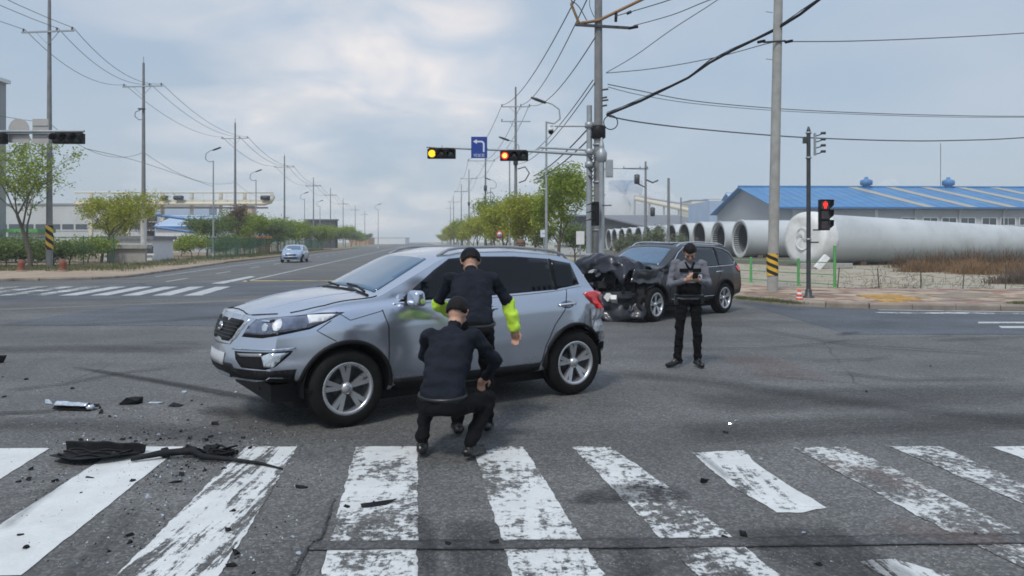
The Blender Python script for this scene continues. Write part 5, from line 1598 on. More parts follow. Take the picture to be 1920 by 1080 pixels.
# more growth by the fences
for i, (px, d, h, s_, lb, mt) in enumerate([(-20, 49, 1.6, 2.0, 'green bush at the left frame edge by the fence', 'leaf_dark'), (95, 50, 1.5, 1.6, 'green bush between the bare tree and the first pole', 'leaf_dark'), (165, 55, 1.8, 2.0, 'bush under the yellow green tree', 'leaf_spring'),
      (30, 56, 1.8, 2.0, 'taller bush behind the far left fence', 'leaf_dark'), (360, 78, 2.4, 2.2, 'round bright bush left of the first lamp post', 'leaf_spring'), (425, 80, 2.2, 2.2, 'round bush right of the first lamp post', 'leaf_dark'),
      (500, 104, 2.6, 2.6, 'bush before the green fence at the second lamp post', 'leaf_spring'), (475, 96, 2.0, 2.2, 'low bush at the foot of the second lamp post', 'leaf_dark')]):
    tree(P(px, 0, d).x, d, h, s_, lb, 80 + i, 'bushes by the left fences', mt, 3200, .11, .3, .3, .05, 1.0, name='bush', zmin=0)
# low growth on the left verge
for i, (px, d, h, s_, lb, mt) in enumerate([(12, 47, 1.4, 1.3, 'low dark bush at the foot of the bare tree', 'leaf_dark'), (60, 49, 1.3, 1.5, 'dark bush right of the bare tree foot', 'leaf_dark'), (130, 52, 1.5, 1.5, 'green bush behind the first left pole', 'leaf_dark'),
      (340, 80, 1.6, 1.9, 'bright green low bush right of the driveway', 'leaf_spring'), (372, 82, 1.9, 2.0, 'bright bush by the first lamp post', 'leaf_spring'), (320, 84, 1.4, 1.8, 'pale green bush behind the driveway', 'leaf_yellow'), (420, 84, 1.3, 1.6, 'low bush under the brown tree', 'leaf_dark')]):
    tree(P(px, 0, d).x, d, h, s_, lb, 60 + i, 'bushes on the left verge', mt, 2200, .09, .24, .3, .05, 1.0, name='bush', zmin=0)

def tufts(name, spots, mat, label, blade_h, per, spread, seed=5, w=.012, lean=.5):
    r = random.Random(seed); V, Fc = [], []
    for (x, y, z, s) in spots:
        for i in range(per):
            bx, by = x + r.gauss(0, spread * s), y + r.gauss(0, spread * s)
            hh = blade_h * s * r.uniform(.5, 1.2) * math.exp(-((bx - x) ** 2 + (by - y) ** 2) / (2.2 * spread * s) ** 2); a = r.uniform(0, 6.28); l = r.uniform(.1, lean) * hh
            dx, dy = math.cos(a), math.sin(a); k = len(V); wx_, wy_ = -dy * w, dx * w
            V += [(bx - wx_, by - wy_, z), (bx + wx_, by + wy_, z), (bx + dx * l * .4 + wx_ * .7, by + dy * l * .4 + wy_ * .7, z + hh * .6), (bx + dx * l * .4 - wx_ * .7, by + dy * l * .4 - wy_ * .7, z + hh * .6), (bx + dx * l, by + dy * l, z + hh)]
            Fc += [(k, k + 1, k + 2, k + 3), (k + 3, k + 2, k + 4)]
    me = bpy.data.meshes.new(name); me.from_pydata(V, [], Fc); me.materials.append(M[mat]); me.update()
    o = bpy.data.objects.new(name, me); link(o); tag(o, label, 'grass', None, 'stuff'); return o
sp = []
for i in range(36):
    px = 1768 + 12 * i + rnd.uniform(-12, 12); d_ = rnd.uniform(36, 41); sp.append((P(px, 0, d_).x, d_, .1, rnd.uniform(.7, 1.5)))
for i in range(4): d_ = rnd.uniform(39, 41); sp.append((P(rnd.uniform(1712, 1738), 0, d_).x, d_, .1, rnd.uniform(1.1, 1.4)))
tufts('dry_grass', sp, 'dry_grass', 'low rounded brown dry scrub in front of the big tube', .55, 420, .42, 5, .012, 1.1)
sp = [(P(rnd.uniform(1870, 2050), 0, 28).x, rnd.uniform(26.5, 29), .1, rnd.uniform(.6, 1.1)) for _ in range(16)]
tufts('brushwood', sp, 'dry_twig', 'dark brush at the right edge behind the pavement', .75, 110, .3, 6, .009, .9)
sp = [(P(rnd.uniform(1690, 2100), 0, 44).x, rnd.uniform(43, 46), .1, rnd.uniform(.6, 1.3)) for _ in range(60)]
tufts('brushwood', sp, 'leaf_brown', 'dark undergrowth under the big tube', 1.2, 80, .5, 7, .012, .9)
sp = []
for i in range(46):
    t = rnd.random(); a_, b_ = G(1392, 562, .13), G(1506, 572, .13); c = a_.lerp(b_, t); sp.append((c.x + rnd.uniform(-.1, .1), c.y + rnd.uniform(.15, 1.1), .13, rnd.uniform(.5, 1.2)))
for i in range(12): sp.append((P(1897 + rnd.uniform(-10, 90), 0, 18.8).x, 18.8 + rnd.uniform(-.2, .4), .13, rnd.uniform(.5, 1)))
tufts('weeds', sp, 'grass_green', 'green weeds along the kerb and the striped pole', .09, 40, .14, 8, .006, .8)
sp = []
for i in range(420):
    y_ = rnd.uniform(40, 150); sp.append((XL(y_) - rnd.uniform(1.5, 6), y_, .1, rnd.uniform(.5, 1.2)))
for i in range(220): sp.append((rnd.uniform(-42, -24), rnd.uniform(40.5, 47), .1, rnd.uniform(.4, 1)))
tufts('verge_grass', sp, 'grass_green', 'rough grass on the left verge', .35, 34, .45, 9, .012, .8)
sp = [(rnd.uniform(6, 30), rnd.uniform(27, 56), .11, rnd.uniform(.4, 1)) for _ in range(160)]
tufts('dry_grass', sp, 'dry_grass', 'thin dry grass scattered over the sandy yard', .14, 30, .4, 10, .006, .9)
# ================================================================== VEHICLES
def smooth_interp(tab, xs, sig=.06):
    a = np.array(tab, float); g_ = np.arange(a[:, 0].min() - .5, a[:, 0].max() + .5, .01)
    y = np.interp(g_, a[:, 0], a[:, 1]); k = np.arange(-30, 31) * .01; w_ = np.exp(-.5 * (k / sig) ** 2); w_ /= w_.sum()
    ys = np.convolve(np.pad(y, 30, mode='edge'), w_, mode='valid')
    return lambda v: float(np.interp(v, g_, ys))

def build_body(S):
    """closed loft: stations along x, half sections mirrored, rounded nose and tail"""
    zt = smooth_interp(S['top'], None, S.get('sig', .06)); zs_ = smooth_interp(S['belt'], None); zb = smooth_interp(S['bot'], None)
    W = smooth_interp(S['w'], None)
    x0, x1 = S['x0'], S['x1']
    NX = 110
    xs = [x0 + (x1 - x0) * i / (NX - 1) for i in range(NX)]
    def half(x):
        t, b, w = zt(x), zb(x), W(x)
        crown = S.get('crown', .055); ze = t - crown; s = min(zs_(x), ze - .012)
        P_ = [(0, b), (w * .45, b), (w * .80, b), (w * .91, b + .02)]
        for u, f in ((.08, .955), (.16, .972), (.26, .985), (.36, .995), (.46, 1.0), (.56, 1.0), (.66, .997), (.74, .994), (.80, .992), (.85, .982), (.90, .972), (.95, .962), (1.0, .948)):
            P_.append((w * f, b + (s - b) * u))
        ysh = w * .948
        for u in (.12, .25, .4, .55, .7, .82, .92, 1.0):
            z = s + (ze - s) * u; dz = z - s
            P_.append((ysh - (.05 * min(1, dz / .05) if dz < .05 else .05) * S.get('ledge', .5) - .15 * dz - .26 * dz * dz, z))
        ye = P_[-1][0]
        for u in (.95, .86, .74, .6, .45, .3, .15, 0): P_.append((ye * u, ze + (t - ze) * (1 - u ** 2.6)))
        return P_
    secs = [half(x) for x in xs]; n = len(secs[0])
    rings = []
    def ring(x, P_): return [(x, y, z) for y, z in P_] + [(x, -y, z) for y, z in P_[-2:0:-1]]
    def capr(x, P_, ks):
        zc = (P_[0][1] + P_[-1][1]) / 2
        return [ring(x, [(y * k, zc + (z - zc) * k) for y, z in P_]) for k in ks]
    ks = (.06, .25, .45, .62, .77, .90)
    rings += capr(x0, secs[0], ks)
    for x, s in zip(xs, secs): rings.append(ring(x, s))
    rings += capr(x1, secs[-1], ks[::-1])
    fp = smooth_interp(S['fprof'], None, .03); rp = smooth_interp(S['rprof'], None, .03)
    V = []
    wm = max(v for _, v in S['w'])
    def sst(a, b, v): t = min(1, max(0, (v - a) / (b - a))); return t * t * (3 - 2 * t)
    for r_ in rings:
        for (x, y, z) in r_:
            sf = sst(x1 - 1.05, x1, x); sr = sst(x0 + .8, x0, x)
            ya = min(1, abs(y) / wm)
            nx = x - S['fplan'] * ya ** 2.6 * sf + fp(z) * sf + S['rplan'] * ya ** 3 * sr - rp(z) * sr
            # small draw-in of the width at the nose
            ny = y * (1 - S.get('nose_in', .06) * sf)
            V.append(Vector((nx, ny, z)))
    m = len(rings[0]); Fc = []
    for i in range(len(rings) - 1):
        for k in range(m):
            k2 = (k + 1) % m
            Fc.append((i * m + k, i * m + k2, (i + 1) * m + k2, (i + 1) * m + k))
    Fc.append(tuple(range(m))[::-1]); Fc.append(tuple(range((len(rings) - 1) * m, len(rings) * m)))
    me = bpy.data.meshes.new('body'); me.from_pydata([tuple(v) for v in V], [], Fc)
    me.polygons.foreach_set('use_smooth', [True] * len(Fc))
    me.update()
    bm = bmesh.new(); bm.from_mesh(me); bmesh.ops.recalc_face_normals(bm, faces=bm.faces); bm.to_mesh(me); bm.free()
    return me

def cut_arches(me, mats, arches, deform=None):
    """boolean wheel arches; returns the new mesh"""
    for m_ in mats: me.materials.append(m_)
    o = bpy.data.objects.new('body', me); col.objects.link(o)
    cuts = []
    for (x, z, r, y0, y1) in arches:
        mb = MB(); mb.lathe([(0.0001, y0), (r, y0), (r, y1), (0.0001, y1)], c=(x, 0, z), axis='Y', n=36, mi=0)
        c = mb.build('cutter', [mats[1]]); fix_normals(c)
        bm = bmesh.new(); bm.from_mesh(c.data); bmesh.ops.remove_doubles(bm, verts=bm.verts, dist=.001); bmesh.ops.recalc_face_normals(bm, faces=bm.faces); bm.to_mesh(c.data); bm.free()
        md = o.modifiers.new('b', 'BOOLEAN'); md.operation = 'DIFFERENCE'; md.object = c; md.solver = 'EXACT'
        try: md.material_mode = 'TRANSFER'
        except Exception: pass
        cuts.append(c)
    dg = bpy.context.evaluated_depsgraph_get(); dg.update()
    res = bpy.data.meshes.new_from_object(o.evaluated_get(dg))
    bpy.data.objects.remove(o)
    for c in cuts: bpy.data.objects.remove(c)
    res.name = 'body'
    if deform:
        for v in res.vertices: v.co = deform(v.co.copy())
        res.update()
    return res

class Skin:
    """lays panels on a body surface by ray casting"""
    def __init__(s, me, parent):
        s.parent = parent
        bm = bmesh.new(); bm.from_mesh(me); s.t = BVHTree.FromBMesh(bm); bm.free()
    def hit(s, view, a, b):
        if view == 'L': o, d = Vector((a, 3, b)), Vector((0, -1, 0))
        elif view == 'R': o, d = Vector((a, -3, b)), Vector((0, 1, 0))
        elif view == 'F': o, d = Vector((5, a, b)), Vector((-1, 0, 0))
        elif view == 'B': o, d = Vector((-5, a, b)), Vector((1, 0, 0))
        elif view == 'T': o, d = Vector((a, b, 4)), Vector((0, 0, -1))
        elif view == 'D':                       # from front-left at 45 degrees: a runs along (x-y), b is z
            dd = Vector((-1, -1, 0)).normalized(); sd_ = Vector((1, -1, 0)).normalized()
            o, d = sd_ * a + Vector((0, 0, b)) - dd * 6, dd
        h, n_, i_, _ = s.t.ray_cast(o, d)
        if h is None:
            # slide to the nearest surface point
            h2, n_, i_, _ = s.t.find_nearest(o + d * (3 if view in 'LR' else 4))
            return h2, n_
        if n_.dot(d) > 0: n_ = -n_
        return h, n_
    def panel(s, name, outline, view, mat, off=.005, grid=.06, thick=.004, parent=None, smooth=True):
        pts = [Vector(p) for p in outline]
        # densify the rim
        rim = []
        for i, p in enumerate(pts):
            q = pts[(i + 1) % len(pts)]; k = max(1, int((q - p).length / grid))
            for j in range(k): rim.append(p.lerp(q, j / k))
        xs = [p.x for p in rim]; ys = [p.y for p in rim]
        inner = []
        x = min(xs) + grid / 2
        while x < max(xs):
            y = min(ys) + grid / 2
            while y < max(ys):
                inside = False; j = len(pts) - 1
                for i in range(len(pts)):
                    if (pts[i].y > y) != (pts[j].y > y) and x < (pts[j].x - pts[i].x) * (y - pts[i].y) / (pts[j].y - pts[i].y) + pts[i].x: inside = not inside
                    j = i
                if inside: inner.append(Vector((x, y)))
                y += grid
            x += grid
        allp = rim + inner
        r = delaunay_2d_cdt(allp, [], [list(range(len(rim)))], 1, 1e-6)
        V, N = [], []
        for p in r[0]:
            h, n_ = s.hit(view, p.x, p.y); V.append(h + n_ * off); N.append(n_)
        Fc = [tuple(f) for f in r[2]]
        me = bpy.data.meshes.new(name); me.from_pydata([tuple(v) for v in V], [], Fc)
        me.materials.append(M[mat]); me.polygons.foreach_set('use_smooth', [smooth] * len(Fc)); me.update()
        # face outwards
        if len(me.polygons):
            fn = me.polygons[0].normal; nn = N[Fc[0][0]]
            if fn.dot(nn) < 0: me.flip_normals()
        o = bpy.data.objects.new(name, me); link(o, parent or s.parent)
        if thick:
            sm = o.modifiers.new('s', 'SOLIDIFY'); sm.thickness = thick; sm.offset = -1
        return o
    def line(s, name, pts, view, mat='black_plastic', w=.008, off=.0025, closed=False, parent=None):
        pts = [Vector(p) for p in pts]
        if closed: pts.append(pts[0])
        dense = []
        for i in range(len(pts) - 1):
            k = max(1, int((pts[i + 1] - pts[i]).length / .04))
            for j in range(k): dense.append(pts[i].lerp(pts[i + 1], j / k))
        dense.append(pts[-1])
        m = MB(); V = []
        for p in dense:
            h, n_ = s.hit(view, p.x, p.y); V.append(h + n_ * off)
        m.tube(V, w / 2, 6, cap=True)
        return m.build(name, M[mat], parent or s.parent)

def wheel(parent, x, y, r, w, side, spokes=5, rim_r=.225, style='alloy', twin=True, z=None, flat=0, steer=0):
    """tyre with shoulders and grooves; rim with spokes is its sub-part"""
    m = MB()
    m.lathe([(rim_r, -w / 2 + .01), (rim_r + .015, -w / 2), (r - .05, -w / 2 - .004), (r - .012, -w / 2 + .018), (r, -w / 2 + .045), (r, -.05), (r - .008, -.045), (r - .008, -.03), (r, -.025), (r, .025), (r - .008, .03), (r - .008, .045), (r, .05), (r, w / 2 - .045), (r - .012, w / 2 - .018), (r - .05, w / 2 + .004), (rim_r + .015, w / 2), (rim_r, w / 2 - .01)], axis='Y', n=40, closed=False)
    t = m.build('wheel', M['tyre'], parent, (x, y, z if z is not None else r)); fix_normals(t)
    t.rotation_euler = (0, 0, steer)
    s = side
    m = MB()
    m.lathe([(rim_r + .008, s * (w / 2 - .004)), (rim_r - .006, s * (w / 2 + .002)), (rim_r - .022, s * (w / 2 - .008)), (rim_r - .03, s * (w / 2 - .03)), (rim_r - .035, -s * w * .3)], axis='Y', n=40)
    m.lathe([(.0, s * (w / 2 - .012)), (.035, s * (w / 2 - .014)), (.055, s * (w / 2 - .03)), (.06, s * (w / 2 - .07))], axis='Y', n=20)
    for k in range(spokes):
        a = 2 * math.pi * k / spokes + .2
        for da in ((-.16, .16) if twin else (0,)):
            a2 = a + da; ai = a + da * .35
            p0 = Vector((.045 * math.cos(ai), s * (w / 2 - .035), .045 * math.sin(ai))); p1 = Vector(((rim_r - .02) * math.cos(a2), s * (w / 2 - .014), (rim_r - .02) * math.sin(a2)))
            d_ = (p1 - p0); q_ = Vector((-math.sin(a2), 0, math.cos(a2)))
            w0, w1 = (.016, .024) if twin else (.03, .04)
            V = [p0 - q_ * w0, p0 + q_ * w0, p1 + q_ * w1, p1 - q_ * w1]; dn_ = Vector((0, -s * .035, 0))
            m.add([*V, *[v + dn_ for v in V]], [(0, 1, 2, 3), (7, 6, 5, 4), (0, 4, 5, 1), (2, 6, 7, 3), (1, 5, 6, 2), (3, 7, 4, 0)])
    ri = m.build('rim', M[style], t); fix_normals(ri)
    m = MB(); m.lathe([(0, -s * .02), (rim_r - .03, -s * .02)], axis='Y', n=24); m.lathe([(.0, s * .012), (.13, s * .012), (.13, 0)], axis='Y', n=24); m.build('brake_disc', M['dark_steel'], t)
    m = MB()
    for k in range(5):
        a = 2 * math.pi * k / 5; m.lathe([(.007, s * (w / 2 - .016)), (0, s * (w / 2 - .010))], c=(.022 * math.cos(a), 0, .022 * math.sin(a)), axis='Y', n=6)
    m.build('wheel_nuts', M['dark_steel'], t)
    return t

def liner(parent, xc, s, zc, r):
    m = MB(); n = 20; V = []
    for i in range(n + 1):
        a = math.pi * (-.06 + 1.12 * i / n)
        for y in (.57, .86): V.append((xc + (r - .003) * math.cos(a), y * s, zc + (r - .003) * math.sin(a)))
    V.append((xc, .57 * s, zc))
    m.add(V, [(2 * i, 2 * i + 1, 2 * i + 3, 2 * i + 2) for i in range(n)] + [(2 * i, 2 * i + 2, len(V) - 1) for i in range(n)])
    return m.build('arch_liner', M['black_plastic'], parent)

# ------------------------------------------------------------------ silver SUV
def crush_rear(v):
    k = max(0.0, (-1.15 - v.x) / .65)
    if k <= 0: return v
    k = min(1, k)
    n_ = noise.noise(v * 4.5) * .5 + abs(noise.noise(v * 9 + Vector((3, 1, 2)))) * .5
    side = .35 + .65 * max(0, min(1, (v.y + .2) / 1.0))
    low = 1 if v.z < 1.05 else .25
    return Vector((v.x + k * .09 * n_ * side * low * 1.3, v.y - (1 if v.y > 0 else -1) * k * .10 * (n_ + .1) * low * side, v.z + k * .04 * noise.noise(v * 5 + Vector((9, 0, 0))) * low))
SIL = dict(x0=-1.88, x1=2.27, sig=.05,
    top=[(-1.80, 1.16), (-1.72, 1.34), (-1.55, 1.53), (-1.2, 1.60), (-.6, 1.645), (0.0, 1.64), (.30, 1.58), (1.02, 1.225), (1.30, 1.205), (1.80, 1.15), (2.12, 1.08), (2.27, 1.03)],
    belt=[(-1.8, 1.12), (-1.0, 1.16), (0, 1.12), (.9, 1.09), (1.5, 1.05), (2.12, .97)],
    bot=[(-1.8, .42), (-1.3, .30), (0, .26), (1.2, .28), (1.7, .40), (2.27, .46)],
    w=[(-1.8, .86), (-1.4, .915), (-.8, .925), (.8, .925), (1.4, .92), (1.8, .90), (2.12, .86)],
    fplan=.36, rplan=.12, fprof=[(.2, -.10), (.42, -.03), (.58, .02), (.75, -.01), (.90, -.05), (1.0, -.09), (1.1, -.16), (1.25, -.2)],
    rprof=[(.3, -.05), (.6, .0), (.9, -.01), (1.15, -.05), (1.5, -.16)], crown=.06, nose_in=.05, deform=crush_rear)

th = R(213.5)
silver = empty('silver_suv', (-.89, 8.30, 0), th)
tag(silver, 'silver blue SUV with a crumpled rear quarter standing across the junction', 'car')
me = build_body(SIL)
AR = .405
me = cut_arches(me, [M['silver_paint'], M['black_plastic'], M['silver_scraped']], [(1.32, .37, AR, .55, 1.3), (1.32, .37, AR, -1.3, -.55), (-1.32, .37, AR, .55, 1.3), (-1.32, .37, AR, -1.3, -.55)], crush_rear)
body = bpy.data.objects.new('body', me); link(body, silver)
while len(me.materials) < 3: me.materials.append(M['silver_scraped'])
mn = [m_.name for m_ in me.materials]
for p in me.polygons:
    if mn[p.material_index] == 'silver_paint':
        c = p.center
        if c.x < -1.46 + .16 * noise.noise(c * 6) and c.z < 1.0 and c.y > 0: p.material_index = mn.index('silver_scraped') if 'silver_scraped' in mn else 0
    p.use_smooth = mn[p.material_index] != 'black_plastic'
try: me.set_sharp_from_angle(angle=R(38))
except Exception: pass
sk = Skin(me, silver)
# glass
sk.panel('windscreen', [(.98, -.68), (1.0, 0), (.98, .68), (.36, .56), (.34, 0), (.36, -.56)], 'T', 'windscreen_glass', .006, .09)
for vw, nm in (('L', 1), ('R', -1)):
    sk.panel('side_window', [(.80, 1.125), (.38, 1.42), (.20, 1.525), (-.05, 1.545), (-.05, 1.135)], vw, 'tinted_glass', .006, .07)
    sk.panel('side_window', [(-.12, 1.14), (-.12, 1.545), (-.6, 1.54), (-1.02, 1.51), (-1.06, 1.175)], vw, 'tinted_glass', .006, .07)
    sk.panel('quarter_window', [(-1.10, 1.18), (-1.07, 1.50), (-1.34, 1.455), (-1.43, 1.22)], vw, 'tinted_glass', .006, .07)
    sk.panel('window_pillar', [(-.05, 1.13), (-.05, 1.55), (-.12, 1.55), (-.12, 1.135)], vw, 'black_plastic', .004, .07)
    sk.panel('window_pillar', [(-1.06, 1.17), (-1.03, 1.51), (-1.07, 1.51), (-1.10, 1.175)], vw, 'black_plastic', .004, .07)
    sk.line('belt_trim', [(.86, 1.105), (-.05, 1.12), (-.7, 1.145), (-1.10, 1.165), (-1.45, 1.205)], vw, 'chrome', .014, .004)
    sk.line('door_seam', [(.98, 1.06), (.93, .90), (.93, .45), (.86, .36), (-.10, .33), (-.10, 1.12)], vw)
    sk.line('door_seam', [(-.10, .33), (-.78, .34), (-.86, .42), (-.90, .58), (-1.02, .80), (-1.16, .95), (-1.22, 1.17)], vw)
    sk.panel('sill_cladding', [(.88, .30), (.86, .40), (-.84, .40), (-.88, .30)], vw, 'black_plastic', .012, .1, .012)
    for x_ in (-.16, -1.20):
        # recess disc, handle bar
        sk.panel('handle_recess', [(x_ + .10 * math.cos(a), 1.01 + .042 * math.sin(a)) for a in [i * math.pi / 8 for i in range(16)]], vw, 'lamp_grey', .0015, .03, .001)
        hA, nA = sk.hit(vw, x_ + .12, 1.005); hB, nB = sk.hit(vw, x_ - .12, 1.012)
        m = MB(); m.tube([hA + nA * .005, hA + nA * .035 + Vector((-.02, 0, 0)), hB + nB * .035 + Vector((.02, 0, 0)), hB + nB * .005], .0135, 8); m.build('door_handle', M['chrome'], silver)
    s = nm
    mir = MB(); mir.box((.70, s * 1.03, 1.165), (.13, .22, .15), None, 0, .86); mo = mir.build('mirror', M['silver_paint'], silver); bv = mo.modifiers.new('b', 'BEVEL'); bv.width = .04; bv.segments = 4; mo.data.polygons.foreach_set('use_smooth', [True] * 6)
    mb = MB(); mb.tube([(.72, s * .86, 1.12), (.71, s * .97, 1.13)], .025, 6); mb.build('mirror_arm', M['black_plastic'], mo)
# roof rails
for s in (1, -1):
    m = MB(); pts = []
    for i in range(15):
        x_ = .25 - 1.75 * i / 14; h_, n_ = sk.hit('T', x_, s * .60); pts.append(h_ + Vector((0, 0, .035 if 0 < i < 14 else .0)))
    m.tube(pts, .016, 8); m.build('roof_rail', M['dull_metal'], silver)
sk.line('hood_seam', [(1.0, .80), (1.5, .77), (1.78, .66)], 'T')
sk.line('hood_seam', [(1.0, -.80), (1.5, -.77), (1.78, -.66)], 'T')
sk.line('hood_crease', [(1.05, .48), (1.6, .44), (1.92, .38)], 'T', 'silver_paint', .016, -.002)
sk.line('hood_crease', [(1.05, -.48), (1.6, -.44), (1.92, -.38)], 'T', 'silver_paint', .016, -.002)
sk.line('hood_seam', [(-.60, 1.045), (-.42, 1.03), (-.2, 1.05), (0, 1.055), (.2, 1.05), (.42, 1.03), (.60, 1.045)], 'F', w=.010)
sk.line('hood_seam', [(1.06, -.72), (1.09, 0), (1.06, .72)], 'T', w=.03)
m = MB(); m.tube([sk.hit('T', 1.05, .62)[0] + Vector((0, 0, .02)), sk.hit('T', 1.02, .35)[0] + Vector((0, 0, .03)), sk.hit('T', .99, .02)[0] + Vector((0, 0, .02))], .012, 6); m.build('wiper', M['black_plastic'], silver)
m = MB(); m.tube([sk.hit('T', 1.06, -.05)[0] + Vector((0, 0, .02)), sk.hit('T', 1.0, -.5)[0] + Vector((0, 0, .03))], .012, 6); m.build('wiper', M['black_plastic'], silver)
# grille: pale surround, black hexagonal opening pinched in the middle, slats, oval badge
def sym(h): return h + [(-y, z) for y, z in h[::-1] if abs(y) > 1e-6]
sur = sym([(0, 1.035), (.14, 1.02), (.44, 1.03), (.50, 1.0), (.40, .83), (.32, .765), (0, .745)])
gr = sk.panel('grille_surround', sur, 'F', 'bright_trim', .006, .05, .02)
opn = sym([(0, .985), (.06, .985), (.09, .965), (.16, .965), (.20, .99), (.43, .985), (.43, .965), (.34, .83), (.28, .79), (.13, .785), (.09, .805), (0, .805)])
sk.panel('grille_opening', opn, 'F', 'black_plastic', .014, .05, .004, gr)
for z_ in (.825, .855, .885, .915, .945):
    hw = .33 + (z_ - .8) * .55
    sk.line('grille_slat', [(-hw, z_), (-.12, z_), (.12, z_), (hw, z_)], 'F', 'dark_steel', .007, .018, parent=gr)
bd = sk.panel('badge', [(.075 * math.cos(a), .90 + .040 * math.sin(a)) for a in [i * math.pi / 8 for i in range(16)]], 'F', 'chrome', .030, .03, .012)
hb, nb_ = sk.hit('F', 0, .90)
tx = text_obj('KIA', .055, M['black_paint'], bd, hb + Vector((.0335, 0, 0)), (R(90), 0, R(90)), 'emblem_lettering', .001)
# lower bumper
sk.panel('lower_bumper', sym([(0, .60), (.40, .60), (.52, .50), (.60, .42), (0, .42)]), 'F', 'black_plastic', .008, .06, .012)
sk.panel('number_plate', [(-.26, .575), (.26, .575), (.26, .685), (-.26, .685)], 'F', 'plate_white', .014, .08, .006)
for s, vw in ((1, 'L'), (-1, 'R')):
    def mir_(l): return [(y * s, z) for y, z in l]
# headlights span nose and side: project from the 45 degree view on the near side, and mirrored geometry for the far side
def on_diag(name, out_xy, mat, off, thick=.006, parent=None, grid=.04):
    return sk.panel(name, out_xy, 'D', mat, off, grid, thick, parent)
def dcoord(x, y): return (x - y) / math.sqrt(2)
# corner positions on body: find a-coordinates from x,y of the surface
hl_far = dcoord(2.12, .44); hl_near = dcoord(1.38, .92)
HLo = [(hl_far, .845), (hl_far - .06, .94), (hl_far - .14, 1.005), (.70, 1.035), (.52, 1.055), (hl_near + .01, 1.055), (hl_near + .12, .985), (.58, .915), (.80, .87), (.95, .845)]
h1 = on_diag('headlight', HLo, 'black_plastic', .003, .004)
def shrink(poly, k, dy=0, dx=0):
    cx_ = sum(p[0] for p in poly) / len(poly); cy_ = sum(p[1] for p in poly) / len(poly)
    return [(cx_ + (p[0] - cx_) * k + dx, cy_ + (p[1] - cy_) * k * .86 + dy) for p in poly]
on_diag('lens_cover', shrink(HLo, .95, .006), 'lamp_grey', .008, .004, h1)
on_diag('reflector', [(hl_near + .07, 1.04), (hl_near + .30, 1.035), (hl_near + .27, .965), (hl_near + .14, .985)], 'lamp_white', .012, .003, h1)
on_diag('projector', [(.82 + .035 * math.cos(a), .955 + .045 * math.sin(a)) for a in [i * math.pi / 8 for i in range(16)]], 'lamp_white', .014, .004, h1, .02)
on_diag('projector', [(.93 + .03 * math.cos(a), .935 + .035 * math.sin(a)) for a in [i * math.pi / 8 for i in range(16)]], 'clear_lens', .014, .004, h1, .02)
sk.panel('headlight', [(-.52, .86), (-.56, .97), (-.72, 1.04), (-.84, 1.04), (-.80, .93)], 'F', 'lamp_grey', .006, .04, .01)
# fog lamp recess, near side
f0, f1 = dcoord(2.17, .42), dcoord(1.84, .86)
fr = on_diag('fog_lamp_recess', [(f0 + .02, .715), (f1, .735), (f1 + .02, .70), (f1 + .12, .60), (f1 + .20, .575), (f0 - .08, .58), (f0 + .0, .65)], 'black_plastic', .005, .01)
on_diag('fog_lamp', [(f1 + .03, .72), (f1 + .14, .595), (f1 + .21, .60), (f1 + .24, .69), (f1 + .16, .722)], 'clear_lens', .012, .006, fr)
on_diag('trim_blade', [(f0 - .02, .700), (f1 + .24, .715), (f1 + .24, .685), (f0 - .07, .672)], 'dull_metal', .012, .004, fr)
on_diag('bumper_lip', [(f0 + .05, .742), (f1 - .02, .762), (f1 - .02, .748), (f0 + .05, .727)], 'silver_paint', .014, .012)
sk.line('bumper_seam', [(hl_near + .10, .985), (hl_near + .2, .90), (hl_near + .05, .80)], 'D', w=.008)
sk.line('fender_seam', [(1.42, 1.06), (1.30, .98), (.98, 1.05)], 'L', w=.006)
on_diag('lower_bumper', [(f0 + .1, .565), (f1 - .02, .565), (f1 + .02, .44), (f0 + .1, .42)], 'black_plastic', .006, .012)
# tail lamp and scraped quarter
tl = sk.panel('tail_light', [(-1.48, 1.125), (-1.66, 1.13), (-1.79, 1.09), (-1.835, .98), (-1.815, .93), (-1.72, .90), (-1.61, .99), (-1.51, 1.07)], 'L', 'red_lens', .022, .04, .025)
sk.panel('reflector', [(-1.66, 1.10), (-1.75, 1.08), (-1.80, .98), (-1.76, .95), (-1.69, 1.02)], 'L', 'dark_red_lens', .027, .04, .004, tl)
sk.panel('tail_light', [(-1.46, 1.13), (-1.66, 1.12), (-1.76, 1.0), (-1.62, .93)], 'R', 'red_lens', .012, .05, .01)
sk.panel('rear_window', [(-.55, 1.20), (.55, 1.20), (.50, 1.50), (-.50, 1.50)], 'B', 'tinted_glass', .006, .08)
sk.panel('bumper_cladding', [(-1.62, .46), (-1.80, .46), (-1.80, .60), (-1.70, .66), (-1.66, .58)], 'L', 'black_plastic', .010, .05, .01)
sk.panel('rear_reflector', [(-1.72, .60), (-1.79, .60), (-1.79, .65), (-1.72, .65)], 'L', 'red_lens', .02, .03, .006)
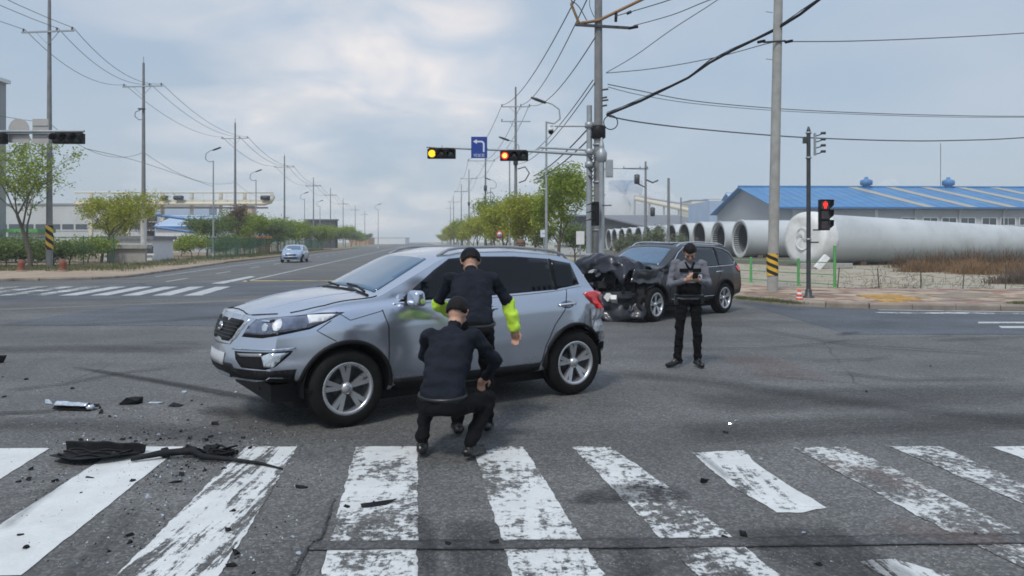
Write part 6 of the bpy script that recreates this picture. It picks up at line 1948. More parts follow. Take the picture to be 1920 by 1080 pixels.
# dented wheel arch lips
for (xc, s) in ((1.32, 1), (1.32, -1), (-1.32, 1), (-1.32, -1)):
    m = MB(); pts = []
    for i in range(25):
        a = math.pi * (-.02 + 1.04 * i / 24); px_, pz_ = xc + (AR + .014) * math.cos(a), .37 + (AR + .014) * math.sin(a)
        h_, n_ = sk.hit('L' if s > 0 else 'R', px_, max(pz_, .36))
        off_ = .004
        if xc < 0 and s > 0: off_ += .03 * noise.noise(Vector((i * .5, 0, 0)))
        pts.append(Vector((px_, h_.y + s * off_, max(pz_, .33))))
    m.tube(pts, .021, 6); m.build('arch_trim', M['black_plastic'], silver)
    liner(silver, xc, s, .37, AR)
for (xc, s) in ((1.32, 1), (1.32, -1), (-1.32, 1), (-1.32, -1)): wheel(silver, xc, s * .79, .355, .225, s, 5, .235, 'alloy', True)
m = MB(); m.box((.3, 0, .24), (2.9, 1.3, .14)); m.box((1.7, 0, .33), (.5, 1.3, .16)); m.build('underbody', M['black_plastic'], silver)
m = MB()
for i in range(6):
    m.box((1.95 - .07 * i + rnd.uniform(-.05, .05), -.2 + .2 * i + rnd.uniform(-.1, .1), .36 + rnd.uniform(-.04, .02)), (.2, .16, .03), Matrix.Rotation(rnd.uniform(-.7, .7), 3, 'Y') @ Matrix.Rotation(rnd.uniform(-1, 1), 3, 'Z'))
m.build('torn_splash_guard', M['rough_black_plastic'], silver)
# loose skin flap and white scrape at the rear
m = MB(); V = []
for i in range(9):
    for j in range(7):
        u, v = i / 8, j / 6; p = Vector((-1.56 - .29 * u, .86 - .06 * u, .56 + .38 * v)); h_, n_ = sk.hit('L', p.x, p.z)
        V.append(Vector((p.x, h_.y + .012 + .05 * abs(noise.noise(Vector((u * 4, v * 5, 1)))), p.z)))
m.add(V, [(i * 7 + j, i * 7 + j + 1, (i + 1) * 7 + j + 1, (i + 1) * 7 + j) for i in range(8) for j in range(6)], 0, False)
o = m.build('crumpled_skin', M['silver_scraped'], silver); sm = o.modifiers.new('s', 'SOLIDIFY'); sm.thickness = .004

# ------------------------------------------------------------------ black wrecked SUV
def crush_front(v):
    k = max(0.0, (v.x - 1.25) / .8)
    if k <= 0: return v
    k = min(1, k); n_ = noise.noise(v * 3.2); n2_ = abs(noise.noise(v * 7 + Vector((5, 2, 1))))
    return Vector((v.x - k * (.30 + .20 * n_ + .12 * n2_), v.y * (1 - .10 * k) + k * .10 * noise.noise(v * 4 + Vector((1, 7, 3))), v.z - k * .10 * (v.z - .3) + k * .09 * noise.noise(v * 4 + Vector((4, 0, 8)))))
BLK = dict(x0=-2.42, x1=2.10, sig=.06,
    top=[(-2.42, 1.10), (-2.36, 1.25), (-2.2, 1.45), (-1.95, 1.60), (-1.4, 1.665), (-.6, 1.69), (-.05, 1.675), (.28, 1.60), (1.02, 1.20), (1.3, 1.17), (1.8, 1.08), (2.10, .98)],
    belt=[(-2.42, 1.12), (-1.2, 1.13), (0, 1.10), (.9, 1.07), (2.1, .95)],
    bot=[(-2.42, .42), (-1.9, .34), (0, .29), (1.4, .30), (2.10, .32)],
    w=[(-2.42, .88), (-1.8, .935), (-.8, .945), (.8, .945), (1.5, .93), (2.10, .88)],
    fplan=.22, rplan=.22, fprof=[(.2, -.05), (.5, 0), (.9, -.06), (1.1, -.15)], rprof=[(.3, -.04), (.6, 0), (.95, -.04), (1.2, -.10), (1.6, -.26)], crown=.06, nose_in=.04, deform=crush_front)
tb = R(180 + 44)
black = empty('black_suv', (3.42, 17.45, 0), tb)
tag(black, 'black SUV with its whole front end smashed and the hood buckled up', 'car')
me = build_body(BLK); WB = 1.39; AR2 = .415
me = cut_arches(me, [M['grey_black_paint'], M['black_plastic']], [(WB, .38, AR2, .55, 1.3), (WB, .38, AR2, -1.3, -.55), (-WB, .38, AR2, .55, 1.3), (-WB, .38, AR2, -1.3, -.55)], crush_front)
body = bpy.data.objects.new('body', me); link(body, black)
me.materials.append(M['crushed_black_paint']); mn = [m_.name for m_ in me.materials]
for p in me.polygons:
    c = p.center
    if mn[p.material_index] == 'grey_black_paint' and c.x > 1.25 + .1 * noise.noise(c * 5): p.material_index = len(mn) - 1
    if mn[p.material_index] == 'grey_black_paint' and c.x > 1.62: p.material_index = 1
    p.use_smooth = c.x < 1.3 and mn[p.material_index] != 'black_plastic'
try: me.set_sharp_from_angle(angle=R(38))
except Exception: pass
kb = Skin(me, black)
kb.panel('windscreen', [(.97, -.70), (1.0, 0), (.97, .70), (.36, .58), (.33, 0), (.36, -.58)], 'T', 'windscreen_glass', .006, .09)
for vw, s in (('L', 1), ('R', -1)):
    kb.panel('side_window', [(.78, 1.11), (.36, 1.42), (.12, 1.545), (-.10, 1.565), (-.10, 1.125)], vw, 'side_glass', .006, .07)
    kb.panel('side_window', [(-.17, 1.125), (-.17, 1.57), (-.7, 1.575), (-1.10, 1.55), (-1.14, 1.14)], vw, 'side_glass', .006, .07)
    kb.panel('quarter_window', [(-1.20, 1.14), (-1.17, 1.545), (-1.50, 1.50), (-1.80, 1.40), (-1.98, 1.22), (-1.86, 1.155)], vw, 'side_glass', .006, .07)
    kb.panel('window_pillar', [(-.10, 1.12), (-.10, 1.57), (-.17, 1.57), (-.17, 1.12)], vw, 'black_plastic', .004, .07)
    kb.panel('window_pillar', [(-1.14, 1.13), (-1.10, 1.555), (-1.17, 1.55), (-1.20, 1.135)], vw, 'black_plastic', .004, .07)
    kb.line('window_trim', [(.84, 1.10), (.38, 1.45), (.10, 1.575), (-.4, 1.60), (-1.1, 1.585), (-1.52, 1.53), (-1.84, 1.42), (-2.04, 1.22), (-1.90, 1.135), (-1.1, 1.118), (0, 1.095), (.84, 1.085)], vw, 'chrome', .022, .006)
    kb.line('door_seam', [(.92, 1.05), (.90, .45), (.84, .38), (-.13, .36), (-.13, 1.10)], vw)
    kb.line('door_seam', [(-.13, .36), (-.86, .36), (-.96, .55), (-1.08, .80), (-1.20, 1.0), (-1.20, 1.13)], vw)
    kb.panel('sill_trim', [(.93, .30), (.93, .44), (-.93, .44), (-.93, .30)], vw, 'black_plastic', .014, .1, .014)
    kb.line('sill_chrome', [(.85, .45), (-.88, .45)], vw, 'chrome', .016, .016)
    for x_ in (-.02, -1.02):
        hA, nA = kb.hit(vw, x_ + .02, .99); hB, nB = kb.hit(vw, x_ - .22, 1.0)
        m = MB(); m.tube([hA + nA * .004, hA + nA * .035, hB + nB * .035, hB + nB * .004], .014, 8); m.build('door_handle', M['chrome'], black)
    mir = MB(); mir.box((.74, s * 1.05, 1.17), (.14, .23, .17), None, 0, .86); mo = mir.build('mirror', M['black_car_paint'], black); bv = mo.modifiers.new('b', 'BEVEL'); bv.width = .04; bv.segments = 4; mo.data.polygons.foreach_set('use_smooth', [True] * 6)
    mb = MB(); mb.tube([(.74, s * .86, 1.10), (.74, s * .98, 1.13)], .03, 6); mb.build('mirror_arm', M['black_plastic'], mo)
    m = MB(); pts = []
    for i in range(15):
        x_ = .2 - 2.1 * i / 14; h_, n_ = kb.hit('T', x_, s * .62); pts.append(h_ + Vector((0, 0, .04 if 0 < i < 14 else 0)))
    m.tube(pts, .016, 8); m.build('roof_rail', M['chrome'], black)
kb.panel('tail_light', [(-1.98, 1.10), (-2.22, 1.12), (-2.36, 1.0), (-2.22, .93), (-2.05, .99)], 'L', 'red_lens', .012, .05, .01)
kb.panel('sunroof', [(.1, -.45), (.1, .45), (-.9, .45), (-.9, -.45)], 'T', 'tinted_glass', .004, .12)
for (xc, s) in ((WB, 1), (WB, -1), (-WB, 1), (-WB, -1)):
    liner(black, xc, s, .38, AR2)
    if not (xc > 0 and s < 0) or True:
        m = MB(); pts = []
        for i in range(25):
            a = math.pi * (-.02 + 1.04 * i / 24); px_, pz_ = xc + (AR2 + .014) * math.cos(a), .38 + (AR2 + .014) * math.sin(a)
            h_, n_ = kb.hit('L' if s > 0 else 'R', px_, max(pz_, .36)); pts.append(Vector((px_, h_.y + s * .004, max(pz_, .34))))
        if xc < 0 or s > 0: m.tube(pts[6:] if xc > 0 else pts, .026, 6); m.build('arch_trim', M['black_plastic'], black)
    wheel(black, xc, s * .82, .365, .235, s, 5, .245, 'alloy', True, steer=0.0 if xc < 0 else .06)
m = MB(); m.box((-.1, 0, .27), (3.6, 1.4, .16)); m.build('underbody', M['black_plastic'], black)

def crumple(name, f, nu, nv, mat, parent, amp, freq, seed, th=.006, smooth=False):
    V = []; so = Vector((seed, seed * 2.3, seed * .7))
    for i in range(nu):
        for j in range(nv):
            p = Vector(f(i / (nu - 1), j / (nv - 1)))
            q = Vector((abs(noise.noise(p * freq + so)) - .25, abs(noise.noise(p * freq + so * 2)) - .25, abs(noise.noise(p * freq * .8 + so * 3)) - .25))
            q2 = noise.noise_vector(p * freq * 2.6 + so) * .3
            V.append(p + (q + q2) * amp)
    m = MB(); m.add(V, [(i * nv + j, i * nv + j + 1, (i + 1) * nv + j + 1, (i + 1) * nv + j) for i in range(nu - 1) for j in range(nv - 1)], 0, smooth)
    o = m.build(name, M[mat], parent); sm = o.modifiers.new('s', 'SOLIDIFY'); sm.thickness = th
    if smooth:
        pass
    return o
def li(v, tab): return float(np.interp(v, [a for a, _ in tab], [b for _, b in tab]))
# buckled hood: rises to a ridge and rolls over at the front
def hood_f(u, v):
    x = 1.02 + 1.12 * li(u, [(0, 0), (.85, 1.0), (1, 1.03)]); y = (v - .5) * 1.72 * (1 - .12 * u)
    z = li(u, [(0, 1.19), (.2, 1.25), (.45, 1.33), (.7, 1.37), (.84, 1.30), (1, 1.06)]) + .06 * math.cos((v - .5) * 5) - .07 * abs(v - .5) * 2
    if v > .75: z -= (v - .75) * .5 * (1 if u > .5 else .2)
    return (x, y, z)
crumple('buckled_hood', hood_f, 34, 34, 'crushed_black_paint', black, .17, 2.6, 3.1, smooth=True)
# near fender torn and pushed back
crumple('torn_fender', lambda u, v: (1.22 + .85 * u - .1 * v, .93 - .22 * u * u, li(v, [(0, .78), (1, 1.14)]) + .08 * u - .12 * v * u), 20, 14, 'black_car_paint', black, .13, 3.2, 5.7, smooth=True)
# bumper cover hanging to the ground
crumple('hanging_bumper', lambda u, v: (1.78 + .42 * math.sin(u * 2.2) - .08 * v, .86 - 1.55 * u, .03 + .62 * v * (1 - .15 * u)), 30, 16, 'crushed_black_paint', black, .22, 2.2, 8.2, smooth=True)
crumple('torn_wheel_liner', lambda u, v: (1.86 - .1 * u, .88 - .15 * v, .05 + .72 * u), 14, 10, 'rough_black_plastic', black, .14, 3.0, 1.3)
m = MB()
for i in range(46):
    m.box((rnd.uniform(1.45, 1.95), rnd.uniform(-.7, .72), rnd.uniform(.35, 1.02)), (rnd.uniform(.06, .34), rnd.uniform(.04, .26), rnd.uniform(.03, .22)), Matrix.Rotation(rnd.uniform(-.8, .8), 3, 'Z') @ Matrix.Rotation(rnd.uniform(-.8, .8), 3, 'Y'))
m.build('engine_bay', M['rough_black_plastic'], black)
for i in range(7):
    y_ = -.6 + .2 * i; m = MB(); m.tube([(1.75 + rnd.uniform(-.1, .15), y_, .45 + rnd.uniform(0, .2)), (1.85 + rnd.uniform(-.1, .2), y_ + rnd.uniform(-.2, .2), .75), (1.7 + rnd.uniform(-.1, .2), y_ + rnd.uniform(-.2, .3), 1.02)], .018, 6); m.build('bent_strut' if i % 2 else 'loose_hose', M['dull_metal' if i == 2 else 'black_plastic'], black)
m = MB(); m.box((2.02, .30, .46), (.30, .12, .10), Matrix.Rotation(.5, 3, 'Z') @ Matrix.Rotation(-.5, 3, 'Y')); m.box((2.12, .22, .52), (.12, .12, .14), Matrix.Rotation(.9, 3, 'X')); m.build('torn_bracket', M['white_paint'], black)
m = MB(); m.box((1.95, 0, .55), (.12, 1.3, .14), Matrix.Rotation(.06, 3, 'X')); m.build('crash_beam', M['dark_steel'], black)
kb.panel('door_dent_patch', [(.5, .7), (.3, .85), (.1, .75), (.25, .62)], 'L', 'black_car_paint', .004, .05, .002) if False else None

# ------------------------------------------------------------------ oncoming cars
SED = dict(x0=-2.2, x1=2.2, sig=.10,
    top=[(-2.2, .98), (-1.5, 1.08), (-.9, 1.38), (-.2, 1.46), (.3, 1.40), (1.1, 1.02), (2.0, .82), (2.2, .74)],
    belt=[(-2.2, .92), (0, .94), (2.2, .72)], bot=[(-2.2, .28), (0, .2), (2.2, .24)], w=[(-2.2, .82), (-1.2, .90), (1.2, .90), (2.2, .80)],
    fplan=.35, rplan=.3, fprof=[(.2, -.05), (.5, 0), (.8, -.12)], rprof=[(.3, 0), (.8, 0), (1.1, -.1)], crown=.05)
def small_car(x, y, rz, label, paint_, scale=1):
    root = empty('oncoming_car', (x, y, 0), rz); tag(root, label, 'car')
    me_ = build_body(SED); me_ = cut_arches(me_, [M[paint_], M['black_plastic']], [(sx * 1.33, .32, .36, s * .9 - .3, s * .9 + .4) if s > 0 else (sx * 1.33, .32, .36, -1.3, -.6) for sx in (1, -1) for s in (1, -1)])
    b_ = bpy.data.objects.new('body', me_); link(b_, root)
    for p in me_.polygons: p.use_smooth = True
    try: me_.set_sharp_from_angle(angle=R(40))
    except Exception: pass
    k_ = Skin(me_, root)
    k_.panel('windscreen', [(1.0, -.62), (1.04, 0), (1.0, .62), (.42, .5), (.38, 0), (.42, -.5)], 'T', 'windscreen_glass', .008, .12)
    for vw in 'LR': k_.panel('side_window', [(.8, .98), (.3, 1.34), (-.8, 1.33), (-1.2, 1.0)], vw, 'side_glass', .008, .12)
    for s in (1, -1):
        k_.panel('headlight', [(s * .48, .60), (s * .50, .70), (s * .76, .74), (s * .78, .64)], 'F', 'clear_lens', .01, .06, .01)
        m_ = MB(); m_.box((.75, s * .98, .98), (.12, .18, .12)); m_.build('mirror', M[paint_], root)
    k_.panel('grille', [(-.40, .56), (.40, .56), (.44, .68), (-.44, .68)], 'F', 'black_plastic', .01, .08, .01)
    k_.panel('lower_grille', [(-.5, .32), (.5, .32), (.56, .44), (-.56, .44)], 'F', 'black_plastic', .01, .08, .01)
    k_.panel('number_plate', [(-.26, .45), (.26, .45), (.26, .56), (-.26, .56)], 'F', 'plate_white', .014, .08, .01)
    for sx in (1, -1):
        for s in (1, -1): wheel(root, sx * 1.33, s * .77, .31, .2, s, 5, .2, 'alloy', False)
    return root
oc = P(553, 0, 62); small_car(oc.x, 62, R(-90 + 7), 'pale blue sedan driving towards the camera on the left of the far road', 'blue_car_paint')
VX, VH = .0095, .0048
# ================================================================== PEOPLE
def capsule(bm, a, b, ra, rb, n=14):
    a, b = Vector(a), Vector(b); d = b - a; L = max(d.length, 1e-5)
    rot = d.to_track_quat('Z', 'Y').to_matrix().to_4x4()
    prof = [(ra * math.cos(t), -ra * math.sin(t)) for t in [math.pi / 2 * (1 - i / 4) for i in range(5)]]
    prof += [(rb * math.cos(t), L + rb * math.sin(t)) for t in [math.pi / 2 * i / 4 for i in range(5)]]
    rings = []
    for r_, h in prof:
        rings.append([bm.verts.new(a + rot.to_3x3() @ Vector((max(r_, 1e-4) * math.cos(2 * math.pi * k / n), max(r_, 1e-4) * math.sin(2 * math.pi * k / n), h))) for k in range(n)])
    for i in range(len(rings) - 1):
        for k in range(n): bm.faces.new((rings[i][k], rings[i][(k + 1) % n], rings[i + 1][(k + 1) % n], rings[i + 1][k]))
    bm.faces.new(rings[0][::-1]); bm.faces.new(rings[-1])

def ellipsoid(bm, c, r, rot=None):
    mt = Matrix.Translation(Vector(c)) @ (rot.to_4x4() if rot else Matrix.Identity(4)) @ Matrix.Diagonal((*r, 1))
    bmesh.ops.create_uvsphere(bm, u_segments=16, v_segments=12, radius=1, matrix=mt)

def loft(bm, secs, n=20):
    """secs: (centre, half width vector, half depth vector)"""
    rings = []
    for c, wx_, wy_ in secs:
        c, wx_, wy_ = Vector(c), Vector(wx_), Vector(wy_)
        ring = []
        for k in range(n):
            t = 2 * math.pi * k / n; ct, st = math.cos(t), math.sin(t)
            e = .78
            ring.append(bm.verts.new(c + wx_ * (abs(ct) ** e) * (1 if ct > 0 else -1) + wy_ * (abs(st) ** e) * (1 if st > 0 else -1)))
        rings.append(ring)
    for i in range(len(rings) - 1):
        for k in range(n): bm.faces.new((rings[i][k], rings[i][(k + 1) % n], rings[i + 1][(k + 1) % n], rings[i + 1][k]))
    bm.faces.new(rings[0][::-1]); bm.faces.new(rings[-1])

def remesh(bm, voxel, smooth=2):
    bmesh.ops.recalc_face_normals(bm, faces=bm.faces)
    me_ = bpy.data.meshes.new('tmp'); bm.to_mesh(me_); bm.free()
    o = bpy.data.objects.new('tmp', me_); col.objects.link(o)
    md = o.modifiers.new('r', 'REMESH'); md.mode = 'VOXEL'; md.voxel_size = voxel; md.use_smooth_shade = True
    if smooth: s_ = o.modifiers.new('s', 'SMOOTH'); s_.iterations = smooth; s_.factor = .6
    dg = bpy.context.evaluated_depsgraph_get(); dg.update()
    res = bpy.data.meshes.new_from_object(o.evaluated_get(dg)); bpy.data.objects.remove(o)
    return res

def hand_prims(w, d, nrm, side, curl=.9):
    """wrist, finger direction, palm normal; returns capsule list with five fingers"""
    w, d, nrm = Vector(w), Vector(d).normalized(), Vector(nrm).normalized()
    lat = d.cross(nrm).normalized() * side
    nrm = lat.cross(d).normalized() * side
    out_ = [('c', w, w + d * .05, .026, .034), ('c', w + d * .05 + lat * .02, w + d * .085 + lat * .022, .026, .020), ('c', w + d * .05 - lat * .02, w + d * .08 - lat * .022, .026, .018)]
    for k, (u, ln) in enumerate(((.030, .070), (.011, .078), (-.009, .073), (-.028, .058))):
        b0 = w + d * .088 + lat * u; a1 = curl * .5; a2 = curl * 1.25
        b1 = b0 + (d * math.cos(a1) + nrm * math.sin(a1)) * ln * .5; b2 = b1 + (d * math.cos(a2) + nrm * math.sin(a2)) * ln * .32; b3 = b2 + (d * math.cos(a2 * 1.3) + nrm * math.sin(a2 * 1.3)) * ln * .22
        out_ += [('c', b0, b1, .0095, .0085), ('c', b1, b2, .0085, .008), ('c', b2, b3, .008, .0068)]
    t0 = w + d * .025 + lat * .030; t1 = t0 + (d * .7 + lat * .6 + nrm * .4).normalized() * .045; t2 = t1 + (d * .9 + nrm * .5 - lat * .1).normalized() * .034
    out_ += [('c', t0, t1, .014, .011), ('c', t1, t2, .011, .008)]
    return out_

def person(name, loc_, rz, label, J, outfit, hair='black_hair', cap=False, mask=False, scale=1.0):
    """J: joints in metres, person faces +Y; one remeshed body, hair and kit as children"""
    root = empty('person', loc_, rz); root.scale = (scale,) * 3; tag(root, label, 'person')
    V_ = {k: Vector(v) for k, v in J.items()}
    mats, order = [], []
    def mi(n):
        if n not in order: order.append(n)
        return order.index(n)
    bm = bmesh.new(); labels = []
    def cap_(a, b, ra, rb, mt): capsule(bm, a, b, ra, rb); labels.append((Vector(a), Vector(b), ra, rb, mi(mt)))
    O = outfit
    # legs
    for s in 'lr':
        cap_(V_['hip_' + s], V_['knee_' + s], .088, .062, O['legs']); cap_(V_['knee_' + s], V_['ankle_' + s] + Vector((0, 0, .03)), .064, .052, O['legs'])
        cap_(V_['knee_' + s].lerp(V_['ankle_' + s], .15), V_['knee_' + s].lerp(V_['ankle_' + s], .55), .064, .060, O['legs'])
        an, to = V_['ankle_' + s], V_['toe_' + s]; fd = (to - an); fd.z = 0; fd.normalize()
        hz0 = V_['toe_' + s].z
        cap_(Vector((an.x, an.y, hz0 + .035)) - fd * .045, Vector((an.x, an.y, hz0 + .04)) + fd * .06, .043, .045, O['shoes'])
        cap_(Vector((an.x, an.y, hz0 + .045)) + fd * .03, to + Vector((0, 0, .012)) - fd * .02, .044, .034, O['shoes'])
        cap_(Vector((an.x, an.y, hz0 + .05)), an + Vector((0, 0, .02)), .045, .048, O['shoes'])
    # torso: lofted between pelvis, waist, chest and shoulders
    pel, wai, che, nek = V_['pelvis'], V_['waist'], V_['chest'], V_['neck']
    sl, sr = V_['shoulder_l'], V_['shoulder_r']
    wd = (sr - sl).normalized()
    hipd = (V_['hip_r'] - V_['hip_l']).normalized()
    def fw(a, b, side_): return side_.cross((b - a).normalized()).normalized() * -1
    f0 = fw(pel, wai, hipd); f1 = fw(wai, che, wd); f2 = fw(che, nek, wd)
    secs = [(pel - (wai - pel) * .55, hipd * .150, f0 * .105), (pel, hipd * .178, f0 * .118), (pel.lerp(wai, .6), hipd * .172, f0 * .115), (wai, (hipd + wd).normalized() * .165, f1 * .112), (wai.lerp(che, .5), wd * .176, f1 * .118),
            (che, wd * .186, f1 * .124), (che.lerp(nek, .45), wd * .182, f2 * .112), (che.lerp(nek, .75), wd * .138, f2 * .088), (che.lerp(nek, .95), wd * .07, f2 * .062)]
    loft(bm, secs)
    tz = [(pel - (wai - pel) * .9, pel - (wai - pel) * .30, .15, .16, mi(O['legs'])), (pel + (wai - pel) * .02, pel.lerp(wai, .18), .15, .16, mi(O.get('hem', O['torso_low']))), (pel.lerp(wai, .5), wai.lerp(che, .25), .16, .16, mi(O['torso_low'])), (wai.lerp(che, .55), che, .16, .18, mi(O['torso'])), (che, nek - (nek - che) * .2, .18, .10, mi(O['torso']))]
    labels += tz
    for s, k in (('l', sl), ('r', sr)):
        cap_(k - wd * .03 * (1 if s == 'r' else -1), k, .060, .060, O['torso'])
        el, wr = V_['elbow_' + s], V_['wrist_' + s]
        up_m = O.get('sleeve_' + s, O['sleeve']); lo_m = O.get('forearm_' + s, O.get('forearm', O['sleeve']))
        cap_(k, el, .057, .047, up_m); cap_(el, el.lerp(wr, .9), .047 * O.get('loose', 1), .036 * O.get('loose', 1) ** 2, lo_m); cap_(el.lerp(wr, .9), wr, .030, .027, 'skin')
        # cloth fold at the elbow
        cap_(k.lerp(el, .86), el.lerp(wr, .12), .053, .052, up_m)
    # neck and head
    hc = V_['head']; up = (hc - nek).normalized(); fd_ = V_['look'].normalized()
    fd_ = (fd_ - up * fd_.dot(up) * .3).normalized(); rt = fd_.cross(Vector((0, 0, 1))).normalized(); upv = rt.cross(fd_).normalized()
    cap_(nek - up * .04, hc - upv * .05, .060, .052, 'skin')
    rotm = Matrix((rt, fd_, upv)).transposed()
    def Hd(x, y, z): return hc + rt * x + fd_ * y + upv * z
    ellipsoid(bm, hc + upv * .015, (.074, .092, .098), rotm); labels.append((hc - upv * .02, hc + upv * .05, .08, .085, mi('skin')))
    ellipsoid(bm, Hd(0, .022, -.055), (.055, .066, .062), rotm)
    cap_(Hd(0, .075, -.10), Hd(0, .07, -.085), .024, .03, 'skin')        # chin
    cap_(Hd(0, .088, .022), Hd(0, .108, -.022), .011, .015, 'skin')      # nose
    cap_(Hd(-.045, .078, .036), Hd(.045, .078, .036), .014, .014, 'skin')  # brow
    cap_(Hd(-.02, .094, -.053), Hd(.02, .094, -.053), .009, .009, 'skin')  # lips
    for s in (-1, 1):
        cap_(Hd(s * .078, -.005, -.02), Hd(s * .083, -.012, .022), .012, .016, 'skin')
        cap_(Hd(s * .045, .065, -.022), Hd(s * .05, .055, -.03), .020, .020, 'skin')
    me_ = remesh(bm, VX, 2)
    # hands: finer remesh joined into the same mesh
    hb_ = bmesh.new()
    for s in 'lr':
        w = V_['wrist_' + s]; hd = V_.get('hand_' + s, (w - V_['elbow_' + s]))
        pn = V_.get('palm_' + s, Vector((0, 0, -1)))
        for c in hand_prims(w, hd, pn, 1 if s == 'l' else -1, J.get('curl', (0.9,))[0] if 'curl' in J else .9): capsule(hb_, c[1], c[2], c[3], c[4], 10)
    mh = remesh(hb_, VH, 1)
    allb = bmesh.new(); allb.from_mesh(me_); nb0 = len(allb.faces); allb.from_mesh(mh)
    res = bpy.data.meshes.new('body'); allb.to_mesh(res); allb.free()
    skin_i = mi('skin')
    for n_ in order: res.materials.append(M[n_])
    A = np.array([[*l[0]] for l in labels]); B = np.array([[*l[1]] for l in labels]); RA = np.array([l[2] for l in labels]); RB = np.array([l[3] for l in labels]); MI = np.array([l[4] for l in labels])
    cs_ = np.empty(len(res.polygons) * 3); res.polygons.foreach_get('center', cs_); cs_ = cs_.reshape(-1, 3)
    AB = B - A; L2 = (AB ** 2).sum(1) + 1e-9
    best = np.full(len(cs_), 1e9); mid_ = np.zeros(len(cs_), int)
    for i in range(len(labels)):
        t = np.clip(((cs_ - A[i]) @ AB[i]) / L2[i], 0, 1); dd_ = np.linalg.norm(cs_ - A[i] - t[:, None] * AB[i], axis=1) - (RA[i] + (RB[i] - RA[i]) * t)
        k = dd_ < best; best[k] = dd_[k]; mid_[k] = MI[i]
    mid_[nb0:] = skin_i
    res.polygons.foreach_set('material_index', mid_.astype(np.int32)); res.polygons.foreach_set('use_smooth', np.ones(len(cs_), bool)); res.update()
    # cloth wrinkles on the garment vertices
    isk = np.zeros(len(res.vertices), bool)
    ls = np.empty(len(res.polygons), int); res.polygons.foreach_get('loop_total', ls); lv = np.empty(len(res.loops), int); res.loops.foreach_get('vertex_index', lv)
    isk[lv[np.repeat(mid_ == skin_i, ls)]] = True
    nv0 = len(me_.vertices)
    co_ = np.empty(len(res.vertices) * 3); res.vertices.foreach_get('co', co_); co_ = co_.reshape(-1, 3)
    nr_ = np.empty(len(res.vertices) * 3); res.vertex_normals.foreach_get('vector', nr_); nr_ = nr_.reshape(-1, 3)
    for i in range(nv0):
        if not isk[i]:
            c = co_[i]; q = noise.noise(Vector((c[0] * 9, c[1] * 9, c[2] * 16))) * .017 + noise.noise(Vector(c) * 26) * .006
            co_[i] = c + nr_[i] * q
    res.vertices.foreach_set('co', co_.ravel()); res.update()
    b_ = bpy.data.objects.new('body', res); link(b_, root)
    # eyes, hair
    for s in (-1, 1):
        m = MB(); bm2 = bmesh.new(); bmesh.ops.create_uvsphere(bm2, u_segments=10, v_segments=8, radius=.0125)
        m.add([Hd(s * .031, .083, .012) + v.co for v in bm2.verts], [[v.index for v in f.verts] for f in bm2.faces], 0, True); bm2.free(); m.build('eye', M['black_paint'], root)
    m = MB(); bm2 = bmesh.new(); bmesh.ops.create_icosphere(bm2, subdivisions=4, radius=1)
    vv, keep = [], []
    for v in bm2.verts:
        c = v.co
        r_ = 1.0 + .045 * noise.noise(c * 6) + .03 * noise.noise(c * 16)
        vv.append(Hd(c.x * .092 * r_, c.y * .108 * r_ - .004, .026 + c.z * .116 * r_)); keep.append(c.z > (.34 if c.y > .35 else -.45 + .85 * max(0, c.y + .25)))
    fs = [[v.index for v in f.verts] for f in bm2.faces if all(keep[v.index] for v in f.verts)]
    m.add(vv, fs, 0, True); bm2.free()
    hr = m.build('hair', M[hair], root); sm = hr.modifiers.new('s', 'SOLIDIFY'); sm.thickness = .012
    if cap:
        m = MB(); bm2 = bmesh.new(); bmesh.ops.create_uvsphere(bm2, u_segments=20, v_segments=12, radius=1)
        vv = [Hd(v.co.x * .096, v.co.y * .112, .04 + v.co.z * .10) for v in bm2.verts]
        fs = [[v.index for v in f.verts] for f in bm2.faces if all(v.co.z > -.05 for v in f.verts)]
        m.add(vv, fs, 0, True); bm2.free()
        br_ = [Hd(.075 * math.cos(a), .085 + .075 * math.sin(a), .035 - .01 * math.sin(a)) for a in [math.pi * i / 10 for i in range(11)]]
        m.add(br_ + [Hd(0, .06, .05)], [(i, i + 1, 11) for i in range(10)]); 
        o = m.build('cap', M[cap if isinstance(cap, str) else 'black_cloth'], root); sm = o.modifiers.new('s', 'SOLIDIFY'); sm.thickness = .006
    if mask:
        m = MB(); V = []
        for i in range(9):
            for j in range(6):
                a = -1.25 + 2.5 * i / 8; z_ = -.105 + .085 * j / 5
                V.append(Hd(.074 * math.sin(a), .028 + .085 * math.cos(a), z_))
        m.add(V, [(i * 6 + j, i * 6 + j + 1, (i + 1) * 6 + j + 1, (i + 1) * 6 + j) for i in range(8) for j in range(5)], 0, True)
        o = m.build('face_mask', M['black_cloth'], root); sm = o.modifiers.new('s', 'SOLIDIFY'); sm.thickness = .004
    return root, V_, Hd

STAND = dict(hip_l=(-.095, 0, .90), hip_r=(.095, 0, .90), knee_l=(-.115, .02, .49), knee_r=(.115, .02, .49), ankle_l=(-.13, -.01, .085), ankle_r=(.13, -.01, .085), toe_l=(-.16, .17, .03), toe_r=(.16, .17, .03),
    pelvis=(0, 0, .94), waist=(0, .01, 1.08), chest=(0, .015, 1.29), neck=(0, 0, 1.49), head=(0, .03, 1.62), look=(0, 1, 0), shoulder_l=(-.19, 0, 1.42), shoulder_r=(.19, 0, 1.42),
    elbow_l=(-.25, -.02, 1.13), elbow_r=(.25, -.02, 1.13), wrist_l=(-.26, .08, .90), wrist_r=(.26, .08, .90))
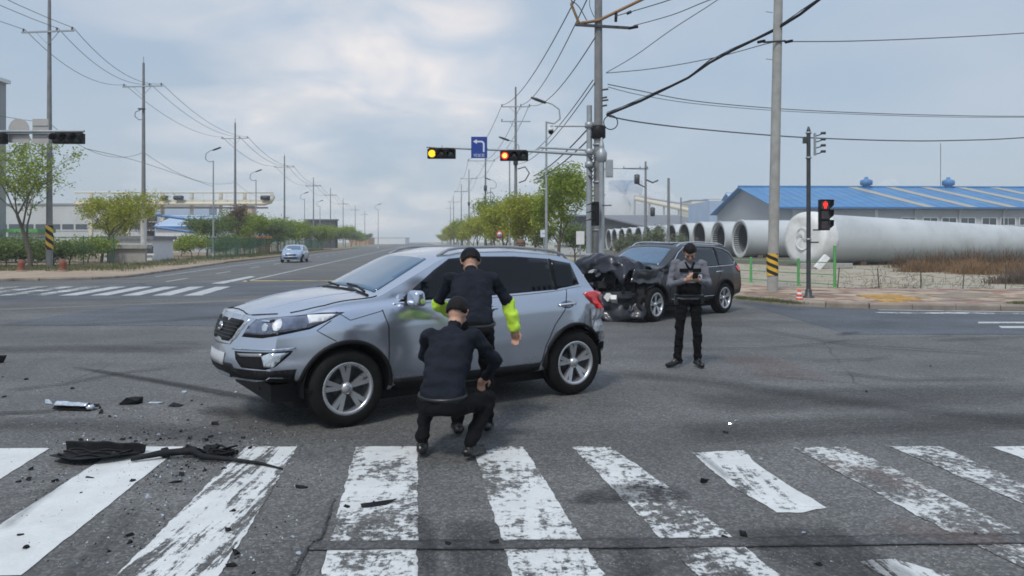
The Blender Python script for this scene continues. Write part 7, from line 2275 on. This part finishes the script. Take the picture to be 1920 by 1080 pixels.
# policeman: faces the camera, head bowed over a phone held in both hands (his right is at the picture's left)
pj = dict(STAND)
pj.update(head=(0, .095, 1.575), look=(0.05, .74, -.72), neck=(0, .01, 1.475), elbow_l=(-.265, .06, 1.14), elbow_r=(.265, .06, 1.13), wrist_l=(-.085, .30, 1.215), wrist_r=(.085, .30, 1.21),
    hand_l=(.55, .30, .30), hand_r=(-.55, .30, .30), palm_l=(.5, -.5, .6), palm_r=(-.5, -.5, .6),
    ankle_r=(.155, .03, .085), toe_r=(.32, .14, .03), knee_r=(.125, .04, .49), ankle_l=(-.125, .0, .085), toe_l=(-.16, .19, .03))
pol, V_, Hd = person('person', (2.40, 10.15, 0), R(180 - 4), 'policeman in a grey blue and black uniform looking down at the phone in his hands', pj,
    dict(legs='black_cloth', shoes='black_leather', torso='grey_blue_cloth', torso_low='black_cloth', hem='grey_blue_cloth', sleeve='grey_blue_cloth'), scale=.985)
# kit: belt pouch straps, chest pocket, badge patch, collar; phone is its own thing
def on_chest(x, z, w, h, name, mat, th=.012, y=.150):
    m = MB(); m.box((x, y - .6 * x * x, z), (w, th, h)); o = m.build(name, M[mat], pol); bv = o.modifiers.new('b', 'BEVEL'); bv.width = .004; return o
on_chest(.085, 1.335, .12, .05, 'chest_panel', 'black_cloth')
on_chest(-.085, 1.335, .12, .05, 'chest_panel', 'black_cloth')
on_chest(-.115, 1.235, .085, .085, 'badge_patch', 'badge_patch', .01, .155)
m = MB(); m.box((-.115, .155, 1.235), (.03, .004, .05)); m.box((-.115, .1555, 1.235), (.05, .003, .012)); m.build('badge_emblem', M['black_paint'], pol)
m = MB(); m.tube([(-.06, .09, 1.44), (-.03, .135, 1.38), (0, .145, 1.34)], .014, 6); m.tube([(.06, .09, 1.44), (.03, .135, 1.38), (0, .145, 1.34)], .014, 6); m.build('collar', M['black_cloth'], pol)
m = MB(); ring = [( .178 * math.cos(a), .005 + .128 * math.sin(a), .985) for a in [i * math.pi / 12 for i in range(25)]]; m.tube(ring, .022, 6, cap=False); m.build('belt', M['black_leather'], pol)
m = MB(); m.box((.17, .03, .93), (.05, .08, .14)); m.box((-.18, .02, .93), (.05, .07, .12)); m.build('belt_pouch', M['black_leather'], pol)
phn = empty('phone', (2.40 + .0, 10.15 - .375, 1.245), R(176)); tag(phn, 'dark phone held in the policeman\'s hands', 'phone')
m = MB(); m.box((0, 0, 0), (.075, .010, .150), Matrix.Rotation(R(-50), 3, 'X')); o = m.build('case', M['phone_black'], phn); bv = o.modifiers.new('b', 'BEVEL'); bv.width = .004
m = MB(); m.box((0, .0, .0), (.068, .002, .140), Matrix.Translation((0, 0, 0)).to_3x3() @ Matrix.Rotation(R(-50), 3, 'X')); o = m.build('screen', M['tinted_glass'], phn); o.location = Vector((0, -.005, .004))

# person behind the silver car: only the head shows
hj = dict(STAND)
person('person', (P(977, 0, 15.5).x, 15.5, 0), R(176), 'person with a dark cap and black face mask seen just over the silver car roof', hj,
    dict(legs='black_cloth', shoes='black_leather', torso='navy_cloth', torso_low='navy_cloth', sleeve='navy_cloth'), cap='brown_wood', mask=True, scale=1.0)
# two responders at the near side of the silver car
qj = dict(hip_l=(-.12, -.10, .42), hip_r=(.12, -.10, .42), knee_l=(-.24, .26, .47), knee_r=(.26, .24, .42), ankle_l=(-.20, -.02, .10), ankle_r=(.20, -.04, .10), toe_l=(-.25, .17, .03), toe_r=(.25, .15, .03),
    pelvis=(0, -.12, .44), waist=(0, -.08, .60), chest=(0, .06, .80), neck=(0, .17, .98), head=(0, .25, 1.09), look=(0, .8, -.55), shoulder_l=(-.19, .10, .93), shoulder_r=(.19, .10, .93),
    elbow_l=(-.32, .34, .72), elbow_r=(.31, .34, .70), wrist_l=(-.16, .52, .55), wrist_r=(.15, .54, .52))
crouch, _, _ = person('person', (P(838, 0, 5.9).x, 5.9, 0), R(-14), 'crouching responder in dark clothing seen from behind beside the silver car', qj,
    dict(legs='black_cloth', shoes='black_leather', torso='navy_cloth', torso_low='navy_cloth', sleeve='navy_cloth'), scale=1.02)
bj = dict(STAND)
bj.update(pelvis=(0, -.10, .93), hip_l=(-.10, -.08, .89), hip_r=(.10, -.08, .89), knee_l=(-.12, .02, .49), knee_r=(.13, .04, .49), waist=(0, -.03, 1.05), chest=(0, .13, 1.24), neck=(0, .27, 1.39), head=(0, .36, 1.48), look=(0, .8, -.6),
    shoulder_l=(-.19, .20, 1.34), shoulder_r=(.19, .20, 1.34), elbow_l=(-.30, .36, 1.10), elbow_r=(.34, .30, 1.10), wrist_l=(-.17, .55, 1.0), wrist_r=(.40, .30, .87), hand_r=(.1, .25, -.9))
stoop, _, _ = person('person', (P(886, 0, 6.6).x, 6.6, 0), R(6), 'stooping responder with a yellow reflective sleeve beside the silver car', bj,
    dict(legs='black_cloth', shoes='black_leather', torso='navy_cloth', torso_low='navy_cloth', sleeve='navy_cloth', forearm='hivis_yellow', loose=1.3), cap='navy_cloth', scale=1.02)

for root_, ln in ((crouch, [(0, -.10, .50)]), (stoop, [(0, -.085, .965)])):
    m = MB(); c_ = Vector(ln[0]); m.tube([c_ + Vector((.182 * math.cos(a), .128 * math.sin(a), .02 * math.sin(a))) for a in [i * math.pi / 14 for i in range(29)]], .017, 6, cap=False); m.build('belt', M['black_leather'], root_)
# ================================================================== DEBRIS
def place(name, build, loc_, rz, label, cat, group=None):
    o = build; o.location = loc_; o.rotation_euler = (0, 0, rz); tag(o, label, cat, group); return o

# broken bumper cover
c = G(172, 864)
bc = empty('bumper_cover', (c.x, c.y, .0), 0); tag(bc, 'broken black bumper cover lying across the crossing stripes', 'bumper')
def bf(u, v):
    x = -.32 + .64 * u
    if v < .32:
        t = v / .32; y, z = .20 + .03 * math.sin(u * 3.1), .105 - .085 * t - .035 * u
    else:
        t = (v - .32) / .68; y, z = .20 - .36 * t * (.45 + .55 * math.sin(u * 2.4 + .5)), .02 + .045 * t * t
    return (x * (1 - .10 * v), y, z)
crumple('shell', bf, 36, 20, 'rough_black_plastic', bc, .020, 5, 2.2, smooth=True, th=.004)
for k in range(3):
    m = MB(); pts = [(-.26 + .50 * i / 14, .13 - .075 * k + .02 * math.sin(i * .6 + k), .045 + .012 * math.sin(i * .9 + k)) for i in range(15)]; m.tube(pts, .009, 5); m.build('rib', M['black_plastic'], bc)
c = G(380, 866)
bs = empty('bumper_strip', (c.x, c.y, 0), 0); tag(bs, 'long thin torn black strip trailing right from the bumper cover', 'bumper strip')
def gl_(px, py, z): p = G(px, py); return (p.x - c.x, p.y - c.y, z)
m = MB(); m.tube([gl_(245, 868, .03), gl_(300, 862, .05), gl_(360, 858, .055), (0.0, 0, .04), gl_(430, 868, .03), gl_(490, 874, .02), gl_(530, 882, .012)], [.018, .026, .03, .024, .018, .012, .006], 8); m.build('strip', M['rough_black_plastic'], bs)
for (px, py, s) in ((310, 858, .05), (355, 852, .06), (372, 856, .06), (395, 855, .05)):
    m = MB(); x, y, _ = gl_(px, py, 0); m.box((x, y, .035), (s * 1.3, s, .06), Matrix.Rotation(rnd.uniform(-1, 1), 3, 'Z') @ Matrix.Rotation(.5, 3, 'Y')); m.build('torn_clip', M['rough_black_plastic'], bs)
# shattered grille pieces at its right
c = G(408, 856)
gp_ = empty('grille_piece', (c.x, c.y, 0)); tag(gp_, 'mangled grille fragment at the right of the bumper cover', 'grille fragment')
for i in range(14):
    m = MB(); m.tube([(rnd.uniform(-.14, .16), rnd.uniform(-.06, .07), rnd.uniform(.01, .03)), (rnd.uniform(-.14, .16), rnd.uniform(-.06, .07), rnd.uniform(.02, .09)), (rnd.uniform(-.14, .18), rnd.uniform(-.05, .06), rnd.uniform(.01, .07))], .007, 5); m.build('bar', M['rough_black_plastic'], gp_)
m = MB(); m.box((.02, 0, .03), (.20, .09, .03), Matrix.Rotation(.2, 3, 'Z')); m.box((-.06, .02, .045), (.09, .07, .05), Matrix.Rotation(.6, 3, 'X')); m.build('frame', M['rough_black_plastic'], gp_)
# headlamp unit
c = G(140, 768)
hl = empty('headlamp_unit', (c.x, c.y, 0), R(-4)); tag(hl, 'broken clear headlamp unit lying on the asphalt at left', 'headlamp')
crumple('housing', lambda u, v: (-.20 + .40 * u, .07 - .14 * v, .01 + .07 * math.sin(min(1, v * 1.3) * 3.0) * (1 - .4 * u)), 16, 8, 'black_plastic', hl, .02, 9, 4.4, th=.003, smooth=True)
crumple('lens', lambda u, v: (-.18 + .34 * u, .03 - .09 * v, .045 + .045 * math.sin(v * 2.6 + .3) * (1 - .35 * u)), 14, 7, 'clear_lens', hl, .012, 9, 6.4, th=.003, smooth=True)
m = MB(); m.tube([(.17, 0, .03), (.24, .02, .05), (.27, 0, .02)], .012, 6); m.build('loose_wire', M['wire_black'], hl)
m = MB(); m.lathe([(0, 0), (.035, .01), (.045, .04), (.02, .06)], c=(.18, -.02, .0), n=12); m.build('lamp_socket', M['clear_lens'], hl)
def shard(px, py, w, d, h, mat, label, seed, cat='debris', group=None, name='plastic_fragment', rz=0):
    c = G(px, py); r = random.Random(seed); bm = bmesh.new()
    for i in range(13):
        bm.verts.new((r.uniform(-.5, .5) * w, r.uniform(-.5, .5) * d, r.uniform(0, 1) ** 1.3 * h if i > 5 else 0.002))
    bmesh.ops.convex_hull(bm, input=bm.verts)
    for v in [v for v in bm.verts if not v.link_faces]: bm.verts.remove(v)
    me_ = bpy.data.meshes.new(name); bm.to_mesh(me_); bm.free(); me_.materials.append(M[mat])
    o = bpy.data.objects.new(name, me_); link(o); o.location = (c.x, c.y, 0); o.rotation_euler = (0, 0, rz); tag(o, label, cat, group); return o
shard(244, 757, .26, .16, .085, 'rough_black_plastic', 'largest loose black plastic piece, right of the headlamp unit', 4)
shard(328, 762, .16, .09, .05, 'rough_black_plastic', 'flat black piece at the right end of the thin clear shard', 5)
shard(296, 756, .22, .03, .018, 'clear_lens', 'thin clear plastic shard between two black pieces', 6)
shard(192, 775, .07, .05, .045, 'rough_black_plastic', 'small black lump right of the headlamp unit', 7)
shard(92, 757, .09, .05, .05, 'clear_lens', 'clear broken lens bit left of the headlamp unit', 8)
shard(405, 796, .09, .07, .05, 'rough_black_plastic', 'black lump alone below the front of the silver car', 9)
shard(328, 904, .10, .05, .02, 'rough_black_plastic', 'flat black oval piece below the torn strip', 10)
shard(280, 934, .055, .03, .03, 'clear_lens', 'bright clear chip between two crossing stripes', 11)
shard(170, 897, .09, .03, .015, 'rough_black_plastic', 'dark sliver on the upper part of the second white stripe', 12)
shard(248, 903, .05, .05, .02, 'rough_black_plastic', 'dark curl near the right edge of the second white stripe', 13)
shard(1321, 905, .075, .05, .045, 'rough_black_plastic', 'black lump beside the curved white stripe on the right', 14)
shard(1392, 1005, .055, .035, .035, 'rough_black_plastic', 'black lump at the end of the filled trench', 15)
shard(345, 736, .06, .03, .022, 'clear_lens', 'bright chip beside the dark skid line', 17)
shard(440, 737, .06, .035, .03, 'clear_lens', 'bright chip just ahead of the silver car bumper', 18)
shard(712, 948, .30, .09, .03, 'rough_black_plastic', 'flat dark piece lying on the middle white stripe', 19, rz=.35)
shard(566, 915, .10, .05, .03, 'rough_black_plastic', 'dark lump right of the streaked stripe', 20)
shard(0, 680, .16, .12, .12, 'rough_black_plastic', 'black object cut off by the left edge', 21)
shard(925, 1021, .07, .04, .03, 'rough_black_plastic', 'dark bit at the trench under the middle stripes', 22)
# many small black fragments
base = [shard(100 + 10 * k, 700, .05, .035, .022, 'rough_black_plastic', 'small black plastic fragment scattered on the asphalt', 30 + k, 'debris', 'small black plastic fragments') for k in range(4)]
spots = [(117, 716), (136, 729), (50, 712), (5, 708), (8, 745), (55, 900), (35, 904), (60, 881), (103, 903), (153, 925), (38, 1005), (46, 1030), (243, 1005), (244, 1018), (205, 1034), (443, 1038), (433, 1062), (436, 960),
         (428, 995), (340, 810), (270, 811), (275, 826), (355, 823), (385, 827), (410, 838), (450, 828), (455, 822), (470, 842), (230, 825), (245, 822), (255, 828), (300, 824), (318, 823), (150, 826), (175, 824), (330, 822),
         (340, 880), (365, 880), (385, 882), (350, 874), (420, 880), (360, 752), (378, 759), (352, 789), (395, 820), (205, 782), (340, 891), (1240, 916), (1358, 1009), (1534, 1060), (1360, 812), (1745, 687), (1625, 735), (1830, 1003), (475, 1075), (700, 942), (650, 952), (840, 1022)]
for i, (x, y) in enumerate(spots):
    o = base[i] if i < 4 else base[i % 4].copy()
    if i >= 4: link(o)
    c = G(x, y); o.location = (c.x, c.y, 0); k = rnd.uniform(.45, 1.25); o.scale = (k, k, k); o.rotation_euler = (0, 0, rnd.uniform(0, 6.3))
base = [shard(100 + 10 * k, 700, .03, .02, .012, 'clear_lens', 'small clear shard glinting on the asphalt', 50 + k, 'debris', 'small clear shards', 'clear_shard') for k in range(3)]
spots = [(103, 780), (255, 771), (264, 781), (217, 782), (332, 786), (326, 797), (350, 812), (412, 813), (297, 815), (305, 968), (438, 768), (322, 888), (395, 748), (1380, 790), (1370, 795), (1425, 862), (1507, 1001), (1558, 1053), (560, 1040), (548, 1008), (120, 833), (215, 834)]
for i, (x, y) in enumerate(spots):
    o = base[i] if i < 3 else base[i % 3].copy()
    if i >= 3: link(o)
    c = G(x, y); o.location = (c.x, c.y, 0); k = rnd.uniform(.5, 1.5); o.scale = (k, k, k); o.rotation_euler = (0, 0, rnd.uniform(0, 6.3))
# crumbs nobody could count
m = MB()
for i in range(1500):
    px, py = rnd.gauss(330, 130), 850 + rnd.gauss(0, 45)
    if rnd.random() < .35: px, py = rnd.uniform(40, 560), rnd.uniform(720, 1060)
    if py < 700: continue
    c = G(px, py); s = rnd.uniform(.002, .010); a = rnd.uniform(0, 6.3)
    m.add([(c.x + s * math.cos(a + t), c.y + s * math.sin(a + t), .001) for t in (0, 2.1, 4.2)] + [(c.x, c.y, s * .9 + .001)], [(0, 1, 3), (1, 2, 3), (2, 0, 3)], 0 if rnd.random() < .6 else 1)
o = m.build('debris_crumbs', [M['rough_black_plastic'], M['clear_lens']]); tag(o, 'fine crumbs of plastic and glass around the broken bumper', 'debris', None, 'stuff')
m = MB()
for i in range(2600):
    y_ = 3.9 + 9 * rnd.random() ** 1.5; x_ = rnd.uniform(-.75, .75) * y_ ; s = rnd.uniform(.0025, .007); a = rnd.uniform(0, 6.3)
    m.add([(x_ + s * math.cos(a + t), y_ + s * math.sin(a + t), .001) for t in (0, 2.1, 4.2)] + [(x_, y_, s * .8 + .001)], [(0, 1, 3), (1, 2, 3), (2, 0, 3)], 0)
o = m.build('road_grit', [M['shore_stone']]); tag(o, 'loose pale grit on the asphalt', 'grit', None, 'stuff')

# ================================================================== HAZE
hz_mat = bpy.data.materials.new('haze'); hz_mat.use_nodes = True
t = hz_mat.node_tree; t.nodes.clear(); o_ = t.nodes.new('ShaderNodeOutputMaterial'); pv = t.nodes.new('ShaderNodeVolumePrincipled')
pv.inputs['Color'].default_value = (.86, .91, .97, 1); pv.inputs['Density'].default_value = .0007
t.links.new(pv.outputs[0], o_.inputs['Volume'])
m = MB(); m.box((0, 1570, 14), (3700, 3300, 30.1)); o = m.build('haze', hz_mat); o['kind'] = 'stuff'; o['label'] = 'thin pale haze over the far road'
